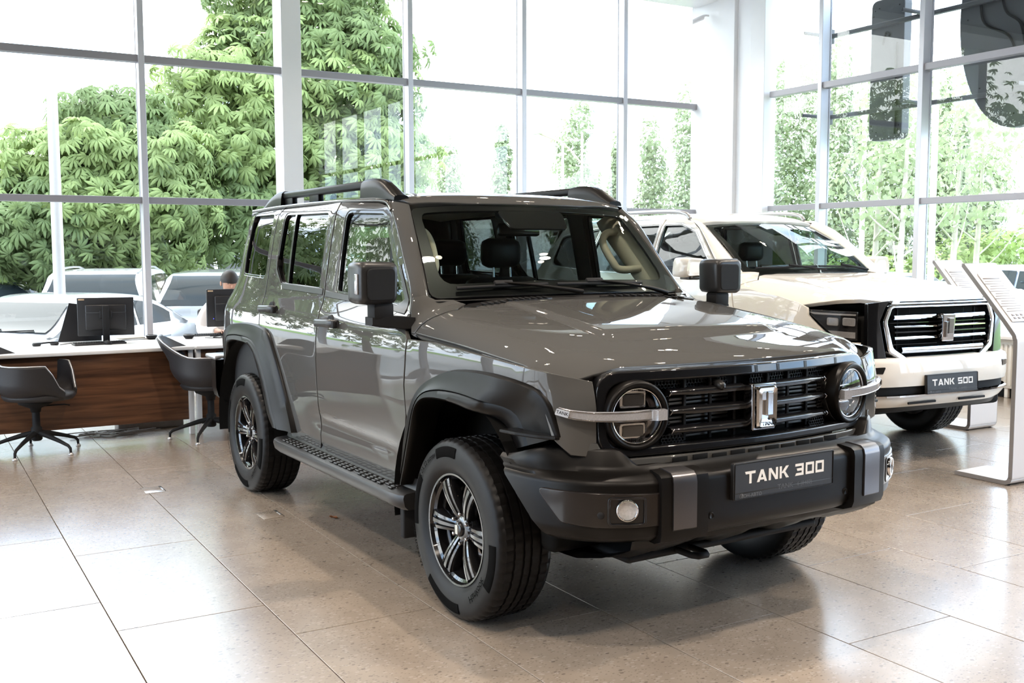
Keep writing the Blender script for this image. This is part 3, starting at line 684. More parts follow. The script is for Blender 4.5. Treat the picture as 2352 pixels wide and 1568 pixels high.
# running boards
def step():
    mb = MB(); G = []
    sec = [(-.86, .50), (-.885, .505), (-.892, .47), (-.898, .456), (-.975, .452), (-.990, .446), (-.995, .43), (-.985, .395), (-.965, .378), (-.86, .375)]
    xs = [-2.08, -2.05, -1.98, -1.4, -.8, -.5, -.41, -.385]
    for i, x in enumerate(xs):
        k = 1 if 1 < i < 6 else (.93 if i in (1, 6) else .80)
        G.append([(x, -.86+(y+.86)*k, z) for y, z in sec])
    mb.grid(G, flip=True); mb.add(G[0], [tuple(range(10))[::-1]], sm=False); mb.add(G[-1], [tuple(range(10))], sm=False); return mb
st = step().build('running_board', PS, car, auto=35); st2 = mirror_obj(st, car)
pad = MB().box((-.020, -.009, 0), (.020, .009, .006), .003).mesh('tread_pad'); pad.materials.append(PS)
dot = MB().lathe([(.0005, .004), (.005, .003), (.006, 0)], 8).mesh('tread_dot'); dot.materials.append(PS)
for sgn, par in ((-1, st), (1, st2)):
    for i in range(25):
        for j in range(3 if i % 1 == 0 else 2):
            x = -1.93+.058*i+.012*(j-1)
            if i % 6 == 5 and j == 2: continue
            o = link('tread_pad', pad, None, par); o.location = (x, sgn*(.917+.022*j), .4545)
        if i % 2 == 0:
            o = link('tread_dot', dot, None, par); o.location = (-1.90+.058*i, sgn*.939, .4545)
# mudguard stubs behind the front wheels
mb = MB(); mb.prism(rnd_poly([(-.36, .42), (-.50, .42), (-.47, .29), (-.44, .23), (-.37, .23)], .03), -.02, .02, frame((0, -.86, 0), (1, 0, 0), (0, 0, 1)), .006); mb.box((-.46, -.95, .24), (-.42, -.72, .44), .008)
g = mb.build('mud_flap', MBK, car); mirror_obj(g, car)
# --- nose: grille surround, headlamps, bars
def face(u, v):                            # u = y, v = z on the nose
    au = np.abs(u); return np.stack([front_x(u, v)-.9*np.maximum(0, au-.70)**2*3, u, v], 1)
def ring_poly(hw, z0, z1, r): return rnd_poly([(-hw, z0), (hw, z0), (hw, z1), (-hw, z1)], r, 6)
so = ring_poly(.727, .770, 1.088, [.085, .085, .10, .10]); si = ring_poly(.682, .808, 1.040, [.06, .06, .075, .075])
data_obj('grille_surround', panel_data(so, face, [si], thick=.10, bev=.012, step=.035, sgn=1), GB, car)
bk = MB(); G = [[(float(front_x(y, .95))-.075, y, z) for z in (.77, 1.05)] for y in np.linspace(-.71, .71, 25)]
bk.grid(G, flip=True); bk.build('grille_back', MAT['liner_black'], car)
def fface(d): return lambda u, v: face(u, v)-np.array([d, 0, 0])
YH, ZH, RH = .573, .922, .129
for s in (-1, 1):
    hp = rnd_poly([(s*.684, .806), (s*.42, .806), (s*.42, 1.040), (s*.684, 1.040)], [.06, .01, .01, .075], 5)
    cut = [(s*YH+.118*math.cos(a), ZH+.118*math.sin(a)) for a in np.linspace(0, 2*math.pi, 36, endpoint=False)]
    tri = [(s*.684, .806), (s*.50, .806), (s*.47, .83), (s*.44, .88), (s*.44, .965), (s*.47, 1.01), (s*.50, 1.040), (s*.684, 1.040)]
    tri = rnd_poly(tri, [.06, .02, .02, .02, .02, .02, .02, .075], 4)
    pod = data_obj('headlamp', panel_data(tri, fface(.024), [np.array(cut)], thick=.05, bev=.004, step=.03), PS, car)
    # axes of the lamp: it looks along the bowed nose
    n = nrm([1, s*.19, -.02]); X = nrm(np.cross([0, 0, 1], n)); Ml = frame((.752, s*YH, ZH), X, (0, 0, 1), n)
    bz = MB().lathe([(.104, -.05), (.106, .008), (.110, .016), (.118, .020), (.126, .016), (.130, .004), (.131, -.05)], 56, Ml); bz.build('lamp_bezel', PD, pod)
    bowl = MB().lathe([(.104, .0), (.103, -.015), (.098, -.035), (.075, -.055), (.05, -.060), (.0005, -.061)], 48, Ml); bowl.build('reflector', MAT['dark_chrome'], pod)
    rg = MB().lathe([(.1045, .004), (.1045, .008), (.100, .009), (.0985, .004), (.099, -.01)], 48, Ml); rg.build('chrome_ring', MAT['chrome'], pod)
    hb = MB(); hb.prism(rnd_poly([(-.095, -.022), (.095, -.022), (.095, .022), (-.095, .022)], .006), -.05, -.018, Ml); 
    hb.build('light_guide', MAT['dark_chrome'], pod)
    for zc, hh in ((.056, .026), (-.060, .024)):
        fr_ = MB(); fr_.prism(rnd_poly([(-.058, zc-hh-.006), (.05, zc-hh-.006), (.05, zc+hh+.006), (-.058, zc+hh+.006)], .010), -.055, -.022, Ml, .003); fr_.build('projector_frame', MAT['chrome'], pod)
        pj = MB(); pj.prism(rnd_poly([(-.046, zc-hh+.003), (.040, zc-hh+.003), (.040, zc+hh-.003), (-.046, zc+hh-.003)], .008), -.03, -.016, Ml, .003); pj.build('projector_lens', MAT['projector'], pod)
        fn = MB()
        for q in range(12):
            x = -.048+.0078*q; zz = zc+(hh+.008)*(1 if zc > 0 else -1)
            fn.prism([(x, zz-.004), (x+.004, zz-.004), (x+.004, zz+.006), (x, zz+.006)], -.05, -.028, Ml)
        o = fn.build('cooling_fins', MAT['silver_satin'], pod); tag(o, kind='stuff')
    dk = MB(); dk.prism([(-.085, .088), (-.085, -.09), (.085, -.09), (.085, .088)], -.06, -.05, Ml); dk.build('lamp_backing', MAT['gloss_black'], pod)
    ln = MB().lathe([(.1035, .004), (.09, .010), (.06, .016), (.03, .019), (.0005, .020)], 48, Ml); ln.build('lens', MAT['lens_glass'], pod)
    # the clear bar that crosses the lamp and wraps onto the fender
    path = catmull([(.784, s*.476, .925), (.784, s*.55, .925), (.778, s*.63, .926), (.762, s*.70, .928), (.742, s*.765, .932), (.716, s*.815, .938), (.692, s*.845, .944), (.668, s*.862, .950)], 5)
    G = []
    for i, p in enumerate(path):
        k = i/(len(path)-1); t = nrm(path[min(i+1, len(path)-1)]-path[max(i-1, 0)]); o = nrm(np.cross(t, [0, 0, 1]))*(-1 if s > 0 else 1)
        if o[0] < 0 and abs(o[1]) < .5: o = -o
        if s*o[1] < 0: o = -o
        hh = .021*(1-.25*k); dn = .028*(1-.35*smooth(.6, 1, k))
        G.append([p-o*dn+(0, 0, hh*.9), p-o*.006+(0, 0, hh), p+(0, 0, hh*.75), p+(0, 0, -hh*.75), p-o*.006-(0, 0, hh), p-o*dn-(0, 0, hh*.9)])
    mb = MB().grid(np.array(G), cv=True, flip=(s > 0)); mb.add(G[0], [tuple(range(6))], sm=False); mb.add(G[-1], [tuple(range(6))[::-1]], sm=False)
    bar = mb.build('turn_signal', MAT['lamp_bar'], pod, auto=30)
    for kk in (.74, -.74):
        tb = MB(); tb.tube([p_[2]*.5+p_[3]*.5+np.array([0, 0, (p_[2][2]-p_[3][2])*.5*kk/.74]) for p_ in [np.array(g) for g in G]], .0022, 5); tb.build('chrome_edge', MAT['dark_chrome'], pod)
    V, F = text_data('TANK', .017, 0, 2, .0002); e = path[-4]; t = nrm(path[-1]-path[-6]); 
    X = t if s > 0 else -t; o = nrm(np.cross(X, [0, 0, 1])); Mt = frame(np.array(e)+o*.004, X, (0, 0, 1))
    ch = MB(); ch.prism(rnd_poly([(-.028, -.012), (.024, -.012), (.026, .012), (-.024, .012)], .004), -.002, .001, Mt); ch.build('badge_plate', MAT['silver_satin'], pod)
    tx = MB().add((np.c_[V[:, :2], np.full(len(V), .0016)]) @ np.array(Mt.to_3x3()).T+np.array(Mt.translation), F, sm=False); tx.build('lettering', MAT['matte_black'], pod)
# grille bars
def bar_path(z, d=0.): return [(float(front_x(y, z))+d-.006, y, z) for y in np.linspace(-.415, .415, 31)]
for z in (.992, .921, .850):
    G = []
    for i, p in enumerate(bar_path(z)):
        y = abs(p[1]); fl = smooth(.30, .38, y); hh = .0135*(1-.25*fl); dd = -.006*fl
        x = p[0]+dd
        G.append([(x-.05, p[1], z+hh+.004), (x-.012, p[1], z+hh+.002), (x-.002, p[1], z+hh*.7), (x, p[1], z+hh*.2), (x-.004, p[1], z-hh*.7), (x-.016, p[1], z-hh), (x-.05, p[1], z-hh)])
    mb = MB().grid(np.array(G), flip=False); mb.add(G[0], [tuple(range(7))[::-1]], sm=False); mb.add(G[-1], [tuple(range(7))], sm=False)
    mb.build('grille_bar', GB, car, auto=45)
    for s in (-1, 1):
        mb = MB(); mb.tube([(float(front_x(.41, z))-.008, s*.41, z+.010), (float(front_x(.41, z))-.004, s*.418, z+.002), (float(front_x(.41, z))-.014, s*.418, z-.011)], .003, 5); mb.build('bar_tip', MAT['dark_chrome'], car)
for y in (-.33, -.21, .21, .33, -.09, .09):
    MB().box((float(front_x(y, .92))-.052, y-.006, .806), (float(front_x(y, .92))-.042, y+.006, 1.04), .001).build('grille_post', MBK, car)
for z0, z1 in ((.94, .972), (.87, .902), (.815, .838)):
    for k in range(2):
        for s in (-1, 1):
            zc = z0+(z1-z0)*(k+.5)/2; x = float(front_x(.2, .92))-.068
            MB().box((x, min(s*.10, s*.40), zc-.0045), (x+.004, max(s*.10, s*.40), zc+.0045), .001).build('radiator_fin', MAT['fin_grey'], car)
# honeycomb inserts
def honey(y0, y1, z0, z1, rad=.0085):
    mb = MB(); dy = rad*1.732; dz = rad*1.5; r = 0; z = z0+rad*.6
    while z < z1:
        y = y0+(dy/2 if r % 2 else 0)+dy*.5
        while y < y1:
            x = float(front_x(y, z))-.045; o, q = [], []
            for k in range(6):
                a = R_(30+60*k); o.append((x, y+rad*math.cos(a), z+rad*math.sin(a))); q.append((x, y+rad*.82*math.cos(a), z+rad*.82*math.sin(a)))
            mb.grid(np.array([o, q, [(p[0]-.006, p[1], p[2]) for p in q]]), cv=True, sm=False)
            y += dy
        z += dz; r += 1
    return mb
for y0, y1, z0, z1 in ((-.46, -.34, 1.010, 1.040), (-.325, -.22, 1.010, 1.040), (-.205, -.12, 1.010, 1.040), (.0, .10, 1.010, 1.040), (.11, .205, 1.010, 1.040), (.22, .325, 1.010, 1.040), (.34, .46, 1.010, 1.040), (-.44, -.34, .808, .838), (.34, .44, .808, .838), (-.44, -.40, .872, .905), (-.44, -.40, .94, .975), (.40, .44, .872, .905), (.40, .44, .94, .975)):
    o = honey(y0, y1, z0, z1).build('honeycomb', MAT['plastic_satin'], car); tag(o, kind='stuff')
mb = MB(); mb.lathe([(.0005, .026), (.009, .025), (.016, .018), (.019, .0), (.016, -.03)], 20, frame((.772, -.185, 1.012), (0, 1, 0), (0, 0, 1), (1, 0, -.35))); ca = mb.build('front_camera', MAT['plastic_satin'], car)
MB().lathe([(.0005, .029), (.005, .028), (.007, .025)], 14, frame((.772, -.185, 1.010), (0, 1, 0), (0, 0, 1), (1, 0, -.35))).build('camera_lens', GB, ca)
# emblem
Me = frame((.806, 0, .918), (0, 1, 0), (0, 0, 1))
def emb(w, h): return rnd_poly([(-w*.94, -h), (w*.94, -h), (w, h), (-w, h)], .010, 4)
e0 = MB(); e0.prism(emb(.066, .093), -.05, .020, Me, .006); em = e0.build('emblem', MAT['dark_chrome'], car, auto=40)
e1 = MB(); sh = emb(.056, .083); hole_ = rnd_poly([(-.020, -.052), (.020, -.052), (.020, .060), (-.020, .060)], .004)
rim = MB()
n_ = 40; A_, B_ = resample(sh, n_, True), resample(rnd_poly([(-.028, -.050), (.034, -.050), (.034, .060), (-.028, .060)], .005), n_, True)
i0 = np.argmin(np.linalg.norm(B_-np.array([-.028, -.05]), axis=1)); j0 = np.argmin(np.linalg.norm(A_-np.array([-.053, -.083]), axis=1)); A_, B_ = np.roll(A_, -j0, 0), np.roll(B_, -i0, 0)
rings = [np.c_[A_, np.full(n_, .020)], np.c_[A_*.98, np.full(n_, .032)], np.c_[A_*.72+B_*.28, np.full(n_, .040)], np.c_[B_*1.02, np.full(n_, .036)], np.c_[B_, np.full(n_, .022)]]
G = np.array(rings) @ np.array(Me.to_3x3()).T+np.array(Me.translation); rim.grid(G, cv=True, flip=True); rim.add(G[-1], [tuple(range(n_))], sm=False); rim.build('emblem_rim', MAT['chrome'], em, auto=30)
q = MB(); q.prism(rnd_poly([(-.028, .028), (-.004, .028), (-.004, .060), (-.028, .060)], .003), .020, .035, Me, .002); q.prism(rnd_poly([(.000, -.034), (.034, -.034), (.034, .060), (.000, .060)], .004), .020, .037, Me, .004); q.build('emblem_bar', MAT['chrome'], em)
V, F = text_data('TANK', .022, 0, 2, .0003); MB().add(np.c_[V[:, 0]*1.25+.008, V[:, 1]-.064, np.full(len(V), .0405)] @ np.array(Me.to_3x3()).T+np.array(Me.translation), F, sm=False).build('emblem_lettering', MAT['matte_black'], em)
# strip below the grille (painted) and the slatted lower intake
so2 = [(-.765, .772), (-.75, .748), (-.60, .738), (.60, .738), (.75, .748), (.765, .772), (.80, .80), (.80, .84), (.728, .83), (.71, .79), (.66, .768), (-.66, .768), (-.71, .79), (-.728, .83), (-.80, .84), (-.80, .80)]
def apron(u, v): 
    P = face(u, v); P[:, 0] += .012*(1-smooth(.70, .80, np.abs(u)))-.004; return P
data_obj('grille_apron', panel_data(so2, apron, thick=.04, bev=.006, step=.04, sgn=1), PG, car)
lo = MB(); lo.box((.72, -.60, .715), (.79, .60, .745), .006); lo.build('lower_intake', PD, car)
for i in range(10):
    y = -.405+.09*i
    MB().box((float(front_x(y, .75))+.008, y-.036, .741+.004*(i % 2)), (float(front_x(y, .75))+.014, y+.036, .760+.004*(i % 2)), .002).build('intake_slot', MAT['liner_black'], car)
# --- bumper
BP = catmull([(.925, 0), (.925, .15), (.924, .30), (.919, .44), (.904, .58), (.880, .66), (.846, .725), (.80, .79), (.74, .845), (.66, .893), (.56, .926), (.46, .944), (.385, .950)], 10)
_bs = np.r_[0, np.cumsum(np.linalg.norm(np.diff(BP, axis=0), axis=1))]
def bxy(s): return np.stack([np.interp(s, _bs, BP[:, 0]), np.interp(s, _bs, BP[:, 1])], -1)
def bs_at_x(x): return float(np.interp(-x, -BP[:, 0]+np.arange(len(BP))*1e-9, _bs))
def bs_at_y(y): return float(np.interp(y, BP[:, 1], _bs))
def bnorm(s):
    t = bxy(np.asarray(s)+2e-3)-bxy(np.asarray(s)-2e-3); t /= np.linalg.norm(t, axis=-1, keepdims=True); return np.stack([t[..., 1], -t[..., 0]], -1)
def bsec(s):
    k = smooth(bs_at_y(.83), bs_at_x(.52), s); c = smooth(.60, .74, np.interp(s, _bs, BP[:, 1]))
    top = .738+.072*c-.045*smooth(bs_at_x(.62), bs_at_x(.40), s); i1 = .090-.066*k; cd_ = .05*smooth(.50, .66, np.interp(s, _bs, BP[:, 1]))
    b = .02*smooth(.3, .7, np.interp(s, _bs, BP[:, 1]))
    return [(.17-.05*k, top), (i1+.004, top), (i1-.004, top-.008), (i1-.012, .752-.0*c), (i1*.72, .732), (i1*.45, .724), (.014, .714), (.004, .706), (0, .692), (0, .62), (0, .55-b*.2), (.006, .520-b*.5), (.022, .496), (.06, .478), (.14, .468)]
X_END = [(.76, .385), (.70, .43), (.62, .515), (.55, .580), (.49, .645), (.46, .68)]
def x_end(z): return float(np.interp(z, [p[0] for p in X_END][::-1], [p[1] for p in X_END][::-1]))
n = 70; G = []
for i in range(-n, n+1):
    row = []; t = abs(i)/n
    nrow = len(bsec(0))
    for j in range(nrow):
        zr = bsec(t*bs_at_x(.385))[j][1]; s = t*bs_at_x(x_end(zr)); off, z = bsec(s)[j]
        p = bxy(s)-bnorm(s)*off; row.append((p[0], (p[1]) * (1 if i >= 0 else -1), z))
    G.append(row)
bump = MB().grid(np.array(G), flip=True).build('front_bumper', PD, car, auto=40)
def bsurf(sgn):
    def f(u, v):
        s = u; p = bxy(s); o = np.interp(v, [.46, .478, .496, .520, .55, .692, .706, .714], [.10, .06, .022, .006, 0, 0, .004, .014]); n_ = bnorm(s); q = p-n_*o[:, None]
        return np.stack([q[:, 0], sgn*q[:, 1], v], 1)
    return f
for sgn in (-1, 1):
    sg = sgn
    ip = rnd_poly([(bs_at_y(.565), .548), (bs_at_y(.565), .668), (bs_at_x(.60), .676), (bs_at_x(.70), .556), (bs_at_x(.80), .545)], [.012, .012, .02, .03, .05], 4)
    cy, cz = bs_at_y(.70), .607
    hole_ = rnd_poly([(cy-.065, cz-.050), (cy+.065, cz-.050), (cy+.065, cz+.048), (cy-.065, cz+.048)], .014, 4)
    ins = data_obj('bumper_insert', panel_data(ip, bsurf(sgn), [hole_], thick=.02, bev=.005, step=.035, off=.006, sgn=sg), MAT['bumper_gloss'], car)
    data_obj('lamp_pocket', panel_data(inset(hole_, -.004), bsurf(sgn), [inset(hole_, .006)], thick=.012, bev=.003, step=.03, off=.009, sgn=sg), GB, ins)
    data_obj('pocket_back', panel_data(inset(hole_, -.002), bsurf(sgn), thick=.01, bev=.002, step=.03, off=.0025, sgn=sg), GB, ins)
    nb = bnorm(cy); p = bxy(cy)+nb*.010; Mf = frame((p[0], sgn*p[1], cz+.004), (-sgn*nb[1], nb[0], 0), (0, 0, 1), (nb[0], sgn*nb[1], 0))
    fl_ = MB().lathe([(.039, -.012), (.040, .003), (.036, .007), (.033, .004), (.032, -.001)], 32, Mf).build('fog_lamp', MAT['chrome'], ins)
    MB().lathe([(.033, -.001), (.02, -.005), (.0005, -.0065)], 32, Mf).build('fog_reflector', MAT['fog_white'], fl_)
    MB().lathe([(.0335, .002), (.02, .008), (.0005, .010)], 32, Mf).build('fog_lens', MAT['lens_glass'], fl_)
    mb = MB(); mb.lathe([(.0005, .003), (.011, .003), (.013, .001), (.014, -.004)], 18, frame((*(lambda q: (q[0]+.006, sgn*q[1]))(bxy(bs_at_y(.78))), .592), (sgn*-bnorm(bs_at_y(.78))[1], bnorm(bs_at_y(.78))[0], 0) , (0, 0, 1), (bnorm(bs_at_y(.78))[0], sgn*bnorm(bs_at_y(.78))[1], 0))); mb.build('parking_sensor', MBK, ins)
    p = bxy(bs_at_y(.36)); MB().lathe([(.0005, .002), (.010, .002), (.011, .004), (.013, .002), (.014, -.004)], 18, frame((p[0]+.001, sgn*.36, .558), (0, 1, 0), (0, 0, 1), (1, 0, 0))).build('parking_sensor', PD, car)
    # black over-rider with its metal strap
    def hoop(y0, y1, prof, mat, nm, par):
        S = [bs_at_y(a) for a in np.linspace(y0, y1, 7)]; Gh = []
        for o, z in prof:
            Gh.append([( *(lambda q: (q[0], sgn*q[1]))(bxy(s)-bnorm(s)*o), z) for s in S])
        Gh = np.array(Gh); mb = MB().grid(Gh, flip=(sgn < 0))
        for e in (0, -1): mb.add(Gh[:, e], [tuple(range(len(prof)))] if (e == 0) == (sgn < 0) else [tuple(range(len(prof)))[::-1]], sm=False)
        return mb.build(nm, mat, par, auto=40)
    ov = hoop(.39, .590, [(.10, .735), (.055, .738), (.0, .732), (-.016, .722), (-.022, .70), (-.022, .515), (-.012, .490), (.03, .474), (.10, .47)], PD, 'bumper_overrider', car)
    hoop(.447, .546, [(.085, .7375), (.055, .742), (-.006, .736), (-.022, .722), (-.028, .700), (-.028, .534), (-.024, .530), (-.01, .53)], MAT['strap_metal'], 'metal_strap', ov)
# dark valance and skid below the bumper
mb = MB(); G = []
for y in np.linspace(-.66, .66, 31):
    j = .012*math.sin(17*y)+.008*math.sin(41*y+1)
    G.append([(.84, y, .485), (.83, y, .45), (.76, y, .415+.6*j), (.66, y, .375+j), (.50, y, .335+j), (.30, y, .33)])
mb.grid(G, flip=True); mb.build('front_valance', PD, car)
MB().box((.2, -.52, .325), (.64, .52, .36), .02).build('skid_plate', MBK, car)
mb = MB(); mb.tube([(.60, -.27, .345), (.72, -.27, .345), (.745, -.255, .345), (.745, -.215, .345), (.72, -.20, .345), (.60, -.20, .345)], .014, 8); mb.build('tow_hook', MBK, car)
MB().box((-3.35, -.74, .35), (.45, .74, .46), .03).build('underbody', MAT['liner_black'], car)
for xa in (0, -2.75):
    mb = MB(); mb.tube([(xa, -.68, .36), (xa, .68, .36)], .045, 12); mb.lathe([(.0005, -.10), (.09, -.08), (.12, 0), (.09, .08), (.0005, .10)], 16, frame((xa, .12, .36), (0, 1, 0), (0, 0, 1))); mb.build('axle', MBK, car)
# --- number plate with lettering made of strokes
def strokes(letter, w, t):
    """Stroke outlines of one wide letter in a box w x 1; each a closed polygon."""
    q = lambda a, b, tt=t: (lambda d, nn: [a+nn*tt/2, a-nn*tt/2, b-nn*tt/2, b+nn*tt/2])(0, np.array([-(b-a)[1], (b-a)[0]])/np.linalg.norm(b-a))
    P = lambda *c: np.array(c, float)
    def par(x0, x1, y0, y1, th): return [P(x0, y0), P(x0+th, y0), P(x1+th, y1), P(x1, y1)]
    if letter == 'T': return [[P(-.06, 1), P(.02, 1-t), P(w, 1-t), P(w+.02, 1)], [P(w/2-.12, 0), P(w/2+.12, 0), P(w/2+.12, 1-t), P(w/2-.12, 1-t)]]
    if letter == 'A': return [par(0, w/2-.13, 0, 1, .27), par(w-.27, w/2-.13, 0, 1, .27), [P(w*.25, .16), P(w*.75, .16), P(w*.70, .34), P(w*.30, .34)]]
    if letter == 'N': return [[P(0, 0), P(.24, 0), P(.24, 1), P(0, 1)], [P(w-.24, 0), P(w, 0), P(w, 1), P(w-.24, 1)], [P(0, 1), P(.28, 1), P(w, 0), P(w-.28, 0)]]
    if letter == 'K': return [[P(0, 0), P(.24, 0), P(.24, 1), P(0, 1)], [P(.2, .42), P(.52, .42), P(w, 1), P(w-.32, 1)], [P(.36, .56), P(.62, .56), P(w+.03, 0), P(w-.30, 0)]]
    if letter == '3': return [[P(.0, 1), P(-.02, 1-t), P(w-.04, 1-t), P(w-.04, 1)], [P(w-t-.04, .0), P(w-.04, .0), P(w-.04, 1), P(w-t-.04, 1)], [P(.22, .5-t/2), P(w-.1, .5-t/2), P(w-.1, .5+t/2), P(.14, .5+t/2)], [P(-.02, 0), P(.10, t), P(w-.04, t), P(w-.04, 0)]]
    if letter == '5': return [[P(0, 1-t), P(w-.06, 1-t), P(w, 1), P(0, 1)], [P(0, .5-t/2), P(t, .5-t/2), P(t, 1), P(0, 1)], [P(0, .5-t/2), P(w, .5-t/2), P(w, .5+t/2), P(0, .5+t/2)], [P(w-t, 0), P(w, 0), P(w, .5), P(w-t, .5)], [P(0, 0), P(w, 0), P(w, t), P(.08, t)]]
    if letter == '0': return [[P(0, 0), P(w, 0), P(w, t), P(0, t)], [P(0, 1-t), P(w, 1-t), P(w, 1), P(0, 1)], [P(0, 0), P(t, 0), P(t, 1), P(0, 1)], [P(w-t, 0), P(w, 0), P(w, 1), P(w-t, 1)]]
    return []
def lettering(text, h, M, depth=.0015):
    mb = MB(); x = 0; W = {'T': 1.08, 'A': 1.12, 'N': 1.05, 'K': 1.05, '3': 1.0, '5': 1.0, '0': 1.0, ' ': .40}; tot = sum(W[c]+.20 for c in text)-.20
    for c in text:
        w = W[c]
        for k, pl in enumerate(strokes(c, w, .21)):
            P = np.array([(x-tot/2+p[0], p[1]-.5) for p in pl])*h
            mb.prism(P, 0, depth+k*.00008, M, sm=False)
        x += w+.20
    return mb
def number_plate(parent, M, text, h, strip):
    pl = MB(); pl.prism(rnd_poly([(-.267, -.070), (.267, -.070), (.267, .070), (-.267, .070)], .008), -.014, .006, M, .003)
    p = pl.build('number_plate', MAT['plate_black'], parent)
    rimp = rnd_poly([(-.267, -.070), (.267, -.070), (.267, .070), (-.267, .070)], .008)
    r_ = MB(); r_.tube((np.c_[inset(rimp, .004), np.full(len(rimp), .007)]) @ np.array(M.to_3x3()).T+np.array(M.translation), .0022, 5, closed=True); r_.build('plate_rim', MAT['plastic_dark'], p)
    r_ = MB(); r_.box((-.262, -.0455, .0055), (.262, -.0435, .0075), 0, M=M); r_.build('plate_bead', MAT['plastic_satin'], p)
    lettering(text, h, M @ Matrix.Translation((.0, .011, .006))).build('lettering', MAT['letter_white'], p)
    for s, x, y, sz, m in strip:
        V, F = text_data(s, sz, 0, 3, .0002)
        MB().add(np.c_[V[:, 0]*1.15+x, V[:, 1]+y, np.full(len(V), .0068)] @ np.array(M.to_3x3()).T+np.array(M.translation), F, sm=False).build('small_lettering', m, p)
    d = MB().lathe([(.0085, .0062), (.0095, .0072), (.0105, .0062)], 20, M @ Matrix.Translation((-.227, -.0565, 0))); d.build('dealer_mark', MAT['letter_grey'], p)
    d = MB().box((-.0012, -.008, .006), (.0012, .008, .0071), 0, M=M @ Matrix.Translation((-.227, -.0565, 0)) @ Matrix.Rotation(-.5, 4, 'Z')); d.build('dealer_mark', MAT['letter_grey'], p)
    return p
pm('letter_dim', (.10, .10, .10), .35, .3, var=.1)
number_plate(car, frame((.936, 0, .672), (0, 1, 0), (0, 0, 1)), 'TANK 300', .046, [('ТОН-АВТО', -.178, -.0575, .018, MAT['letter_grey']), ('TANK', .0, -.044, .027, MAT['letter_dim']), ('6 (8482)', .105, -.044, .021, MAT['letter_dim'])])
# --- wheels
def tyre_mesh(R=.378, W=.265, rb=.222, n=208):
    h = W/2
    prof = [(rb, -.098), (rb+.012, -.112), (rb+.04, -h*.985), (rb+.075, -h), (rb+.105, -h*.985), (R-.028, -h*.95), (R-.014, -h*.90), (R-.006, -h*.82), (R-.001, -h*.73)]
    tr = []
    for y0, y1 in ((-.73, -.50), (-.42, -.17), (-.09, .09), (.17, .42), (.50, .73)):
        tr += [(R, y0*h), (R, y1*h), (R-.009, (y1+.01)*h), (R-.009, (y1+.07)*h)]
    prof = prof+tr[:-2]+[(a, -b) for a, b in prof[::-1]]
    G = []
    for i in range(n):
        a = 2*math.pi*i/n; row = []
        for j, (r, y) in enumerate(prof):
            sip = (i % 4 == 0) and r > R-.0085 and abs(y) > .40*h and abs(y) < .92*h
            lug = (i % 4 == 0) and r > R-.0085 and abs(y) <= .40*h
            aa = a+(.018*(y/h) if r > R-.012 else 0)
            rr = r-(.005 if sip else .003 if lug else 0); row.append((rr*math.cos(aa), y, rr*math.sin(aa)))
        G.append(row)
    return MB().grid(np.array(G), cu=True, flip=True)
def arc_text(body, size, r, amid, y, flip=False, stretch=1.2, bold=.0004):
    V, F = text_data(body, size, 0, 3, bold); out = []
    for v in V:
        rr = r+(v[1] if not flip else -v[1]); a = amid+(v[0]*stretch/r)*(1 if not flip else -1)
        out.append((-rr*math.sin(a), y, rr*math.cos(a)))
    return MB().add(out, [f[::-1] if False else f for f in F], sm=False)
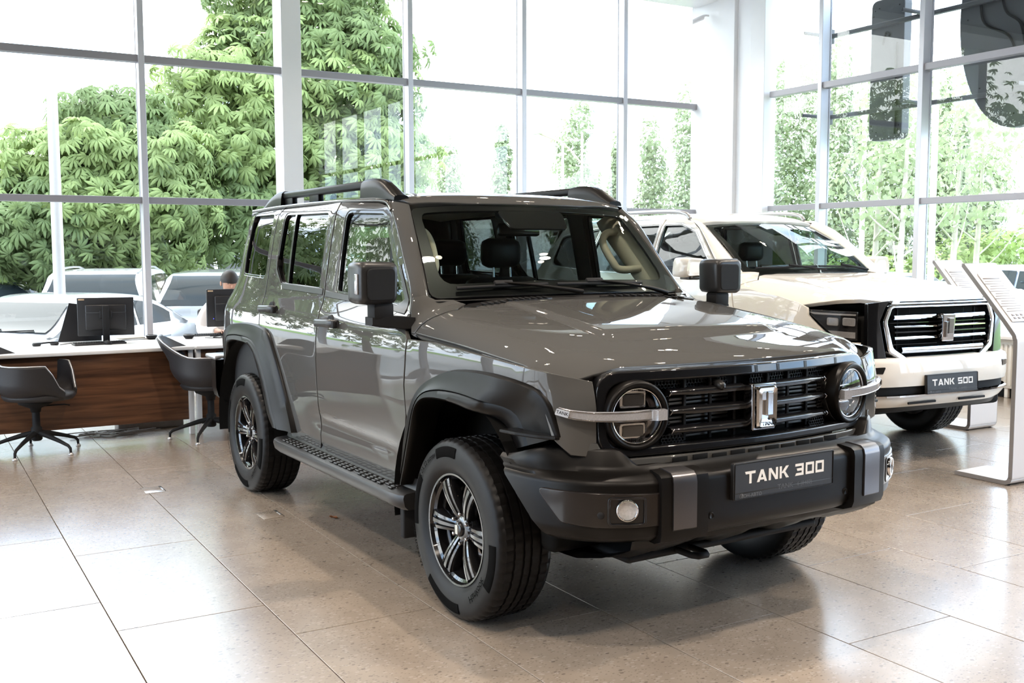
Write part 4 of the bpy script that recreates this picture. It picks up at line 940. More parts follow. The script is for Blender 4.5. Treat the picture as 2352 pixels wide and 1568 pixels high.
def build_wheel(parent, loc, rz, detail=True):
    # outward side is -y before turning
    rim = MB(); rim.lathe([(.236, .112), (.234, .117), (.226, .116), (.220, .100), (.208, .092), (.204, .06), (.196, 0), (.195, -.09), (.225, -.11)], 64, Matrix.Rotation(R_(90), 4, 'X'))
    for k in range(6):
        a = R_(60*k); c_, s_ = math.cos(a), math.sin(a); Gs = []
        for t in np.linspace(0, 1, 10):
            r = .030+.182*t; w = .024+.014*t+.006*t*t; dep = .070+.028*math.sin(t*2.0)+.004*t
            sec = [(-1.0, -.040), (-1.0, -.008), (-.86, .004), (-.52, .006), (-.40, -.004), (-.30, -.004), (-.2, .010), (.2, .010), (.30, -.004), (.40, -.004), (.52, .006), (.86, .004), (1.0, -.008), (1.0, -.040)]
            Gs.append([(r*c_-w*u*s_, -(dep+d), r*s_+w*u*c_) for u, d in sec])
        rim.grid(np.array(Gs), flip=True)
    rim.lathe([(.0005, .090), (.040, .090), (.060, .080), (.075, .050), (.075, .02)], 36, Matrix.Rotation(R_(90), 4, 'X'))
    w = rim.build('wheel', MAT['rim_black'], parent, auto=35)
    w.location = loc; w.rotation_euler = (0, 0, rz)
    tyre_mesh().build('tyre', MAT['rubber'], w, auto=40)
    MB().lathe([(.0005, .1085), (.018, .1075), (.028, .104), (.032, .097), (.033, .085)], 28, Matrix.Rotation(R_(90), 4, 'X')).build('centre_cap', MAT['gloss_black'], w)
    MB().prism(rnd_poly([(-.010, -.019), (.010, -.019), (.011, .019), (-.011, .019)], .003), .1065, .1105, Matrix.Rotation(R_(90), 4, 'X')).build('cap_emblem', MAT['chrome'], w)
    for k in range(6):
        a = R_(60*k+30); MB().lathe([(.0005, .100), (.007, .099), (.0095, .094), (.010, .07)], 6, Matrix.Translation((.062*math.cos(a), 0, .062*math.sin(a))) @ Matrix.Rotation(R_(90), 4, 'X')).build('wheel_nut', MAT['dark_chrome'], w)
    MB().lathe([(.06, .03), (.165, .03), (.165, .01), (.06, .01)], 40, Matrix.Rotation(R_(90), 4, 'X')).build('brake_disc', MAT['dark_chrome'], w)
    MB().box((.07, -.045, .06), (.16, .02, .15), .015).build('brake_caliper', MAT['plastic_dark'], w)
    if detail:
        MB().box((-.020, -.0815, -.009), (.020, -.0805, .009), 0, M=Matrix.Translation((-.052, 0, .118)) @ Matrix.Rotation(R_(-62), 4, 'Y')).build('barcode_sticker', MAT['sticker'], w)
        for a0, a1 in ((-.10, .42), (1.0, 1.7), (2.45, 3.3), (4.15, 4.75)):
            G = []
            for a in np.linspace(a0, a1, 18):
                G.append([(-r*math.sin(a), -y, r*math.cos(a)) for r, y in ((.303, .1325), (.305, .1345), (.335, .1325), (.346, .1290), (.347, .1265))])
            MB().grid(G).build('sidewall_band', MAT['letter_tyre'], w)
        for body, size, r, am in (('Hankook', .040, .292, 3.95), ('ventus S2 AS X', .028, .325, .72), ('VENTUS S2 AS', .026, .337, 2.0)):
            o = arc_text(body, size, r, am, -.1362, stretch=1.1).build('tyre_lettering', MAT['letter_tyre'], w)
    return w
pm('sticker', (.52, .36, .22), .6, var=.25, scale=300); pm('letter_tyre', (.005, .005, .005), .9, 0, .03, var=.1)
TY = .804
w1 = build_wheel(car, (0, -TY, .375), 0); w2 = build_wheel(car, (-2.75, -TY, .375), 0)
w3 = build_wheel(car, (0, TY, .375), math.pi, False); w4 = build_wheel(car, (-2.75, TY, .375), math.pi, False)
# --- door mirrors
def mirror_parts():
    h = MB(); G = []
    for x, k, dx in ((-.455, .60, 0), (-.452, .80, 0), (-.462, .93, 0), (-.48, 1.0, 0), (-.55, 1.0, 0), (-.595, .97, 0), (-.605, .90, 0)):
        c = np.array([-1.035, 1.383]); P = rnd_poly([(-.093, -.093), (.090, -.090), (.096, .092), (-.094, .095)], .032, 4)*k
        G.append([(x, c[0]+p[0], c[1]+p[1]) for p in P])
    G = np.array(G); n = G.shape[1]; h.grid(G, cv=True, flip=False); h.add(G[0], [tuple(range(n))[::-1]], sm=False); h.add(G[-1], [tuple(range(n))], sm=False)
    o = h.build('door_mirror', PS, car, auto=60)
    P = rnd_poly([(-.062, -.072), (.068, -.070), (.072, .070), (-.064, .068)], .026, 4)
    f = MB(); f.prism(P, 0, .010, frame((-.457, -1.033, 1.380), (0, 1, 0), (0, 0, 1)), .004); f.build('mirror_shell', MAT['matte_black'], o)
    g = MB(); g.prism(rnd_poly([(-.078, -.078), (.076, -.076), (.078, .076), (-.078, .078)], .02), 0, .004, frame((-.606, -1.035, 1.383), (0, -1, 0), (0, 0, 1))); g.build('mirror_glass', MAT['chrome'], o)
    b = MB(); b.box((-.505, -1.135, 1.335), (-.475, -1.126, 1.425), .004); b.build('mirror_indicator', MAT['lamp_bar'], o)
    s = MB(); s.box((-.56, -1.055, 1.222), (-.475, -.955, 1.298), .015)
    G = []
    for y, z0, z1, w in ((-1.058, 1.196, 1.232, .040), (-1.02, 1.188, 1.236, .046), (-.95, 1.180, 1.236, .055), (-.90, 1.172, 1.232, .062), (-.86, 1.170, 1.228, .064)):
        G.append([(-.525-w, y, z1), (-.525+w, y, z1), (-.525+w, y, z0+.008), (-.525+w*.7, y, z0), (-.525-w, y, z0)])
    G = np.array(G); s.grid(G, cv=True); s.add(G[0], [tuple(range(5))], sm=False); s.build('mirror_arm', MBK, o, auto=35)
    return o
m1 = mirror_parts(); m2 = mirror_obj(m1, car)
for ch in m1.children: mirror_obj(ch, m2)
# --- wipers
def onws(u, v, h): 
    P, N = surf_eval(ws_surf, [(u, v)]); N = N[0] if N[0][0] > 0 else -N[0]; return P[0]+N*h
for (u0, u1, v0, v1), (ua, va, pu, pv) in (((-.585, -.115, .042, .050), (-.33, .060, .03, -.012)), ((-.070, .40, .048, .046), (.12, .062, .545, -.030))):
    mb = MB(); mb.tube([onws(u0+(u1-u0)*t, v0+(v1-v0)*t, .012) for t in np.linspace(0, 1, 9)], .009, 6); wb = mb.build('wiper_blade', MBK, car)
    mb = MB(); P = [onws(ua+(pu-ua)*t, va+(pv-va)*t, .020+.012*math.sin(math.pi*t)) for t in np.linspace(0, 1, 8)]; mb.tube(P, [.007, .007, .0075, .008, .009, .011, .013, .015], 6); mb.build('wiper_arm', PD, car)
    c = onws(ua, va, .018); MB().box((-.05, -.012, -.008), (.05, .012, .008), .004, M=frame(c, (0, 1 if True else 0, 0), nrm(onws(ua, va+.1, 0)-onws(ua, va, 0)))).build('wiper_clip', MBK, car)
# --- tail
def tail(u, v): return np.stack([-3.428+.18*smooth(1.12, 1.42, v)+.06*smooth(1.45, 1.8, v)+.15*np.maximum(0, np.abs(u)-.6)**2, u, v], 1)
tw = rnd_poly([(-.56, 1.32), (.56, 1.32), (.52, 1.70), (-.52, 1.70)], .06)
tg = data_obj('tailgate', panel_data(rnd_poly([(-.745, .60), (.745, .60), (.73, 1.2), (.68, 1.80), (-.68, 1.80), (-.73, 1.2)], .03), tail, [tw], thick=.03, bev=.006, step=.06, sgn=-1), PG, car)
data_obj('tailgate_window', panel_data(inset(tw, .004), tail, thick=.006, bev=.001, step=.1, off=-.01, sgn=-1), MAT['side_glass'], tg)
mb = MB(); G = []
for y, x in ((-.93, -3.36), (-.925, -3.48), (-.90, -3.56), (-.84, -3.60), (-.5, -3.62), (0, -3.625), (.5, -3.62), (.84, -3.60), (.90, -3.56), (.925, -3.48), (.93, -3.36)):
    G.append([(x*.97-.03*3.0*0, y*.96, .80), (x, y, .785), (x, y, .60), (x+.02, y*.99, .54), (x+.10, y*.95, .50)])
mb.grid(G); rb = mb.build('rear_bumper', PD, car, auto=40)
for s in (-1, 1): MB().box((-3.60, min(s*.80, s*.935), .786), (-3.37, max(s*.80, s*.935), .815), .012).build('bumper_step_trim', MAT['silver_satin'], rb)
sw = MB().lathe([(.0005, .13), (.20, .13), (.33, .10), (.36, .05), (.365, -.06), (.34, -.10)], 40, frame((-3.47, .10, 1.02), (0, 1, 0), (0, 0, 1), (-1, 0, 0))); sw.build('spare_wheel_cover', PG, car)
# --- cabin
DK, SB_ = MAT['interior_dark'], MAT['seat_black']
def lining_surf(u, v): P = body_side(u, v); P[:, 1] += .045; return P
lp = [(-3.30, .46), (-.45, .46), (-.46, 1.14), (-.66, 1.30), (-.94, 1.66), (-1.06, 1.74), (-3.25, 1.765)]
both('door_lining', panel_data(lp, lining_surf, [hole(FW, .02), hole(RW, .02), hole(QW, .02)], thick=.008, bev=.002, step=.10), DK, car)
MB().box((-3.30, -.84, .47), (-.30, .84, .50), .01).build('cabin_floor', DK, car)
mb = MB(); G = [[tuple(roof_surf(np.array([x]), np.array([y]))[0]-np.array([0, 0, .055])) for y in np.linspace(-.68, .68, 15)] for x in np.linspace(-3.1, -1.0, 12)]; mb.grid(G); mb.build('headlining', MAT['headliner'], car)
mb = MB(); G = []
for y in np.linspace(-.80, .80, 21):
    G.append([(-.46, y*.93, 1.296), (-.56, y*.95, 1.298), (-.70, y*.96, 1.292), (-.86, y*.97, 1.275), (-.93, y, 1.24), (-.95, y, 1.05), (-.88, y, .80), (-.5, y, .7)])
mb.grid(G, flip=False); mb.build('dashboard', DK, car)
mb = MB(); mb.lathe([(.001, .03), (.10, .02), (.14, 0), (.15, -.03)], 20, frame((-.80, .37, 1.27), (1, 0, 0), (0, 1, 0))); mb.build('instrument_hood', DK, car)
MB().box((-.86, -.10, 1.27), (-.84, .22, 1.37), .01).build('centre_display', GB, car)
def seat(x, y, w=.50, name='front_seat', par=car, hr=True):
    t = MB(); t.box((x-.12, y-w/2, .66), (x+.42, y+w/2, .84), .06); s = t.build(name, SB_, par)
    b = MB(); b.box((-.07, -w/2, 0), (.07, w/2, .60), .055, M=Matrix.Translation((x-.12, y, .78)) @ Matrix.Rotation(R_(-14), 4, 'Y')); b.build('seat_back', SB_, s)
    for k in (-1, 1):
        b = MB(); b.tube([(x-.245, y+k*.06, 1.33), (x-.26, y+k*.06, 1.46)], .007, 6); b.build('headrest_rod', MAT['chrome'], s)
    h = MB(); h.box((x-.33, y-.13, 1.42), (x-.21, y+.13, 1.60), .05); h.build('headrest', SB_, s)
    return s
seat(-1.48, -.37); seat(-1.48, .37)
for y in (-.48, .0, .48): seat(-2.35, y, .46, 'rear_seat')
sw = MB(); Ms = frame((-.98, .37, 1.12), (0, 1, 0), (.42, 0, .90))
sw.tube([tuple(np.array(Ms.to_3x3()) @ np.array([.19*math.cos(a), .19*math.sin(a), 0])+np.array(Ms.translation)) for a in np.linspace(0, 2*math.pi, 36, endpoint=False)], .016, 8, closed=True)
sw = sw.build('steering_wheel', DK, car)
s2 = MB(); s2.lathe([(.0005, .02), (.05, .015), (.06, -.02)], 18, Ms); s2.box((-.18, -.015, -.01), (.18, .015, .01), .004, M=Ms); s2.box((-.015, -.18, -.01), (.015, 0, .01), .004, M=Ms); s2.build('steering_hub', DK, sw)
for s in (-1, 1):
    A_ = catmull([(-1.03, s*.640, 1.71), (-.90, s*.672, 1.56), (-.77, s*.70, 1.42), (-.67, s*.725, 1.31)], 6)
    G = [[p+np.array([.06, s*.02, .03]), p+np.array([.03, -s*.035, .01]), p+np.array([-.03, -s*.055, -.03]), p+np.array([-.12, s*.03, -.06])] for p in A_]
    pl_ = MB().grid(np.array(G), flip=(s > 0)).build('pillar_trim', MAT['interior_beige'], car)
    gh = catmull([(-.93, s*.63, 1.63), (-.945, s*.565, 1.615), (-.93, s*.535, 1.56), (-.86, s*.55, 1.46), (-.83, s*.58, 1.42), (-.76, s*.67, 1.425)], 6)
    MB().tube(gh, .021, 10).build('grab_handle', MAT['interior_beige'], pl_)
MB().box((-.99, -.12, 1.60), (-.955, .14, 1.67), .015).build('rear_view_mirror', GB, car)
MB().box((-1.00, -.13, 1.69), (-.88, .13, 1.76), .02).build('sensor_housing', DK, car)
# inner bulkhead under the hood, so nothing shows through the arches and intake
MB().box((-.5, -.60, .46), (.66, .60, .98), .03).build('engine_bay', MAT['liner_black'], car)
# ---------------------------------------------------------------- the white SUV beside it
WX, WY, WA = -1.940, 3.773, R_(-4.532)
suv = empty('suv', (WX, WY, 0), WA, 'white SUV with chrome grille and silver wheels standing behind the grey one', 'car')
PW, CH = MAT['paint_white'], MAT['chrome']
CZ = [.34, .50, .62, .80, 1.0, 1.10, 1.18, 1.24, 1.30, 1.5, 1.70, 1.76, 1.80, 1.83]
CYW = [.900, .925, .942, .958, .962, .955, .940, .918, .896, .838, .765, .735, .700, .655]
_wz = np.linspace(.34, 1.83, 300); _wy = np.convolve(np.pad(np.interp(_wz, CZ, CYW), 8, mode='edge'), np.hanning(17)/np.hanning(17).sum(), 'valid')
WPLAN = catmull([(-3.90, -.3), (-3.89, -.62), (-3.86, -.78), (-3.78, -.88), (-3.6, -.93), (-3.2, -.952), (-2.4, -.962), (-1.2, -.963), (-.4, -.962), (.1, -.956), (.35, -.945), (.52, -.922), (.66, -.875), (.77, -.79), (.83, -.70), (.87, -.58), (.90, -.4), (.92, -.2), (.925, 0)], 12)
_wl = np.r_[0, np.cumsum(np.linalg.norm(np.diff(WPLAN, axis=0), axis=1))]; _wl -= np.interp(0, WPLAN[:, 0], _wl)
def ws_at(x): return float(np.interp(x, WPLAN[:, 0]+np.arange(len(WPLAN))*1e-9, _wl))
def wside(s, z):
    x, y = np.interp(s, _wl, WPLAN[:, 0]), np.interp(s, _wl, WPLAN[:, 1]); w = np.clip(np.abs(y)/.9, 0, 1)
    dy = (np.interp(z, _wz, _wy)-.962)*(1-.7*smooth(.45, .75, x)); k = smooth(-3.2, -3.8, x)
    return np.stack([x+k*.35*smooth(1.15, 1.8, z), y-dy*w+.015*np.exp(-((z-.72)/.07)**2)*smooth(-2.2, -1.8, x)*(1-smooth(-.9, -.5, x)), z+0*x], 1)
wlab = dict(thick=.02, bev=.004, step=.07)
wFW = rnd_poly([(-.56, 1.285), (-1.50, 1.315), (-1.50, 1.752), (-1.25, 1.750), (-1.02, 1.68)], [.03, .02, .02, .10, .06])
wRW = rnd_poly([(-1.58, 1.318), (-2.50, 1.335), (-2.60, 1.45), (-2.48, 1.745), (-1.58, 1.755)], [.02, .06, .05, .04, .02])
wQW = rnd_poly([(-2.66, 1.345), (-3.38, 1.38), (-3.30, 1.66), (-2.55, 1.738)], [.04, .1, .06, .03])
wFD = [(-.30, .50), (-.28, 1.05), (-.34, 1.20), (-.50, 1.300), (-.98, 1.705), (-1.12, 1.775), (-1.28, 1.800), (-1.54, 1.805), (-1.54, .46), (-.40, .46)]
wRD = [(-1.55, .46), (-1.55, 1.805), (-2.40, 1.798), (-2.56, 1.75), (-2.64, 1.45), (-2.66, 1.1), (-2.50, .98), (-2.38, .80), (-2.30, .46)]
wQP = [(-2.57, 1.75), (-2.45, 1.808), (-3.60, 1.795), (-3.95, 1.60), (-4.05, 1.2), (-4.05, .60), (-3.42, .60), (-3.34, .80), (-3.12, .97), (-2.85, 1.02), (-2.67, 1.08), (-2.65, 1.45)]
wFP = [(-.29, .50), (-.27, 1.05), (-.33, 1.20), (-.10, 1.218), (.2, 1.185), (.40, 1.145), (.49, 1.112), (.50, 1.06), (.58, .99), (.64, .94), (.52, .84), (.44, .75), (.36, .84), (.2, .92), (0, .945), (-.2, .90), (-.34, .80), (-.42, .50)]
wfd = both('front_door', panel_data(wFD, wside, [wFW], **wlab), PW, suv); wrd = both('rear_door', panel_data(wRD, wside, [wRW], **wlab), PW, suv)
wqp = both('rear_quarter_panel', panel_data(wQP, wside, [wQW], **wlab), PW, suv); both('front_fender', panel_data([(ws_at(x), z) if x > .3 else (x, z) for x, z in wFP], wside, **wlab), PW, suv)
for W_, dd, m_ in ((wFW, wfd, 'side_glass'), (wRW, wrd, 'privacy_glass'), (wQW, wqp, 'privacy_glass')):
    for k, d in enumerate(dd):
        data_obj('window_pane', panel_data(hole(W_, .010), wside, off=-.014, thick=.006, bev=.001, step=.1), MAT[m_], d, mirror=bool(k))
        data_obj('window_seal', panel_data(hole(W_, .006), wside, [hole(W_, -.010)], off=-.003, thick=.015, bev=.003, step=.09), GB, d, mirror=bool(k))
        data_obj('chrome_trim', panel_data(hole(W_, .016), wside, [hole(W_, .005)], off=.003, thick=.008, bev=.003, step=.09), CH, d, mirror=bool(k))
for k, d in enumerate(wfd):
    h = MB().box((-1.42, (-.985 if not k else .955), 1.085), (-1.20, (-.955 if not k else .985), 1.115), .012).build('door_handle', CH, d)
for k, d in enumerate(wrd): MB().box((-2.46, (-.985 if not k else .955), 1.09), (-2.24, (-.955 if not k else .985), 1.12), .012).build('door_handle', CH, d)
# hood
WH = catmull([(-.42, 1.338), (-.2, 1.322), (.1, 1.292), (.4, 1.258), (.6, 1.228), (.74, 1.200), (.84, 1.178), (.875, 1.165)], 10)
def whood(u, v):
    av = np.abs(v); t = np.interp(av, [0, .25, .50, .62, .72, .80, .86, .905, .93], [0, .02, .04, .02, .10, .28, .52, .80, 1.0])
    c = np.interp(u, WH[:, 0], WH[:, 1]); e = np.interp(u, [-.42, -.1, .2, .40, .60, .75, .875], [1.225, 1.222, 1.190, 1.150, 1.112, 1.10, 1.10])
    bow = .10*np.minimum(av, .6)**2+.62*np.maximum(0, av-.45)**2; x = -.42+(u+.42)/1.295*(1.295-bow); ysc = np.interp(x, [-.42, .35, .55, .70, .88], [1, .995, .975, .935, .86])
    return np.stack([x, v*ysc, c-(c-e)*t-.014*smooth(.46, .50, av)*(1-smooth(.60, .72, av))*smooth(-.3, 0, u)], 1)
who = [(-.30, -.93), (.2, -.93), (.55, -.93), (.70, -.86), (.80, -.75), (.82, -.66), (.875, -.50), (.875, 0), (.875, .50), (.82, .66), (.80, .75), (.70, .86), (.55, .93), (.2, .93), (-.30, .93), (-.16, .80), (-.28, .70), (-.40, .4), (-.42, 0), (-.40, -.4), (-.28, -.70), (-.16, -.80)]
data_obj('hood', panel_data(who, whood, thick=.03, bev=.006, step=.05), PW, suv)
sc_ = [(-.31, -.93), (-.17, -.80), (-.29, -.70), (-.40, -.60), (-.50, -.70), (-.44, -.80)]
def wsc(u, v): P = whood(u, v); P[:, 2] += .02*smooth(-.30, -.5, u); return P
both('scuttle_panel', panel_data(sc_, wsc, thick=.02, bev=.003, step=.04), PW, suv)
# windscreen, roof, pillars
wWT = catmull([(-1.05, 0, 1.772), (-1.06, -.3, 1.765), (-1.104, -.603, 1.739)], 8); wWB = catmull([(-.34, 0, 1.338), (-.36, -.35, 1.336), (-.45, -.705, 1.331)], 8)
def wws(u, v):
    i = np.clip(np.abs(u)/.705, 0, 1.3); t = v/.78
    def ev(C):
        d = np.linspace(0, 1, len(C)); P = np.stack([np.interp(np.minimum(i, 1), d, C[:, k]) for k in range(3)], 1); return P+np.maximum(i-1, 0)[:, None]*np.array([-.15, -.65, -.02])
    a, b = ev(wWB), ev(wWT); P = a+(b-a)*t[:, None]; q = .03*np.sin(np.pi*np.clip(t, 0, 1)); P[:, 0] += q*.5; P[:, 2] += q; P[:, 1] *= np.where(u > 0, -1, 1); return P
wp_ = rnd_poly([(-.705, 0), (.705, 0), (.705, .78), (-.705, .78)], .05)
data_obj('windscreen', panel_data(inset(wp_, .004), wws, thick=.005, bev=.001, step=.08), MAT['windscreen'], suv)
data_obj('windscreen_border', panel_data(wp_, wws, [rnd_poly([(-.65, .07), (.65, .07), (.66, .74), (-.66, .74)], .06)], thick=.012, bev=.003, step=.06, off=-.007), GB, suv)
_wr = catmull([(0, 1.868), (.3, 1.864), (.5, 1.852), (.62, 1.832), (.68, 1.810), (.70, 1.795)], 8); _wx = catmull([(-3.85, -.15), (-3.6, -.06), (-3.0, -.015), (-2.2, 0), (-1.6, -.005), (-1.3, -.025), (-1.1, -.065), (-1.03, -.088)], 8)
def wroof(x, y): ay = np.abs(y); return np.stack([x-.06*(ay/.7)**2*smooth(-1.4, -1.0, x), y, np.interp(ay, _wr[:, 0], _wr[:, 1])+np.interp(x, _wx[:, 0], _wx[:, 1])], 1)
data_obj('roof', panel_data([(-3.80, -.60), (-3.6, -.69), (-1.2, -.69), (-1.08, -.64), (-1.035, -.4), (-1.03, 0), (-1.035, .4), (-1.08, .64), (-1.2, .69), (-3.6, .69), (-3.80, .60)], wroof, thick=.03, bev=.008, step=.08), PW, suv)
A = catmull([(-1.115, -.60, 1.745), (-.90, -.635, 1.620), (-.65, -.675, 1.465), (-.46, -.705, 1.330), (-.40, -.72, 1.29)], 6); B = catmull([(-1.20, -.70, 1.795), (-.98, -.758, 1.712), (-.70, -.84, 1.490), (-.48, -.896, 1.300), (-.36, -.925, 1.20)], 6)
G = []
for p, q in zip(A, B):
    o = nrm([.5, -.6, .5]); w = np.linalg.norm(q-p); G.append([p+np.array([-.02, .02, -.02]), p, p*.8+q*.2+o*w*.10, p*.5+q*.5+o*w*.17, p*.2+q*.8+o*w*.12, q, q+np.array([-.01, .03, -.01])])
o_ = MB().grid(np.array(G)).build('windscreen_pillar', PW, suv); mirror_obj(o_, suv)
o_ = MB().tube(catmull([(-1.25, -.655, 1.80), (-1.32, -.655, 1.845), (-1.6, -.655, 1.872), (-2.6, -.655, 1.876), (-3.2, -.655, 1.862), (-3.5, -.655, 1.79)], 6), .018, 8).build('roof_rail', MAT['silver_satin'], suv); mirror_obj(o_, suv)
mb = MB(); G = []
for y in np.linspace(-.72, .72, 19):
    w = wws(np.array([-y]), np.array([0.]))[0]; G.append([(w[0]-.01, y, w[2]-.006), (w[0]+.03, y, w[2]-.02), (-.30-.1*(y/.7)**2, y, 1.295)])
mb.grid(G); mb.build('cowl', PD, suv)
for a, b_, pv in (((-.60, .05), (.0, .06), (.05, -.0)), ((.02, .06), (.55, .05), (.60, .0))):
    n0 = lambda u, v, h: (lambda P, N: P[0]+N[0]*(h if N[0][2] > 0 else -h))(*surf_eval(wws, [(u, v)]))
    MB().tube([n0(a[0]+(b_[0]-a[0])*t, a[1]+(b_[1]-a[1])*t, .015) for t in np.linspace(0, 1, 8)], .009, 6).build('wiper_blade', MBK, suv)
    MB().tube([n0((a[0]+b_[0])/2+(pv[0]-(a[0]+b_[0])/2)*t, .065+(pv[1]-.065)*t, .03) for t in np.linspace(0, 1, 6)], .010, 6).build('wiper_arm', MBK, suv)
# nose
def wface(u, v): au = np.abs(u); return np.stack([.925-.10*u*u-.55*np.maximum(0, au-.5)**2-.06*(v-.95), u, v], 1)
go = rnd_poly([(-.31, .672), (.31, .672), (.545, .80), (.585, 1.02), (.53, 1.135), (-.53, 1.135), (-.585, 1.02), (-.545, .80)], [.03, .03, .06, .06, .05, .05, .06, .06])
gi = rnd_poly([(-.30, .722), (.30, .722), (.49, .835), (.535, 1.01), (.49, 1.108), (-.49, 1.108), (-.535, 1.01), (-.49, .835)], [.03, .03, .05, .05, .03, .03, .05, .05])
data_obj('grille_frame', panel_data(go, wface, [gi], thick=.09, bev=.016, step=.04), CH, suv)
mb = MB(); mb.grid([[(float(wface(np.array([y]), np.array([.9]))[0, 0])-.075, y, z) for z in (.66, 1.15)] for y in np.linspace(-.58, .58, 15)], flip=True); mb.build('grille_back', MAT['liner_black'], suv)
def wbar(z, hh, y0=.07, y1=.47, nm='grille_bar', mat=CH, out=.0):
    for s in (-1, 1):
        G = []
        for y in np.linspace(s*y0, s*y1, 14):
            x = float(wface(np.array([y]), np.array([z]))[0, 0])-.012+out; G.append([(x-.04, y, z+hh), (x-.006, y, z+hh), (x, y, z+hh*.4), (x, y, z-hh*.4), (x-.008, y, z-hh), (x-.04, y, z-hh)])
        mb = MB().grid(np.array(G), flip=(s < 0)); mb.add(G[-1], [tuple(range(6))] if s > 0 else [tuple(range(6))[::-1]], sm=False); mb.build(nm, mat, suv, auto=40)
wbar(1.045, .015); wbar(.975, .009); wbar(.938, .008, mat=GB); wbar(.896, .012)
wbar(.812, .020, .0, .42, 'grille_blade', CH, .015); wbar(1.005, .006, .05, .50, 'grille_rib', GB, -.02); wbar(.852, .006, .05, .48, 'grille_rib', GB, -.02); wbar(.762, .006, .0, .36, 'grille_rib', GB, -.02)
for y in (-.40, -.28, -.16, .16, .28, .40): MB().box((.80, y-.005, .73), (.845, y+.005, 1.10), .001).build('grille_post', MBK, suv)
Mw = frame((.935, 0, .965), (0, 1, 0), (.04, 0, 1))
e0 = MB(); e0.prism(rnd_poly([(-.060, -.100), (.060, -.100), (.066, .10), (-.066, .10)], .012), -.06, .022, Mw, .007); we = e0.build('emblem', CH, suv, auto=40)
for pl_ in ([(-.042, -.07), (-.022, -.07), (-.022, .045), (-.042, .045)], [(-.012, -.045), (.036, -.045), (.036, .07), (-.012, .07)]): MB().prism(rnd_poly(pl_, .004), .02, .034, Mw, .003).build('emblem_bar', MAT['dark_chrome'], we)
hs = [(-.52, 1.138), (.52, 1.138), (.50, 1.168), (-.50, 1.168)]
data_obj('hood_chrome', panel_data(rnd_poly(hs, .012), wface, thick=.03, bev=.006, step=.05, off=.0), CH, suv)
data_obj('hood_slot', panel_data(rnd_poly([(-.44, 1.150), (.44, 1.150), (.43, 1.160), (-.43, 1.160)], .004), wface, thick=.02, bev=.002, step=.05, off=.004), MBK, suv)
for s in (-1, 1):
    bp_ = [(s*.545, .70), (s*.60, 1.02), (s*.545, 1.135), (s*.50, 1.168), (s*.69, 1.150), (s*.70, .80), (s*.66, .70)]
    data_obj('grille_side_panel', panel_data(rnd_poly(bp_, .012), wface, thick=.05, bev=.006, step=.05, off=-.006), GB, suv)
sgn_f = {-1: False, 1: True}
HL = [(ws_at(.455), 1.103), (ws_at(.62), 1.098), (ws_at(.80)+.02, 1.088), (ws_at(.80)+.02, .885), (ws_at(.70), .895), (ws_at(.635), .955), (ws_at(.56), 1.02), (ws_at(.50), 1.06)]
for k in (False, True):
    hl = data_obj('headlamp', panel_data(HL, wside, thick=.05, bev=.004, step=.04, off=-.03), MAT['projector'], suv, mirror=k)
    data_obj('lens', panel_data(HL, wside, thick=.004, bev=.001, step=.05, off=-.002), MAT['lens_glass'], hl, mirror=k)
    for a, b_ in ((.64, .715), (.735, .80)):
        data_obj('projector_lens', panel_data(rnd_poly([(ws_at(a), .99), (ws_at(b_), .985), (ws_at(b_), 1.045), (ws_at(a), 1.05)], .015), wside, thick=.02, bev=.008, step=.03, off=-.012), MAT['lamp_clear'], hl, mirror=k)
    data_obj('light_strip', panel_data([(ws_at(.50), 1.082), (ws_at(.80), 1.072), (ws_at(.80), 1.060), (ws_at(.54), 1.066)], wside, thick=.01, bev=.003, step=.05, off=-.012), MAT['lamp_clear'], hl, mirror=k)
    data_obj('light_strip', panel_data([(ws_at(.65), .955), (ws_at(.80), .945), (ws_at(.80), .90), (ws_at(.70), .91)], wside, thick=.01, bev=.003, step=.05, off=-.012), MAT['lamp_clear'], hl, mirror=k)
    data_obj('fender_corner', panel_data([(ws_at(.64), .935), (ws_at(.705), .88), (ws_at(.81)+.02, .872), (ws_at(.81)+.02, .74), (ws_at(.5), .74), (ws_at(.53), .84)], wside, thick=.02, bev=.005, step=.05), PW, suv, mirror=k)
# bumper
WB_ = catmull([(.985, 0), (.984, .2), (.975, .38), (.95, .56), (.90, .70), (.82, .81), (.70, .895), (.58, .94), (.47, .962)], 10); _wb = np.r_[0, np.cumsum(np.linalg.norm(np.diff(WB_, axis=0), axis=1))]
def wbs(y): return float(np.interp(y, WB_[:, 1], _wb))
WSEC = [(.14, .765), (.04, .760), (.012, .748), (0, .725), (0, .60), (.006, .560)]; WSEC2 = [(.010, .505), (-.004, .498), (-.004, .486), (.012, .470), (.04, .43), (.07, .405)]; WSEC3 = [(.07, .405), (.09, .37), (.20, .345)]
def wloft(sec, nm, mat, par=suv, ymax=None, auto=40):
    G = []; S = _wb[-1] if ymax is None else wbs(ymax)
    for t in np.linspace(-1, 1, 61):
        s = abs(t)*S; p = np.array([np.interp(s, _wb, WB_[:, 0]), np.interp(s, _wb, WB_[:, 1])]); d = np.array([np.interp(s+.004, _wb, WB_[:, 0]), np.interp(s+.004, _wb, WB_[:, 1])])-np.array([np.interp(s-.004, _wb, WB_[:, 0]), np.interp(s-.004, _wb, WB_[:, 1])]); nn = nrm([d[1], -d[0]])
        k = smooth(.75, .96, p[1])
        G.append([((p-nn*o)[0], (p-nn*o)[1]*(1 if t >= 0 else -1), z-.03*k*(z > .7)) for o, z in sec])
    return MB().grid(np.array(G), flip=True).build(nm, mat, par, auto=auto)
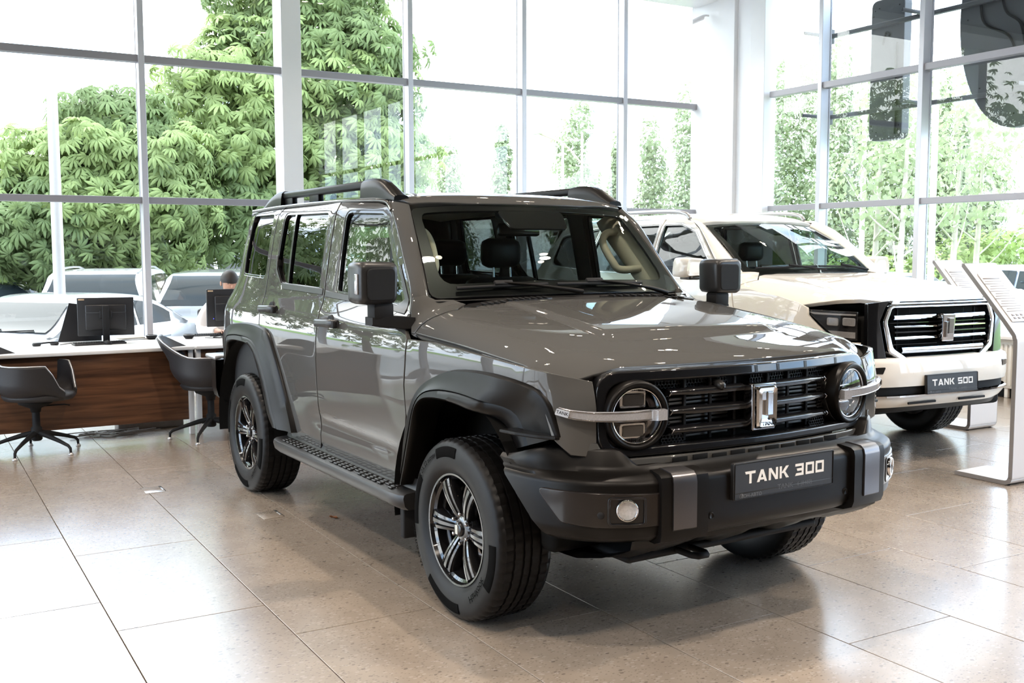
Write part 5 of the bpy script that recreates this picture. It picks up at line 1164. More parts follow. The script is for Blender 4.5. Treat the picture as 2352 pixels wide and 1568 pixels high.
wbmp = wloft(WSEC, 'front_bumper', PW); wloft([(.03, .565), (.032, .50)], 'bumper_slot', MBK, wbmp); wloft(WSEC2[:3]+[(.012, .478)], 'bumper_chrome', CH, wbmp); wloft([(.012, .480)]+WSEC2[3:], 'bumper_lip', PW, wbmp); wloft(WSEC3, 'bumper_skirt', PD, wbmp)
for s in (-1, 1):
    vp = [(s*.60, .705), (s*.74, .70), (s*.80, .66), (s*.62, .655)]
    def wbsf(u, v):
        sg = np.where(u > 0, 1, -1); q = np.array([wbs(a) for a in np.abs(u)]); return np.stack([np.interp(q, _wb, WB_[:, 0]), u, v], 1)
    data_obj('bumper_vent', panel_data(rnd_poly(vp, .008), wbsf, thick=.02, bev=.004, step=.04, off=.004), GB, wbmp)
    MB().lathe([(.0005, .003), (.011, .003), (.013, 0)], 16, frame((.973, s*.36, .655), (0, 1, 0), (0, 0, 1))).build('parking_sensor', PW, wbmp)
    MB().box((.955, min(s*.12, s*.40), .43), (.968, max(s*.12, s*.40), .447), .004).build('bumper_slot', MBK, wbmp)
number_plate(suv, frame((1.000, 0, .568), (0, 1, 0), (-.06, 0, 1)), 'TANK 500', .046, [('ТОН-АВТО', -.178, -.0575, .018, MAT['letter_dim']), ('TANK', .0, -.044, .027, MAT['letter_dim']), ('6 (8482)', .105, -.044, .021, MAT['letter_dim'])])
# mirrors, wheels, arches, cabin
def wmirror():
    h = MB(); G = []
    for x, k in ((-.66, .55), (-.655, .80), (-.68, .95), (-.74, 1.0), (-.82, .98), (-.83, .9)):
        P = rnd_poly([(-.135, -.085), (.105, -.075), (.105, .075), (-.11, .085)], .05, 4)*k; G.append([(x, -1.03+p[0], 1.385+p[1]) for p in P])
    G = np.array(G); n = G.shape[1]; h.grid(G, cv=True); h.add(G[0], [tuple(range(n))[::-1]], sm=False); h.add(G[-1], [tuple(range(n))], sm=False); o = h.build('door_mirror', PW, suv, auto=60)
    MB().box((-.80, -1.10, 1.285), (-.66, -.88, 1.315), .012).build('mirror_arm', GB, o); return o
m_ = wmirror(); m2_ = mirror_obj(m_, suv); mirror_obj(m_.children[0], m2_)
pm('rim_silver', (.55, .55, .57), .22, .8, .5, .5, .05, var=.05, scale=40)
for (x, y), a in (((0, -.82), 0), ((-2.85, -.82), 0), ((0, .82), math.pi), ((-2.85, .82), math.pi)):
    w_ = bpy.data.objects.new('wheel', w1.data.copy()); COL.objects.link(w_); w_.parent = suv; w_.location = (x, y, .375); w_.rotation_euler = (0, 0, a); w_.data.materials[0] = MAT['rim_silver']
    for ch in w1.children:
        if ch.name.split('.')[0] in ('tyre', 'centre_cap', 'brake_disc'): c_ = ch.copy(); COL.objects.link(c_); c_.parent = w_
for xc in (0., -2.85):
    mb = MB(); mb.grid([[(xc+.55*math.cos(a), y, .40+.55*math.sin(a)) for y in (-.945, -.5)] for a in np.linspace(-.15, math.pi+.15, 20)]); l_ = mb.build('wheel_housing', MAT['liner_black'], suv); mirror_obj(l_, suv)
both('rocker_panel', panel_data([(-2.32, .34), (-2.32, .455), (-.38, .455), (-.38, .34)], wside, **wlab), PD, suv)
MB().box((-3.7, -.78, .34), (.80, .78, .46), .03).build('underbody', MAT['liner_black'], suv); MB().box((-.45, -.66, .46), (.78, .66, 1.05), .03).build('engine_bay', MAT['liner_black'], suv)
mb = MB(); mb.tube([(0, -.70, .36), (0, .70, .36)], .05, 10); mb.build('axle', MBK, suv)
def wlin(u, v): P = wside(u, v); P[:, 1] += .045; return P
both('door_lining', panel_data([(-3.6, .48), (-.40, .48), (-.42, 1.20), (-.55, 1.31), (-1.08, 1.72), (-1.2, 1.77), (-3.5, 1.76)], wlin, [hole(wFW, .02), hole(wRW, .02), hole(wQW, .02)], thick=.008, bev=.002, step=.14), DK, suv)
MB().box((-3.7, -.86, .50), (-.3, .86, .53), .01).build('cabin_floor', DK, suv)
mb = MB(); mb.grid([[tuple(wroof(np.array([x]), np.array([y]))[0]-np.array([0, 0, .05])) for y in np.linspace(-.67, .67, 9)] for x in np.linspace(-3.7, -1.1, 8)]); mb.build('headlining', MAT['headliner'], suv)
mb = MB(); mb.grid([[(-.38-.1*(y/.7)**2, y, 1.312), (-.60, y, 1.315), (-.85, y, 1.295), (-.95, y, 1.22), (-.95, y, .9), (-.5, y, .75)] for y in np.linspace(-.80, .80, 13)]); mb.build('dashboard', DK, suv)
MB().box((-.93, -.14, 1.29), (-.91, .18, 1.395), .01).build('centre_display', GB, suv)
seat(-1.42, -.40, .52, 'front_seat', suv); seat(-1.42, .40, .52, 'front_seat', suv)
for y in (-.5, .0, .5): seat(-2.4, y, .48, 'rear_seat', suv)
Ms = frame((-1.10, .40, 1.20), (0, 1, 0), (.45, 0, .88)); sw_ = MB(); sw_.tube([tuple(np.array(Ms.to_3x3()) @ np.array([.19*math.cos(a), .19*math.sin(a), 0])+np.array(Ms.translation)) for a in np.linspace(0, 2*math.pi, 30, endpoint=False)], .016, 8, closed=True); sw_ = sw_.build('steering_wheel', DK, suv); MB().lathe([(.0005, .02), (.07, .015), (.08, -.02)], 18, Ms).build('steering_hub', DK, sw_)
data_obj('tailgate', panel_data(rnd_poly([(-.78, .60), (.78, .60), (.74, 1.3), (.64, 1.80), (-.64, 1.80), (-.74, 1.3)], .04), lambda u, v: np.stack([-3.90+.35*smooth(1.15, 1.8, v), u, v], 1), [rnd_poly([(-.60, 1.36), (.60, 1.36), (.52, 1.70), (-.52, 1.70)], .06)], thick=.03, bev=.006, step=.1, sgn=-1), PW, suv)
mb = MB(); mb.box((-3.98, -.92, .45), (-3.6, .92, .72), .08); mb.build('rear_bumper', PW, suv)
# ---------------------------------------------------------------- furniture and people (placed along the room's axes)
pm('leather', (.022, .021, .023), .48, 0, .4, var=.15, scale=60, bump=.08, bscale=500)
pm('desk_white', (.80, .80, .80), .35, var=.02, scale=20)
pm('screen_black', (.010, .010, .012), .45, var=.1, scale=60)
pm('stand_white', (.78, .77, .78), .35, .0, var=.02, scale=10)
pm('stand_edge', (.30, .28, .27), .4, .5, var=.05, scale=50)
pm('paper', (.80, .79, .78), .6, var=.02)
pm('paper_print', (.25, .24, .25), .6, var=.1)
pm('cable_grey', (.22, .21, .20), .6, var=.1)
pm('beige_box', (.42, .36, .28), .6, var=.1)
def desk(y0, y1, x0, x1, label):
    cx, cy = (x0+x1)/2, (y0+y1)/2; d = empty('desk', rm(cx, cy), ROOM+R_(0), label, 'desk', 'office desks by the window'); hx, hy = (x1-x0)/2, (y1-y0)/2
    MB().box((-hx, -hy, .712), (hx, hy, .74), .003).build('desk_top', MAT['desk_white'], d)
    MB().box((hx-.075, -hy+.04, .125), (hx-.055, hy-.045, .711), .002).build('modesty_panel', MAT['walnut'], d)
    for sy in (-1, 1):
        for sx in (-1, 1): MB().box((sx*(hx-.06)-.025, sy*(hy-.022)-.020, 0), (sx*(hx-.06)+.025, sy*(hy-.022)+.020, .711), .003).build('leg', MAT['desk_white'], d)
        MB().box((-hx+.08, sy*(hy-.022)-.015, .66), (hx-.09, sy*(hy-.022)+.015, .70), .002).build('side_rail', MAT['desk_white'], d)
    return d
desk(-3.15, -.775, -6.10, -4.98, 'white topped desk with walnut panel and the large monitor on it')
desk(-.755, 1.45, -6.10, -4.98, 'white topped desk with walnut panel where the man in white sits')
def chair(x, y, rz, label):
    c = empty('office_chair', rm(x, y), rz+ROOM, label, 'chair', 'black visitor chairs in front of the desks')
    # shell: local +x is the front
    def shell(off):
        G = []
        for a in np.linspace(-1, 1, 33):
            th = a*R_(158); f = 1-abs(a)
            px_, py_ = -math.cos(th), math.sin(th)
            top = .47+.20*smooth(.01, .20, f)+.155*smooth(.52, .95, f); row = []
            for t in np.linspace(0, 1, 9):
                z = .40+(top-.40)*t**1.25; r = .10+.19*min(1, t*2.2)**.6+.012*t
                ex = 1.05 if px_ < 0 else .98; lean = -.10*smooth(.60, .85, z)*(px_ < 0)
                row.append(((r-off)*px_*ex+lean*(-px_), (r-off)*py_*1.02, z+off*.6))
            G.append(row)
        return np.array(G)
    o, i = shell(0), shell(.026)
    mb = MB(); mb.grid(o, flip=False); mb.grid(i, flip=True); mb.grid(np.stack([o[:, -1], i[:, -1]], 1), flip=False); mb.grid(np.stack([o[0], i[0]], 1)); mb.grid(np.stack([o[-1], i[-1]], 1), flip=True)
    n = len(o); mb.add(o[:, 0], [tuple(range(n))], sm=False)
    mb.build('seat_shell', MAT['leather'], c, auto=50)
    MB().tube(o[:, -1]*.5+i[:, -1]*.5+np.array([0, 0, .004]), .006, 6).build('piping', MAT['silver_satin'], c)
    cu = MB(); cu.lathe([(.0005, .475), (.17, .475), (.225, .462), (.24, .44), (.22, .41), (.0005, .40)], 28, Matrix.Diagonal((1.12, 1., 1., 1.)) @ Matrix.Translation((.025, 0, 0))); cu.build('seat_cushion', MAT['leather'], c)
    MB().lathe([(.0005, .40), (.13, .398), (.12, .375), (.04, .34), (.035, .31), (.0005, .31)], 20).build('seat_plate', MBK, c)
    MB().lathe([(.028, .34), (.028, .20), (.040, .19), (.040, .10), (.030, .09), (.0005, .09)], 16).build('gas_column', MBK, c)
    MB().tube([(.05, .05, .35), (.16, .15, .345), (.19, .175, .335)], .006, 6).build('lever', MBK, c)
    for k in range(5):
        a = R_(-35+72*k)-rz-ROOM; dx, dy = math.cos(a), math.sin(a)
        mb = MB(); mb.tube([(dx*r, dy*r, z) for r, z in ((.02, .150), (.10, .135), (.22, .10), (.305, .070), (.325, .050), (.328, .016))], [.022, .020, .015, .012, .011, .009], 7); l = mb.build('leg', MBK, c)
        MB().lathe([(.0005, .018), (.012, .018), (.019, .006), (.019, 0), (.0005, 0)], 12, Matrix.Translation((dx*.328, dy*.328, 0))).build('glide', MAT['silver_satin'], l)
    return c
chair(-4.83, -2.01, R_(62), 'black leather tub chair standing free at the left desk')
chair(-4.78, -.70, R_(66), 'black leather tub chair half hidden by the grey car')
def monitor(x, y, rz, label, w=.46, h=.33, z0=.80, tilt=0):
    m = empty('monitor', rm(x, y, .74), rz+ROOM, label, 'monitor', 'black computer monitors on the desks')   # screen looks along local -x, back along +x
    z0 -= .74
    b = MB(); b.box((-.012, -w/2, z0), (.012, w/2, z0+h), .006); b.box((.012, -w*.36, z0+.05), (.034, w*.36, z0+h-.06), .012); b.build('monitor_body', MAT['screen_black'], m)
    MB().box((-.0135, -w/2+.012, z0+.018), (-.0122, w/2-.012, z0+h-.012)).build('screen', GB, m)
    MB().box((.0345, -w*.36, z0+h*.60), (.0352, w*.36, z0+h*.60+.006)).build('back_strip', MAT['plastic_satin'], m)
    MB().box((.0125, -w/2+.012, z0+h-.022), (.0130, -w/2+.06, z0+h-.010)).build('sticker', MAT['sticker'], m)
    MB().box((.06, -.028, .006), (.085, .028, h*.98), .006).build('stand_post', MBK, m); MB().box((.030, -.05, z0+h*.45), (.064, .05, z0+h*.68), .008).build('stand_mount', MBK, m)
    MB().lathe([(.0005, .010), (.10, .009), (.125, .004), (.127, 0), (.0005, 0)], 28, Matrix.Translation((.05, 0, 0)) @ Matrix.Diagonal((.85, 1.1, 1, 1))).build('stand_base', MBK, m)
    return m
monitor(-5.78, -1.33, R_(-10), 'black monitor on a post stand seen from behind on the left desk')
mo = monitor(-5.84, -.20, R_(0), 'black monitor with a small sticker in front of the man', .50, .345, .835)
led = MB().lathe([(.0005, .0128), (.004, .0126), (.0045, .012)], 8, Matrix.Translation((0, -.19, .17)) @ Matrix.Rotation(R_(90), 4, 'Y')); pm('led_blue', (.05, .05, .9), .4, emit=(.08, .08, 1), es=2); led.build('power_light', MAT['led_blue'], mo)
# laptop-like dark screen leaning behind the first monitor
o = MB().prism([(-.20, 0), (.16, 0), (.16, .30), (-.10, .34)], -.006, .006, frame(rm(-5.98, -1.50, .742), (SR*-1, CR, 0), (.0, .0, 1), None), .003).build('tablet_panel', MAT['screen_black']); tag(o, 'thin black panel leaning behind the large monitor on the left desk', 'screen')
def thing_box(name, x, y, z, dims, rz, mat, label, cat, bev=.006, group=None):
    o = MB().box((-dims[0]/2, -dims[1]/2, 0), (dims[0]/2, dims[1]/2, dims[2]), bev).build(name, mat); o.location = rm(x, y, z); o.rotation_euler = (0, 0, rz+ROOM); tag(o, label, cat, group); return o
def keyboard(x, y, rz, label):
    k = empty('keyboard', rm(x, y, .74), rz+ROOM, label, 'keyboard', 'black keyboards on the desks')
    MB().box((-.065, -.21, 0), (.065, .21, .016), .005).build('keyboard_base', MAT['screen_black'], k)
    key = MB().box((-.0075, -.0075, 0), (.0075, .0075, .007), .002).mesh('key'); key.materials.append(MBK)
    for i in range(5):
        for j in range(20):
            q = link('key', key, None, k); q.location = (-.045+.0205*i, -.195+.0205*j, .0155)
    return k
keyboard(-5.60, -1.42, R_(4), 'black keyboard lying in front of the large monitor'); keyboard(-5.98, -.38, R_(0), 'black keyboard under the hands of the man in white')
def mouse(x, y, rz, label, s=1.):
    m = empty('mouse', rm(x, y, .74), rz+ROOM, label, 'mouse', 'computer mice on the desks')
    MB().lathe([(.0005, .036), (.018, .033), (.030, .022), (.034, .006), (.032, 0), (.0005, 0)], 18, Matrix.Diagonal((1.6*s, s, s, 1))).build('mouse_body', MBK, m)
    MB().box((-.006, -.004, .030), (.014, .004, .038), .003).build('wheel', MAT['plastic_satin'], m); return m
mouse(-5.56, -1.36, .3, 'black mouse beside the round monitor foot'); mouse(-6.02, -.17, .1, 'black mouse in the reach of the man in white')
def cups(x, y, label):
    o = empty('desk_bowl', rm(x, y, .74), 0, label, 'bowl', 'small dark round bowls on the desks')
    MB().lathe([(.0005, .0), (.030, .0), (.046, .020), (.050, .038), (.046, .037), (.040, .018), (.0005, .010)], 22).build('bowl', MBK, o); MB().lathe([(.049, .036), (.051, .039), (.047, .040)], 22).build('bowl_rim', MAT['silver_satin'], o); return o
cups(-5.90, -.93, 'small dark bowl by the window mullion on the left desk'); cups(-5.78, -.63, 'small dark bowl on the desk of the man in white')
# glasses and cables left on the desk, papers behind the monitor
g = empty('headset', rm(-5.66, -1.83, .74), .2, 'black headset lying on the left desk beside the keyboard', 'headset')
MB().tube(catmull([(-.08, -.05, .012), (-.02, -.09, .02), (.05, -.06, .03), (.08, 0, .035), (.05, .06, .03), (-.03, .09, .02)], 6), .007, 8).build('headband', MBK, g)
for yy in (-.055, .09): MB().lathe([(.0005, .03), (.03, .028), (.036, .012), (.030, 0), (.0005, 0)], 16, Matrix.Translation((-.06, yy, 0))).build('ear_cushion', MAT['leather'], g)
def cable(pts, label, r=.0035, mat='cable_grey', z=None):
    P = catmull([(*rm(p[0], p[1])[:2], p[2]) for p in pts], 8); o = MB().tube(P, r, 5).build('cable', MAT[mat]); tag(o, label, 'cable'); return o
cable([(-5.66, -1.72, .746), (-5.74, -1.62, .748), (-5.60, -1.60, .746), (-5.56, -1.50, .746), (-5.66, -1.45, .748)], 'thin black cable lying beside the headset on the desk', .003, 'matte_black')
cable([(-5.90, -.30, .746), (-5.74, -.42, .746), (-5.70, -.25, .746), (-5.62, -.35, .746), (-5.72, -.50, .746)], 'thin black cable curling beside the second keyboard', .003, 'matte_black')
thing_box('paper_stack', -6.0, -1.06, .74, (.21, .30, .012), .2, MAT['paper'], 'white papers lying behind the large monitor', 'papers', .002)
thing_box('envelope', -5.95, -1.10, .752, (.11, .22, .008), .35, MAT['beige_box'], 'brown envelope on the papers behind the large monitor', 'envelope', .002)
thing_box('white_folder', -6.0, -.50, .74, (.22, .16, .006), .1, MAT['paper'], 'white sheet of paper on the desk of the man in white', 'paper', .001)
# power block and tangled cables under the desk
pb = empty('power_block', rm(-5.50, -1.05), ROOM+.1, 'grey power strip box lying under the left desk', 'power strip')
MB().box((-.06, -.28, 0), (.06, .28, .085), .012).build('box_body', MAT['cable_grey'], pb)
for i in range(4): MB().lathe([(.022, .086), (.020, .092), (.016, .086), (.0005, .086)], 14, Matrix.Translation((0, -.2+.13*i, 0))).build('socket', MBK, pb)
rr_ = random.Random(3)
for k in range(6):
    c0 = (-5.42+.03*k, -1.62+.08*k); P = [(c0[0]+rr_.uniform(-.10, .12), c0[1]+rr_.uniform(-.22, .26), .006+.012*rr_.random()+.004*k) for _ in range(9)]
    cable(P, ['pale cable tangled on the floor under the desk, outermost coil', 'grey cable loop on the floor under the left desk', 'grey cable winding towards the power strip box', 'thin cable crossing the tangle under the desk', 'short cable coil against the power strip box', 'cable trailing past the power strip box under the desk'][k], .0045)
# ---------------------------------------------------------------- the man at the second desk (only his side shows past the car)
pm('skin', (.52, .29, .20), .5, var=.06, scale=30); pm('hair', (.018, .012, .010), .55, var=.3, scale=120, bump=.3, bscale=300); pm('shirt', (.80, .77, .76), .75, var=.03, scale=25, bump=.25, bscale=18); pm('trousers', (.03, .03, .04), .8, var=.1)
def skin_mesh(name, verts, edges, radii, mat, parent, root=0, sub=2):
    me = bpy.data.meshes.new(name+'_cage'); me.from_pydata(verts, edges, []); o = bpy.data.objects.new(name, me); COL.objects.link(o)
    o.modifiers.new('s', 'SKIN'); sv = me.skin_vertices[0].data
    for i, r in enumerate(radii): sv[i].radius = (r, r) if not isinstance(r, tuple) else r; sv[i].use_root = (i == root)
    ss = o.modifiers.new('u', 'SUBSURF'); ss.levels = ss.render_levels = sub
    dg = bpy.context.evaluated_depsgraph_get(); dg.update(); m2 = bpy.data.meshes.new_from_object(o.evaluated_get(dg)); bpy.data.objects.remove(o); bpy.data.meshes.remove(me)
    m2.name = name; m2.polygons.foreach_set('use_smooth', [True]*len(m2.polygons)); m2.materials.clear(); m2.materials.append(mat)
    return link(name, m2, None, parent)
man = empty('person', rm(-6.52, -.09), ROOM, 'man with short dark hair in a white shirt working at the desk', 'person')
# local: +x towards the desk, hips at z .50
V = [(0, 0, .52), (.02, 0, .66), (.05, 0, .82), (.09, 0, .97), (.11, 0, 1.04), (.135, 0, 1.10), (.165, 0, 1.17), (.175, 0, 1.23), (.165, 0, 1.275)]
E = [(i, i+1) for i in range(8)]; Rr = [(.15, .12), (.135, .11), (.145, .11), (.13, .10), .062, .052, (.070, .078), (.080, .092), (.070, .076)]
def limb(pts, rad, start):
    for k, (p, r) in enumerate(zip(pts, rad)):
        V.append(p); Rr.append(r); E.append((start if k == 0 else len(V)-2, len(V)-1))
    return len(V)-1
for s in (-1, 1):
    limb([(.12, s*.11, .50), (.42, s*.13, .50), (.45, s*.13, .44), (.42, s*.13, .12), (.42, s*.13, .06), (.54, s*.14, .035)], [.085, .062, .055, .045, .040, .032], 0)
    w_ = limb([(.07, s*.17, .985), (.09, s*.24, .90), (.16, s*.28, .75), (.36, s*.24, .770), (.46, s*.20, .775)], [.060, .052, .043, .036, .026], 3)
    p_ = limb([(.505, s*.185, .778), (.54, s*.175, .776)], [(.030, .018), (.034, .016)], w_)
    for q in range(4):
        yo = s*.175+(-.027+.018*q); L = (.062, .074, .070, .054)[q if s > 0 else 3-q]
        limb([(.548, yo, .780), (.55+L*.5, yo+(-.004+.003*q), .785), (.55+L, yo, .764)], [.0085, .0080, .0065], p_)
    limb([(.515, s*.150, .772), (.55, s*.128, .766)], [.0095, .0075], p_-1)
body = skin_mesh('body', V, E, Rr, MAT['skin'], man)
SV = [(0, 0, .50), (.02, 0, .66), (.05, 0, .82), (.09, 0, .975), (.112, 0, 1.045)]; SE = [(i, i+1) for i in range(4)]; SR_ = [(.165, .135), (.15, .125), (.16, .125), (.145, .112), .066]
for s in (-1, 1):
    b0 = 3
    for p, r in zip([(.07, s*.17, .985), (.09, s*.245, .90), (.16, s*.285, .752), (.355, s*.24, .775), (.44, s*.208, .778)], [.074, .066, .058, .050, .040]):
        SV.append(p); SR_.append(r); SE.append((b0, len(SV)-1)); b0 = len(SV)-1
skin_mesh('shirt', SV, SE, SR_, MAT['shirt'], man)
TV = [(0, 0, .51)]; TE = []; TR = [(.16, .125)]
for s in (-1, 1):
    b0 = 0
    for p, r in zip([(.12, s*.11, .50), (.42, s*.13, .505), (.455, s*.13, .44), (.42, s*.13, .10)], [.098, .074, .068, .055]): TV.append(p); TR.append(r); TE.append((b0, len(TV)-1)); b0 = len(TV)-1
skin_mesh('trousers', TV, TE, TR, MAT['trousers'], man)
hc = np.array([.160, 0, 1.245]); mb = MB(); G = []
for a in np.linspace(0, 2*math.pi, 28, endpoint=False):
    row = []
    for t in np.linspace(0, 1, 10):
        front = math.cos(a); low = 1.66 if front < .2 else 1.66-.36*smooth(.2, .9, front); th = t*low
        q = (.102*math.sin(th)*math.cos(a), .086*math.sin(th)*math.sin(a), .098*math.cos(th)); row.append((hc[0]-.004+q[0]*.82+q[2]*.57, hc[1]+q[1], hc[2]+.002-q[0]*.57+q[2]*.82))
    G.append(row)
mb.grid(np.array(G), cu=True, flip=True); mb.build('hair', MAT['hair'], man)
for s in (-1, 1):
    MB().lathe([(.0005, .010), (.012, .012), (.018, .006), (.016, 0), (.0005, -.002)], 14, frame((.150, s*.078, 1.215), (1, 0, 0), (0, .2*s, 1), (0, s, 0)) @ Matrix.Diagonal((.8, 1.4, 1, 1))).build('ear', MAT['skin'], man)
    MB().lathe([(.0005, .004), (.008, .003), (.011, 0)], 12, frame((.236, s*.030, 1.215), (0, 1, 0), (0, 0, 1), (1, 0, 0))).build('eye', MAT['hair'], man)
mb = MB(); mb.lathe([(.0005, .024), (.009, .018), (.016, 0)], 10, frame((.236, 0, 1.185), (0, 1, 0), (0, 0, 1), (1, 0, -.1)) @ Matrix.Diagonal((.9, 1.5, 1, 1))); mb.build('nose', MAT['skin'], man)
MB().box((.226, -.024, 1.147), (.240, .024, 1.158), .004).build('mouth', MAT['skin'], man)
# his chair
oc = empty('desk_chair', rm(-6.62, -.07), ROOM, 'dark swivel chair behind the desk with the man in it', 'chair')
MB().box((-.20, -.24, .34), (.24, .24, .40), .05).build('seat', MAT['leather'], oc)
mb = MB(); mb.box((-.26, -.22, .46), (-.20, .22, .95), .04); mb.build('backrest', MAT['leather'], oc); MB().box((-.24, -.03, .36), (-.21, .03, .55), .01).build('back_bracket', MBK, oc)
MB().lathe([(.028, .36), (.028, .10), (.04, .09), (.0005, .08)], 14).build('gas_column', MBK, oc)
for k in range(5):
    a = 2*math.pi*k/5; l = MB().tube([(.02*math.cos(a), .02*math.sin(a), .10), (.28*math.cos(a), .28*math.sin(a), .065)], [.022, .014], 7).build('leg', MBK, oc); MB().lathe([(.0005, -.012), (.03, -.012), (.03, .012), (.0005, .012)], 14, Matrix.Translation((.28*math.cos(a), .28*math.sin(a), .03)) @ Matrix.Rotation(a, 4, 'Z') @ Matrix.Rotation(R_(90), 4, 'X')).build('caster', MBK, l)
# ---------------------------------------------------------------- price stands
def price_stand(x, y, label, wd=.34):
    s = empty('display_stand', rm(x, y), ROOM, label, 'stand', 'bent metal price stands')       # upright at local x = 0, foot and top lean to -x, width along +y
    prof = [(-.40, .018), (-.02, .018), (0, .040), (0, .96), (-.012, .99), (-.40, 1.425)]
    P = rnd_poly([(p[0], p[1]) for p in prof]+[(-.4, 0)], 0)[:6]
    c = catmull([(-.40, .016), (-.20, .016), (-.06, .016), (-.022, .022), (-.004, .045), (0, .10), (0, .50), (0, .90), (-.006, .955), (-.035, 1.005), (-.20, 1.195), (-.40, 1.42)], 5)
    t = np.gradient(c, axis=0); t /= np.linalg.norm(t, axis=1)[:, None]; nn = np.c_[t[:, 1], -t[:, 0]]; th = .014
    out, inn = c+nn*th, c-nn*th
    mb = MB()
    for q, fl in ((out, True), (inn, False)): mb.grid(np.array([[(p[0], yy, p[1]) for yy in (0.004, wd-.004)] for p in q]), flip=not fl)
    mb.build('stand_sheet', MAT['stand_white'], s)
    for yy, fl in ((0, False), (wd, True)):
        mb = MB(); y2 = yy+(.004 if yy == 0 else -.004)
        mb.grid(np.array([[(a[0], yy, a[1]), (b[0], yy, b[1])] for a, b in zip(out, inn)]), flip=fl); mb.grid(np.array([[(a[0], yy, a[1]), (a[0], y2, a[1])] for a in out*1.0]), flip=not fl); mb.grid(np.array([[(b[0], yy, b[1]), (b[0], y2, b[1])] for b in inn]), flip=fl); mb.build('stand_edge', MAT['stand_edge'], s)
    mb = MB()
    for q in (c[0], c[-1]): mb.box((q[0]-.012, .001, q[1]-.013), (q[0]+.006, wd-.001, q[1]+.013), .003)
    o = mb.build('end_cap', MAT['stand_edge'], s); o['kind'] = 'stuff'
    d = nrm(np.array([-.365, 0, .415])); nrm_ = nrm(np.array([.415, 0, .365])); o_ = np.array([-.205, wd/2, 1.20])+nrm_*.018
    Mp = frame(o_, (0, 1, 0), d, nrm_)
    pp = MB().box((-.125, -.205, 0), (.125, .205, .004), .001, M=Mp).build('price_card', MAT['paper'], s)
    for i in range(14):
        w = (.09+.02*((i*7) % 3)) if i else .11; MB().box((-w, .15-.021*i, .0042), (w*.6, .155-.021*i+(.006 if not i else 0), .0047), 0, M=Mp).build('print_line', MAT['paper_print'], pp)
    for i in range(3):
        for j in range(2): MB().box((-.09+.045*i, -.185+.025*j, .0042), (-.06+.045*i, -.17+.025*j, .0047), 0, M=Mp).build('print_block', MAT['paper_print'], pp)
    V, F = text_data('TANK', .045, 0, 2); MB().add([(.0150, .17+v[0]*1.1, .86+v[1]) for v in V], F, sm=False).build('lettering', MAT['silver_satin'], s)
    for q in ((-.37, .03), (-.37, wd-.03), (-.03, .03), (-.03, wd-.03)): MB().lathe([(.0005, .003), (.012, .003), (.014, 0), (.0005, 0)], 10, Matrix.Translation((q[0], q[1], -.0002))).build('foot', MBK, s)
    return s
price_stand(-.30, 3.27, 'bent white price stand in front of the radiator, nearest the camera'); price_stand(-1.76, 4.86, 'bent white price stand behind the nose of the white SUV', .36)
# ---------------------------------------------------------------- radiators under the right-hand glass
pm('radiator_white', (.82, .80, .76), .4, var=.02)
def radiator(x0, label):
    r = empty('radiator', rm(x0, 6.92), ROOM, label, 'radiator', 'white panel radiators under the right windows'); L = 1.30
    MB().box((0, 0, .10), (L, .07, .585), .006).build('radiator_body', MAT['radiator_white'], r)
    rib = MB().box((-.012, -.012, .125), (.012, .003, .555), .005).mesh('rib'); rib.materials.append(MAT['radiator_white'])
    for i in range(25): q = link('radiator_rib', rib, None, r); q.location = (.05+.05*i, 0, 0)
    MB().box((0, -.008, .585), (L, .075, .597), .003).build('top_grille', MAT['radiator_white'], r)
    for x in (.15, L-.15): MB().box((x-.02, .01, 0), (x+.02, .05, .105), .004).build('foot', MAT['radiator_white'], r)
    return r
radiator(-2.98, 'white ribbed radiator beside the far price stand'); radiator(-4.45, 'white ribbed radiator hidden behind the white SUV nose'); radiator(-1.50, 'white ribbed radiator behind the near price stand')
w = rbox(MB(), XW+1.2, XB, YW-.19, YW+.02, .605, .64, .006).build('trim_6', MAT['white_wall']); tag(w, kind='structure')
# ---------------------------------------------------------------- things on the floor and wall
def hatch(x, y, label):
    h = empty('floor_socket', rm(x, y, .0003), ROOM, label, 'floor socket', 'floor sockets let into the tiles')
    MB().box((-.085, -.06, 0), (.085, .06, .0022), .0005).build('socket_lid', MAT['terrazzo'], h)
    for a, b in (((-.092, -.062), (-.085, .062)), ((-.092, .060), (.07, .066))): MB().box((*a, 0), (*b, .0010)).build('lid_gap', MBK, h)
    MB().box((-.085, .05, .0022), (-.045, .062, .004), .001).build('lid_hinge', MBK, h); MB().box((-.04, .05, .0022), (.03, .060, .0035), .001).build('lid_hinge', MAT['silver_satin'], h)
    return h
hatch(-3.05, -1.515, 'floor socket lid in the bright tiles towards the desk'); hatch(-2.04, -1.065, 'floor socket lid in the tiles beside the grey car')
pm('leaf_dry', (.26, .10, .04), .6, var=.4, scale=60)
mb = MB(); mb.grid([[(-.035+.01*i, -.018*math.sin(math.pi*i/7)+.018*math.sin(math.pi*i/7)*j, .004+.006*abs(j-1)+.003*math.sin(i*2)) for j in range(3)] for i in range(8)]); lf = mb.build('dry_leaf', MAT['leaf_dry']); lf.location = rm(-1.78, -.775, .0); lf.rotation_euler = (0, 0, .4); tag(lf, 'small curled brown leaf on the floor beside the grey car', 'leaf')
sc = empty('security_camera', rm(-7.62, 6.82, 4.70), 0, 'white security camera on the corner column under the ceiling', 'camera')
Mc = frame((0, 0, 0), (0, 0, 1), (.55, -.2, 0), nrm((-.72, -.62, -.35))) if False else frame((0, 0, 0), (0, 0, 1), nrm(np.cross((-.45, -.80, -.40), (0, 0, 1))), (-.45, -.80, -.40))
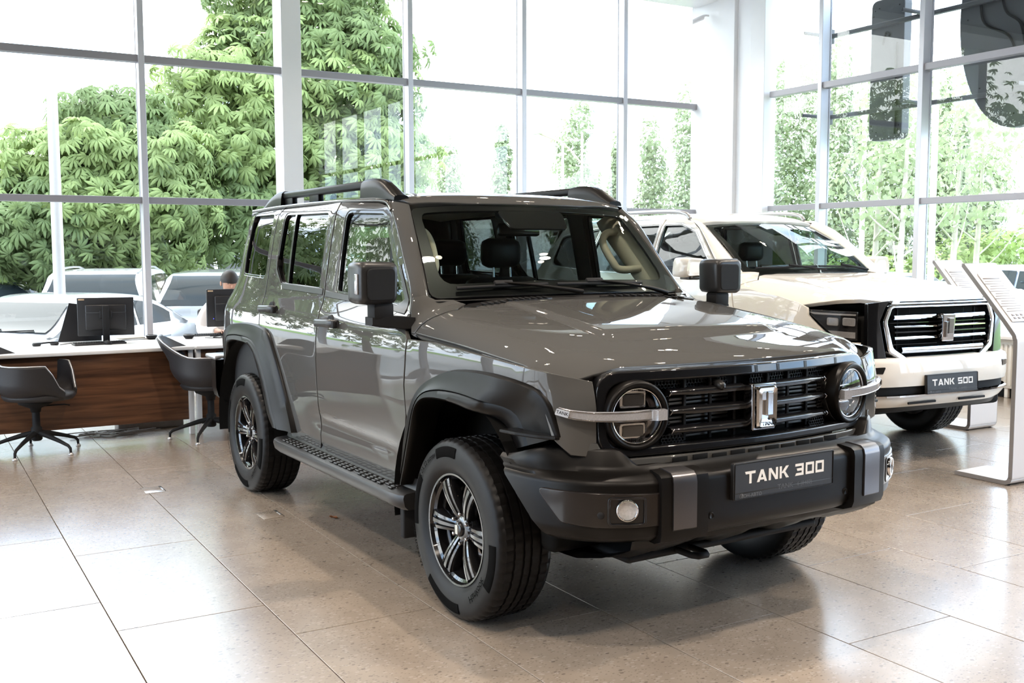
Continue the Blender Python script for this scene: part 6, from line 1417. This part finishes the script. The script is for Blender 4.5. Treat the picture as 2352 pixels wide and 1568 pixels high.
MB().lathe([(.0005, -.10), (.03, -.10), (.035, -.09), (.035, .07), (.03, .075)], 18, Mc).build('camera_body', MAT['desk_white'], sc); MB().lathe([(.030, .078), (.0005, .080)], 18, Mc).build('camera_lens', GB, sc)
MB().tube([(.03, .055, .04), (.05, -.10+.20, .06), (.06, .15, .06)], .014, 8).build('camera_bracket', MAT['desk_white'], sc)
# ---------------------------------------------------------------- outside
GZ = -.45
pm('asphalt', (.30, .30, .30), .8, var=.12, scale=2); pm('grass', (.16, .30, .05), .9, var=.3, scale=3); pm('grass_blade', (.20, .34, .06), .8, var=.3, scale=2)
pm('leaf_green', (.26, .33, .125), .55, 0, .3, var=.45, scale=.9); pm('leaf_dark', (.17, .23, .09), .55, 0, .3, var=.4, scale=.9); pm('leaf_poplar_hazed', (.27, .31, .19), .6, 0, .3, var=.35, scale=.7); pm('leaf_bush', (.28, .37, .12), .6, 0, .3, var=.4, scale=.8)  # poplar leaves: silvery, and paled further to stand in for bright haze
pm('bark', (.12, .085, .06), .9, var=.3, scale=8, bump=.6, bscale=20); pm('bark_pale', (.40, .36, .31), .85, var=.25, scale=6, bump=.4, bscale=20)
pm('pole_paint', (.66, .64, .64), .5, var=.05); pm('sign_back', (.055, .056, .065), .5, var=.06, scale=5); pm('green_building', (.10, .32, .22), .7, var=.06, scale=1)
def leafy(m):                              # thin leaves let light through
    nt = m.node_tree; b = nt.nodes['Principled BSDF']; o = nt.nodes['Material Output']; t = nt.nodes.new('ShaderNodeBsdfTranslucent'); mx = nt.nodes.new('ShaderNodeMixShader'); mx.inputs[0].default_value = .38
    src = b.inputs['Base Color'].links[0].from_socket; hs = nt.nodes.new('ShaderNodeHueSaturation'); hs.inputs['Value'].default_value = 1.3; nt.links.new(src, hs.inputs['Color']); nt.links.new(hs.outputs[0], t.inputs['Color'])
    nt.links.new(b.outputs[0], mx.inputs[1]); nt.links.new(t.outputs[0], mx.inputs[2]); nt.links.new(mx.outputs[0], o.inputs['Surface'])
for k in ('leaf_green', 'leaf_dark', 'leaf_poplar_hazed', 'leaf_bush'): leafy(MAT[k])
g = MB(); g.box((-90, -80, GZ-.2), (60, 90, GZ)); rr0 = g.build('road', MAT['asphalt']); tag(rr0, kind='structure')
g = rbox(MB(), -60, 40, 13.2, 60, GZ-.1, GZ+.06).build('lawn', MAT['grass']); g.name = 'field'; tag(g, kind='structure')
g = rbox(MB(), -80, -52, -60, 13.2, GZ-.1, GZ+.05).build('field', MAT['grass']); tag(g, kind='structure')
w = rbox(MB(), -8.2, 9, 7.3, 9.0, GZ-.1, GZ+.32).build('terrace', MAT['asphalt']); w.name = 'pavement'; tag(w, kind='structure')
def palmate(n=7, L=.18, W=.036):
    """One palmate leaf: leaflets fanned round the stalk, drooping."""
    V, F = [], []
    for k in range(n):
        a = R_(-105+210*k/(n-1)); c, s = math.cos(a), math.sin(a); l = L*(1-.30*abs(k-(n-1)/2)/((n-1)/2))
        for r, w, z in ((.01, .006, 0), (l*.5, W*.55, -.004), (l*.72, W*.62, -.03), (l, .004, -.075)):
            V += [(r*c-w*s, r*s+w*c, z-.012), (r*c, r*s, z), (r*c+w*s, r*s-w*c, z-.012)]
        b = k*12
        for j in range(3): F += [(b+3*j, b+3*j+3, b+3*j+4, b+3*j+1), (b+3*j+1, b+3*j+4, b+3*j+5, b+3*j+2)]
    return np.array(V), np.array(F)
def small_leaf(L=.09, W=.035): return np.array([(0, 0, 0), (L*.5, W, .0), (L, 0, -.02), (L*.5, -W, 0)]), np.array([(0, 1, 2, 3)])
def scatter(name, proto, pos, nrmv, size, mat, parent, rng, droop=.5):
    """Leaves set at the given points facing outwards, all in one mesh."""
    PV, PF = proto; n = len(pos); up = np.array([0, 0, 1.]); N = nrmv+up*rng.uniform(.1, .9, (n, 1)); N += rng.normal(0, .35, (n, 3)); N /= np.linalg.norm(N, axis=1)[:, None]
    D = nrmv*1.0+rng.normal(0, .55, (n, 3)); D[:, 2] -= droop; X = D-N*(D*N).sum(1)[:, None]; X /= np.linalg.norm(X, axis=1)[:, None]+1e-9; Y = np.cross(N, X)
    sc = size*rng.uniform(.7, 1.25, n)
    V = pos[:, None, :]+sc[:, None, None]*(PV[None, :, 0:1]*X[:, None, :]+PV[None, :, 1:2]*Y[:, None, :]+PV[None, :, 2:3]*N[:, None, :])
    F = (PF[None]+(np.arange(n)*len(PV))[:, None, None]).reshape(-1, PF.shape[1])
    me = bpy.data.meshes.new(name); me.vertices.add(n*len(PV)); me.vertices.foreach_set('co', V.ravel()); k = PF.shape[1]
    me.loops.add(F.size); me.loops.foreach_set('vertex_index', F.ravel().astype(np.int32)); me.polygons.add(len(F)); me.polygons.foreach_set('loop_start', np.arange(0, F.size, k, dtype=np.int32)); me.polygons.foreach_set('loop_total', np.full(len(F), k, dtype=np.int32)); me.update(); me.materials.append(mat)
    o = link(name, me, None, parent); o['kind'] = 'stuff'; return o
def crown_points(blobs, n, rng, shell=.55):
    vol = np.array([b[3]*b[4]*b[5] for b in blobs])**.67; cnt = rng.multinomial(n, vol/vol.sum()); P, N = [], []
    for b, c in zip(blobs, cnt):
        d = rng.normal(0, 1, (c, 3)); d /= np.linalg.norm(d, axis=1)[:, None]; r = shell+(1-shell)*rng.random((c, 1))**.5
        wob = 1+.16*np.sin(d[:, 0:1]*7+b[0]*3)*np.sin(d[:, 1:2]*6+b[1]*2)+.12*np.sin(d[:, 2:3]*9+b[2]*5)
        P.append(np.array(b[:3])+d*r*wob*np.array(b[3:6])); N.append(d)
    return np.vstack(P), np.vstack(N)
def tree(name, x, y, blobs, n, trunk, label, mats, proto, size, group, bark='bark', cat='tree', seed=1, trunk_pts=None, branches=6, world=False):
    t = empty(name, (x, y, GZ), 0, label, cat, group); rng = np.random.default_rng(seed)
    bl = [(b[0]-(x if world else 0), b[1]-(y if world else 0), b[2]-GZ, *b[3:]) for b in blobs]
    P, N = crown_points(bl, n, rng); h = int(n*.62)
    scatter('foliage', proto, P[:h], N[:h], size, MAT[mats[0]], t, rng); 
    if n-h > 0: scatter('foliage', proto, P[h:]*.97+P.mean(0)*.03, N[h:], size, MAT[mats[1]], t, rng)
    mb = MB(); tp = trunk_pts or [(0, 0, -.05), (.05, .03, trunk*.4), (.0, .06, trunk)]; top = np.array(bl[0][:3]); r0 = .05+.022*max(b[5] for b in bl)*1.6
    mb.tube(catmull(tp+[tuple(top)], 5), np.linspace(r0, r0*.35, 5*len(tp)+1), 9); mb.build('trunk', MAT[bark], t)
    for k in range(branches):
        b = bl[k % len(bl)]; a = rng.uniform(0, 6.28); e = np.array(b[:3])+np.array([math.cos(a)*b[3]*.7, math.sin(a)*b[4]*.7, rng.uniform(-.3, .5)*b[5]]); s = np.array(tp[-1])*(.55+.45*rng.random())
        MB().tube(catmull([s, s*.5+e*.5+np.array([0, 0, .3]), e], 4), np.linspace(r0*.4, r0*.08, 9), 6).build('branch', MAT[bark], t)
    return t
PAL = palmate(); SL = small_leaf()
CHG = 'horse chestnut trees beyond the left glass'
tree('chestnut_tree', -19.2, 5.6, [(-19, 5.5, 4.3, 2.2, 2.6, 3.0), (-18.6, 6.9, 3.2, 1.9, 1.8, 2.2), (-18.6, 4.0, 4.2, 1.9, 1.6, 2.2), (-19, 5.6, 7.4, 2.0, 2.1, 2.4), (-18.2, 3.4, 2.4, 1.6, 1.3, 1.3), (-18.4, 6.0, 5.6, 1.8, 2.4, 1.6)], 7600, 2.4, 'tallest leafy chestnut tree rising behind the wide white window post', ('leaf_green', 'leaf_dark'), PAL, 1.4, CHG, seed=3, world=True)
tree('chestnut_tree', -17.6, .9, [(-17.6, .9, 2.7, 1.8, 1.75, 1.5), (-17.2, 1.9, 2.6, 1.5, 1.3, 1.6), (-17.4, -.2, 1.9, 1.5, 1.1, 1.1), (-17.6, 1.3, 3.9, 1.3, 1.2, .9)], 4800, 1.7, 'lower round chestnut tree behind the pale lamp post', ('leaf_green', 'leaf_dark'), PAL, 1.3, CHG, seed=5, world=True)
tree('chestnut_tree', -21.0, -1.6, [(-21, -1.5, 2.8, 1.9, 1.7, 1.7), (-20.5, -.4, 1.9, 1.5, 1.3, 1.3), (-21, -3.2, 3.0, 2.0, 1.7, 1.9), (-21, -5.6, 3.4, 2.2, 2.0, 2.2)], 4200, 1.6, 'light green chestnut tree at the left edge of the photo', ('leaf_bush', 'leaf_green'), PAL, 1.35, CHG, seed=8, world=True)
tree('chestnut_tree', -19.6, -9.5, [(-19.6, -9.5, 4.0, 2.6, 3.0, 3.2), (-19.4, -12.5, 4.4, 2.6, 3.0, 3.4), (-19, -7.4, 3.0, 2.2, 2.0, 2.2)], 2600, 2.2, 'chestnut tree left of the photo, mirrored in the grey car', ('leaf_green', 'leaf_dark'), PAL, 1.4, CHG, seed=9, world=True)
# poplars and birches further away
PPG = 'tall pale poplars along the road'
def ray_xy(px_, dist):                     # ground point seen in a direction, at a distance
    a = R_(YAW)-math.atan((px_-1176)/FPX); return CAM[0]+dist*math.cos(a), CAM[1]+dist*math.sin(a)
def poplar(px_, dist, top_px, wpx, label, n, seed, mats=('leaf_poplar_hazed', 'leaf_poplar_hazed'), bark='bark_pale'):
    x, y = ray_xy(px_, dist); dz = dist*math.cos(math.atan((px_-1176)/FPX)); H = 1.52+(576-top_px)*dz/FPX; w = wpx*dz/FPX/2; rng = random.Random(seed)
    bl = []; nb = 7
    for i in range(nb):
        f = (i+.6)/nb; bl.append((x+rng.uniform(-.25, .25)*w, y+rng.uniform(-.25, .25)*w, GZ+1.2+(H-GZ-1.6)*f, w*(1-.55*f**1.6)*rng.uniform(.8, 1.1), w*(1-.55*f**1.6)*rng.uniform(.8, 1.1), (H-GZ)/nb*1.0))
    return tree('poplar_tree', x, y, bl, n, (H-GZ)*.3, label, mats, SL, 1.7*max(1, dist/40), PPG, bark, seed=seed, world=True, branches=2)
POP = [(1035, 44, 320, 120, 'short poplar just right of the big chestnut'), (1158, 46, 285, 60, 'thin poplar at the second white mullion'), (1320, 42, 235, 120, 'broad pale poplar in the middle window bay'), (1415, 46, 320, 60, 'poplar beside the red and white mast'), (1490, 44, 280, 110, 'first poplar left of the corner column'), (1575, 42, 215, 110, 'second poplar left of the corner column'), (1630, 44, 215, 80, 'poplar partly hidden by the corner column'), (1790, 40, 150, 110, 'pale poplar right beside the corner column'), (1850, 40, 130, 110, 'poplar behind the first right mullion'), (1915, 36, 100, 110, 'tallest poplar left of the long black sign'), (1985, 38, 175, 130, 'poplar behind the long black sign'), (2060, 34, 190, 130, 'leafy poplar right of the long black sign'), (2150, 37, 170, 80, 'poplar beside the second right mullion'), (2190, 36, 260, 70, 'thin poplar below the oval sign'), (2260, 40, 330, 120, 'low poplar at the right end of the lawn')]
for i, (p, d, tp, w_, lb, ) in enumerate(POP): poplar(p, d, tp, w_, lb+', beyond the glass', 4200, 20+i)
# pale birches with open crowns on the lawn
for i, (p, d, lb) in enumerate(((2002, 27, 'pale forked birch trunk standing left on the lawn'), (2060, 26, 'tall pale birch trunk in the middle of the lawn'), (2182, 28, 'slim pale birch right of the mullion'), (2235, 30, 'slim pale birch behind the silver car'))):
    x, y = ray_xy(p, d); t = empty('birch_tree', (x, y, GZ), 0, lb, 'tree', 'pale birches on the lawn'); rng = random.Random(40+i)
    MB().tube(catmull([(0, 0, -.05), (.05, .0, 1.0), (.0, .1, 2.0), (.1, .1, 4.5)], 5), np.linspace(.13, .04, 16), 9).build('trunk', MAT['bark_pale'], t)
    for k in range(4):
        a = rng.uniform(0, 6.28); z = 1.3+.45*k; L = rng.uniform(.8, 1.6); MB().tube(catmull([(0, .03, z), (L*.5*math.cos(a), L*.5*math.sin(a), z+.6), (L*math.cos(a), L*math.sin(a), z+1.7)], 4), np.linspace(.03, .008, 9), 6).build('branch', MAT['bark_pale'], t)
    nr = np.random.default_rng(60+i); P, N = crown_points([(0, 0, 3.6, 1.3, 1.3, 1.3), (.2, .2, 5.2, 1.1, 1.1, 1.4)], 500, nr); scatter('foliage', SL, P, N, 2.0, MAT['leaf_poplar_hazed'], t, nr)
# undergrowth behind the lawn
for i, (p, d, w_, hh, lb) in enumerate(((1930, 33, 3.0, 1.6, 'dark green bush behind the lawn at the first right bay'), (2020, 34, 3.2, 2.0, 'dense bush behind the birches'), (2110, 33, 2.6, 1.7, 'bush behind the second right mullion'), (2190, 34, 2.8, 2.3, 'yellow green bush left of the silver car'), (2290, 35, 3.2, 2.6, 'big bush behind the silver car'), (2400, 36, 3.6, 2.8, 'bush at the right edge of the lawn'), (1860, 36, 3.0, 2.0, 'bush behind the first right mullion'), (1790, 38, 3.0, 2.0, 'bush right of the corner column'))):
    x, y = ray_xy(p, d); b = empty('bush', (x, y, GZ), 0, lb, 'bush', 'bushes behind the lawn'); nr = np.random.default_rng(80+i)
    P, N = crown_points([(0, 0, hh*.45, w_*.55, w_*.5, hh*.5), (.5, .4, hh*.75, w_*.35, w_*.4, hh*.35), (-.7, -.3, hh*.6, w_*.35, w_*.35, hh*.4)], 1300, nr); scatter('foliage', SL, P, N, 2.2, MAT['leaf_bush' if i % 3 else 'leaf_green'], b, nr)
    for k in range(3): MB().tube([(.1*k-.1, 0, -.02), (.3*k-.3, .1*k, hh*.6)], [.03, .012], 5).build('stem', MAT['bark'], b)
nr = np.random.default_rng(99); x = nr.uniform(-22, 6, 5200); y = nr.uniform(16.5, 26, 5200)
P = np.array([rm(a, b, GZ+.05) for a, b in zip(x, y)]); scatter('grass', (np.array([(-.012, 0, 0), (.012, 0, 0), (.004, .02, .22), (-.004, .02, .22)]), np.array([(0, 1, 2, 3)])), P, np.tile([0, 0, 1.], (5200, 1))*0, 1.3, MAT['grass_blade'], None, nr)
for o in bpy.data.objects:
    if o.name.startswith('grass') and o.type == 'MESH':
        o.name = 'grass'; tag(o, 'tall green grass blades on the lawn under the birches', 'grass', kind='stuff')
        co = np.empty(len(o.data.vertices)*3); o.data.vertices.foreach_get('co', co); co = co.reshape(-1, 4, 3); base = P; v = np.zeros_like(co); an = nr.uniform(0, 6.28, len(P)); hgt = nr.uniform(.18, .5, len(P)); ln = nr.normal(0, .08, (len(P), 2))
        dx = np.stack([np.cos(an), np.sin(an)], 1)*.02
        v[:, 0, :2] = base[:, :2]-dx; v[:, 1, :2] = base[:, :2]+dx; v[:, 2, :2] = base[:, :2]+dx*.2+ln; v[:, 3, :2] = base[:, :2]-dx*.2+ln; v[:, :2, 2] = GZ+.04; v[:, 2:, 2] = GZ+.05+hgt[:, None]
        o.data.vertices.foreach_set('co', v.ravel()); o.data.update()
# lamp posts and mast
def post(px_, dist, H, r, label, arm=None, mat='pole_paint', name='lamp_post'):
    x, y = ray_xy(px_, dist); p = empty(name, (x, y, GZ), 0, label, 'lamp post' if name == 'lamp_post' else 'mast')
    MB().tube([(0, 0, 0), (0, 0, H*.5), (0, 0, H)], [r, r*.85, r*.6], 12).build('pole', MAT[mat], p); MB().lathe([(.0005, .25), (r*1.5, .22), (r*2, 0)], 14).build('pole_foot', MAT[mat], p)
    if arm:
        a = np.array([rt[0], rt[1], 0])*arm; MB().tube(catmull([(0, 0, H*.82), tuple(a*.4+np.array([0, 0, H*.93])), tuple(a+np.array([0, 0, H]))], 6), r*.5, 8).build('arm', MAT[mat], p); MB().box((-.28, -.09, -.06), (.28, .09, .06), .04, M=Matrix.Translation(Vector(a+np.array([0, 0, H])))).build('lamp_head', MAT[mat], p)
    return p
post(138, 14.6, 9.0, .075, 'pale round lamp post standing in the car park before the chestnuts')
post(1292, 26, 4.6, .05, 'slim pale post in the middle window bay'); post(1336, 38, 6.2, .07, 'rusty street lamp with a curved arm in the middle bay', -1.6, 'beige_box'); post(1372, 44, 8.2, .22, 'pale tapering mast left of the fourth mullion', None, 'pole_paint', 'mast'); post(1976, 30, 8.0, .08, 'street lamp with twin head behind the long black sign', .9); post(2136, 22, 8.0, .07, 'thick pale post just right of the second right mullion')
# signs hung outside the right-hand glass, seen from the back
sg = empty('sign_rail', rm(0, YW+.62, 0), ROOM, 'dark horizontal rails outside the glass that carry the letters', 'rail')
for z in (4.27, 3.24):
    for x0, x1 in ((-6.0, -4.55), (-4.50, -3.05), (-3.02, -1.5)):
        MB().box((x0, -.03, z-.025), (x1, .03, z+.025), .004).build('rail', MAT['sign_back'], sg)
        MB().box((x0-.02, -.05, z-.09), (x0+.03, .05, z+.09), .004).build('bracket', MAT['sign_back'], sg); MB().box((x0-.01, -.47, z-.02), (x0+.02, -.03, z+.02), .003).build('strut', MAT['sign_back'], sg)
def sign(x, z, poly, d, label, cabl):
    s = empty('sign_letter', rm(x, YW+.78, z), ROOM, label, 'sign', 'sign letters seen from behind')
    Ms_ = frame((0, 0, 0), (1, 0, 0), (0, 0, 1)); MB().prism(poly, -.06, .08, Ms_, .012).build('letter_case', MAT['sign_back'], s)
    for P_ in cabl: MB().tube(catmull([(p[0], -.10, p[1]) for p in P_], 6), .014, 6).build('power_cable', MBK, s)
    for p in poly[::max(1, len(poly)//8)]: MB().lathe([(.0005, .004), (.008, .004), (.010, 0)], 8, frame((p[0]*.85, -.081, p[1]*.88), (1, 0, 0), (0, 0, 1), (0, -1, 0))).build('rivet', MBK, s)
    return s
sign(-5.16, 3.74, rnd_poly([(-.25, -.86), (.25, -.86), (.25, .86), (-.25, .86)], .10, 6), .1, 'long black rounded sign letter hung outside the right glass', [[(.05, .40), (.0, .44), (-.05, .30)], [(.17, .30), (.16, 0), (.18, -.5), (.17, -.8)]])
sign(-3.42, 4.12, np.array([(.72*math.cos(a), 1.26*math.sin(a)) for a in np.linspace(0, 2*math.pi, 56, endpoint=False)]), .1, 'large black oval sign letter hung outside the right glass', [[(-.45, .18), (-.38, -.08), (-.10, -.25), (0, -.42)], [(-.20, .25), (-.12, .0), (.05, -.15), (.12, -.40)]])
# a green kiosk far left
kx, ky = ray_xy(20, 44); kb = empty('green_building', (kx, ky, GZ), R_(5), 'green painted building far beyond the car park', 'building')
MB().box((-2, -5, 0), (2, 5, 3.1), .02).build('wall', MAT['green_building'], kb); MB().box((-2.2, -5.2, 3.1), (2.2, 5.2, 3.35), .03).build('roof', MAT['frame_grey'], kb)
for yy in (-3.2, -.8, 1.6, 4.0): f_ = MB().box((1.98, yy-.5, 1.0), (2.06, yy+.5, 2.3), .01).build('window', MAT['desk_white'], kb); MB().box((2.05, yy-.42, 1.08), (2.075, yy+.42, 2.22)).build('pane', GB, f_)
# ---------------------------------------------------------------- parked cars
def pcar(name): 
    cols = dict(white=(.80, .80, .80), silver=(.48, .50, .53), black=(.02, .021, .024), grey=(.20, .21, .23), orange=(.62, .16, .03), blue=(.18, .23, .33))
    k = 'car_'+name
    if k not in MAT: pm(k, cols[name], .3, .0 if name != 'silver' else .4, .5, 1., .03, var=.02, scale=200)
    return MAT[k]
KINDS = {
 'sedan': dict(L=4.6, W=1.80, top=[(-2.25, .92), (-2.15, 1.00), (-1.55, 1.04), (-.95, 1.36), (-.3, 1.44), (.35, 1.38), (1.05, 1.00), (1.9, .90), (2.22, .74), (2.3, .55)], belt=[(-2.3, .92), (-1.5, .99), (1.05, .95), (1.9, .88), (2.3, .62)], cab=(-1.55, 1.05)),
 'wagon': dict(L=4.6, W=1.86, top=[(-2.28, .95), (-2.18, 1.15), (-1.85, 1.60), (-1.2, 1.68), (-.2, 1.69), (.45, 1.62), (1.15, 1.14), (1.95, 1.04), (2.22, .86), (2.3, .6)], belt=[(-2.3, 1.05), (-1.5, 1.10), (1.15, 1.05), (1.9, 1.0), (2.3, .7)], cab=(-2.20, 1.15)),
 'hatch': dict(L=4.1, W=1.75, top=[(-2.02, .9), (-1.95, 1.05), (-1.6, 1.42), (-.9, 1.50), (-.1, 1.50), (.4, 1.44), (1.1, 1.02), (1.75, .92), (2.0, .75), (2.05, .5)], belt=[(-2.05, .98), (-1.3, 1.0), (1.1, .95), (1.7, .88), (2.05, .6)], cab=(-1.98, 1.12)),
 'van': dict(L=4.9, W=1.9, top=[(-2.45, 1.0), (-2.42, 1.6), (-2.3, 1.92), (-1.0, 1.98), (.6, 1.96), (1.2, 1.78), (1.75, 1.18), (2.2, 1.02), (2.4, .85), (2.45, .6)], belt=[(-2.45, 1.15), (1.75, 1.12), (2.2, .98), (2.45, .7)], cab=(-2.43, 1.78)),
}
def parked(kind, color, px_, dist, heading, label, rack=False):
    K = KINDS[kind]; pos = ray_xy(px_, dist) if not isinstance(px_, tuple) else px_; r = empty('parked_car', (*pos, GZ), R_(heading), label, 'car', 'cars parked outside'); P = pcar(color); hw = K['W']/2; L2 = K['L']/2
    tp = catmull(K['top'], 6); bt = np.array(K['belt']); xs = np.unique(np.r_[np.linspace(-L2, L2, 47), K['cab'][0], K['cab'][1]])
    def T(x): return float(np.interp(x, tp[:, 0], tp[:, 1]))
    def B(x): return min(float(np.interp(x, bt[:, 0], bt[:, 1])), T(x)-.02)
    def hwx(x): e = abs(x)/L2; return hw*(1-.10*smooth(.72, 1., e)-.22*smooth(.93, 1.0, e))
    def under(x): return .28 if min(abs(x-L2*.60), abs(x+L2*.58)) > .36 else .32+math.sqrt(max(0, .36**2-min(abs(x-L2*.60), abs(x+L2*.58))**2))*.95
    c0, c1 = K['cab']; mb = MB(); G = []
    for x in xs:
        w = hwx(x); b = B(x); z0 = under(x); h = T(x); incab = c0 < x < c1
        tw = w*(1-.23*smooth(.0, .75, (h-b)/.75)) if incab else w*.93
        hh = max(b, z0+.05)
        half = [(w*.93, z0), (w*.985, z0+.08*(hh-z0)), (w, z0+.5*(hh-z0)), (w*.985, z0+.85*(hh-z0)), (w*.955, hh)]
        if incab: half += [(w*.945, hh+.01), (w*.93+(tw-w*.93)*.5, hh+(h-hh)*.5), (tw, h-.045), (tw-.05, h-.008), (tw*.5, h+.006)]
        else: half += [(w*.945, hh+.004), (w*.93, hh+(h-hh)*.4), (w*.88, hh+(h-hh)*.8), (w*.75, h-.005), (w*.4, h)]
        row = [(x, -y, z) for y, z in half]+[(x, 0, h+.006)]+[(x, y, z) for y, z in half[::-1]]; G.append(row)
    mb.grid(np.array(G), flip=True); n = len(G[0]); mb.add(G[0], [tuple(range(n))[::-1]], sm=False); mb.add(G[-1], [tuple(range(n))], sm=False); mb.build('body', P, r, auto=40)
    # glass: side lights, windscreen, rear window, each set just proud of the shell
    def sidepane(a, b_, s):
        Gp = []
        for x in np.linspace(a, b_, 8):
            w = hwx(x); h = T(x); b = B(x); tw = w*(1-.23*smooth(.0, .75, (h-b)/.75)); lo, hi = b+.05, h-.085; hi = max(hi, lo+.01)
            f = lambda z: (w*.945+(w*.93+(tw-w*.93)*.5-w*.945)*min(1, (z-b)/((h-b)*.5)) if z < b+(h-b)*.5 else w*.93+(tw-w*.93)*.5+(tw-(w*.93+(tw-w*.93)*.5))*((z-b-(h-b)*.5)/((h-b)*.5)))
            Gp.append([(x, s*(f(z)+.008), z) for z in np.linspace(lo, hi, 4)])
        MB().grid(np.array(Gp), flip=(s < 0)).build('side_window', MAT['car_glass'], r)
    xa = [x for x in np.linspace(c0, c1, 60) if T(x)-B(x) > .20]; a, b_ = xa[0]+.06, xa[-1]-.04; m1_, m2_ = a+(b_-a)*.34, a+(b_-a)*.66
    if kind in ('sedan', 'hatch', 'wagon', 'van'):
        for s in (-1, 1):
            sidepane(a, m1_-.03, s); sidepane(m1_+.02, m2_-.02, s); sidepane(m2_+.02, b_, s)
    def cross(x0, x1, nm):
        Gp = []
        for t in np.linspace(0, 1, 7):
            x = x0+(x1-x0)*t; w = hwx(x); h = T(x); b = B(x); tw = (w*(1-.23*smooth(.0, .75, (h-b)/.75))-.10); sl = nrm(np.array([-(T(x+.02)-T(x-.02)), .04])); Gp.append([(x+sl[0]*.012, y, h+.004+sl[1]*.014) for y in np.linspace(-tw, tw, 7)])
        MB().grid(np.array(Gp), flip=(x0 > x1)).build(nm, MAT['car_glass'], r)
    fr_ = [x for x in np.linspace(c1, c0, 80) if T(x) < max(t_[1] for t_ in K['top'])-.10 and x > 0]; cross(min(fr_), c1-.04, 'windscreen')
    rr_2 = [x for x in np.linspace(c0, 0, 60) if T(x) < max(t_[1] for t_ in K['top'])-.07]; 
    if rr_2: cross(c0+.05, max(rr_2)+.0, 'rear_window')
    for x, s in ((L2*.60, -1), (L2*.60, 1), (-L2*.58, -1), (-L2*.58, 1)):
        Mw_ = Matrix.Translation((x, s*(hw-.10), .32)) @ Matrix.Rotation(R_(90*s*-1), 4, 'X'); wv = MB().lathe([(.20, .08), (.26, .10), (.315, .09), (.32, .06), (.32, -.08)], 24, Mw_).build('wheel', MAT['rubber'], r)
        mb = MB(); mb.lathe([(.205, .085), (.195, .06), (.17, .05), (.05, .075), (.0005, .078)], 20, Mw_); mb.build('rim', MAT['silver_satin'], wv)
        MB().lathe([(.33, .02), (.36, .02), (.36, -.2), (.0005, -.2)], 20, Mw_).build('wheel_arch', MAT['liner_black'], r)
    for s in (-1, 1):
        x = L2-.10; MB().box((x-.22, min(s*hw*.48, s*hw*.80), .62), (x+.03, max(s*hw*.48, s*hw*.80), .74), .03).build('headlamp', MAT['lamp_clear'], r)
        MB().box((-L2-.005, min(s*hw*.50, s*hw*.80), .78), (-L2+.15, max(s*hw*.50, s*hw*.80), .92), .02).build('tail_lamp', MAT['tail_red'], r)
        mz = B(c1-.30)+.10; MB().box((c1-.42, min(s*(hw-.02), s*(hw+.17)), mz-.07), (c1-.30, max(s*(hw-.02), s*(hw+.17)), mz+.06), .035).build('door_mirror', P, r)
        for x in (-.25, -1.05 if kind != 'sedan' else -1.0): MB().box((x-.09, min(s*(hw-.01), s*(hw+.025)), B(x)-.14), (x+.09, max(s*(hw-.01), s*(hw+.025)), B(x)-.11), .008).build('door_handle', P, r)
        if rack:
            xs_ = np.linspace(c0+.45, c1-.85, 6); MB().tube([(x, s*hw*.66, T(x)+(.03 if 0 < i < 5 else .0)) for i, x in enumerate(xs_)], .018, 6).build('roof_rail', MAT['silver_satin'], r)
    mb = MB(); mb.box((L2-.08, -hw*.42, .50), (L2+.005, hw*.42, .66), .02); mb.build('grille', GB, r)
    MB().box((-L2-.012, -.26, .55), (-L2+.01, .26, .67), .004).build('number_plate', MAT['paper'], r)
    x0 = c1+.02; MB().tube([(x0, -.5, T(x0)+.03), (x0-.08, .1, T(x0-.08)+.03)], .008, 5).build('wiper', MBK, r); MB().tube([(x0, .05, T(x0)+.03), (x0-.08, .6, T(x0-.08)+.03)], .008, 5).build('wiper', MBK, r)
    return r
pm('car_glass', (.02, .027, .03), .08, 0, .2, 0., .02, var=.1, scale=3); pm('tail_red', (.35, .015, .015), .2, var=.1)
parked('sedan', 'silver', rm(-10.7, -1.15)[:2], 0, -52, 'silver saloon parked nose towards the glass behind the left desk')
parked('wagon', 'white', 275, 19.2, 158, 'white estate with roof rails parked behind the silver saloon', True)
parked('sedan', 'black', -110, 21.5, 205, 'black saloon at the left edge of the photo')
parked('hatch', 'white', 60, 25.0, 150, 'white hatchback between the black saloon and the white estate')
parked('hatch', 'white', 455, 24.0, 35, 'white hatchback right of the first mullion')
parked('sedan', 'black', 485, 29.0, 20, 'black saloon beyond the white hatchback')
parked('wagon', 'silver', 560, 17.5, 150, 'silver estate parked behind the man in white')
parked('van', 'white', 490, 36, 15, 'white van farthest off in the left car park'); parked('hatch', 'orange', 385, 40, 20, 'orange hatchback far back under the chestnuts'); parked('sedan', 'white', 610, 33, 20, 'white saloon far back beside the white van'); parked('wagon', 'white', 240, 30, 10, 'white estate far back under the low chestnut')
parked('wagon', 'blue', 2300, 21.5, 170, 'grey blue estate on the road behind the price stand'); parked('sedan', 'white', 2060, 19.5, 172, 'white saloon on the road behind the white SUV bonnet'); parked('hatch', 'white', 1965, 24, 172, 'white hatchback on the road left of the second right mullion'); parked('sedan', 'silver', 2160, 17.5, 175, 'silver saloon low behind the far price stand')
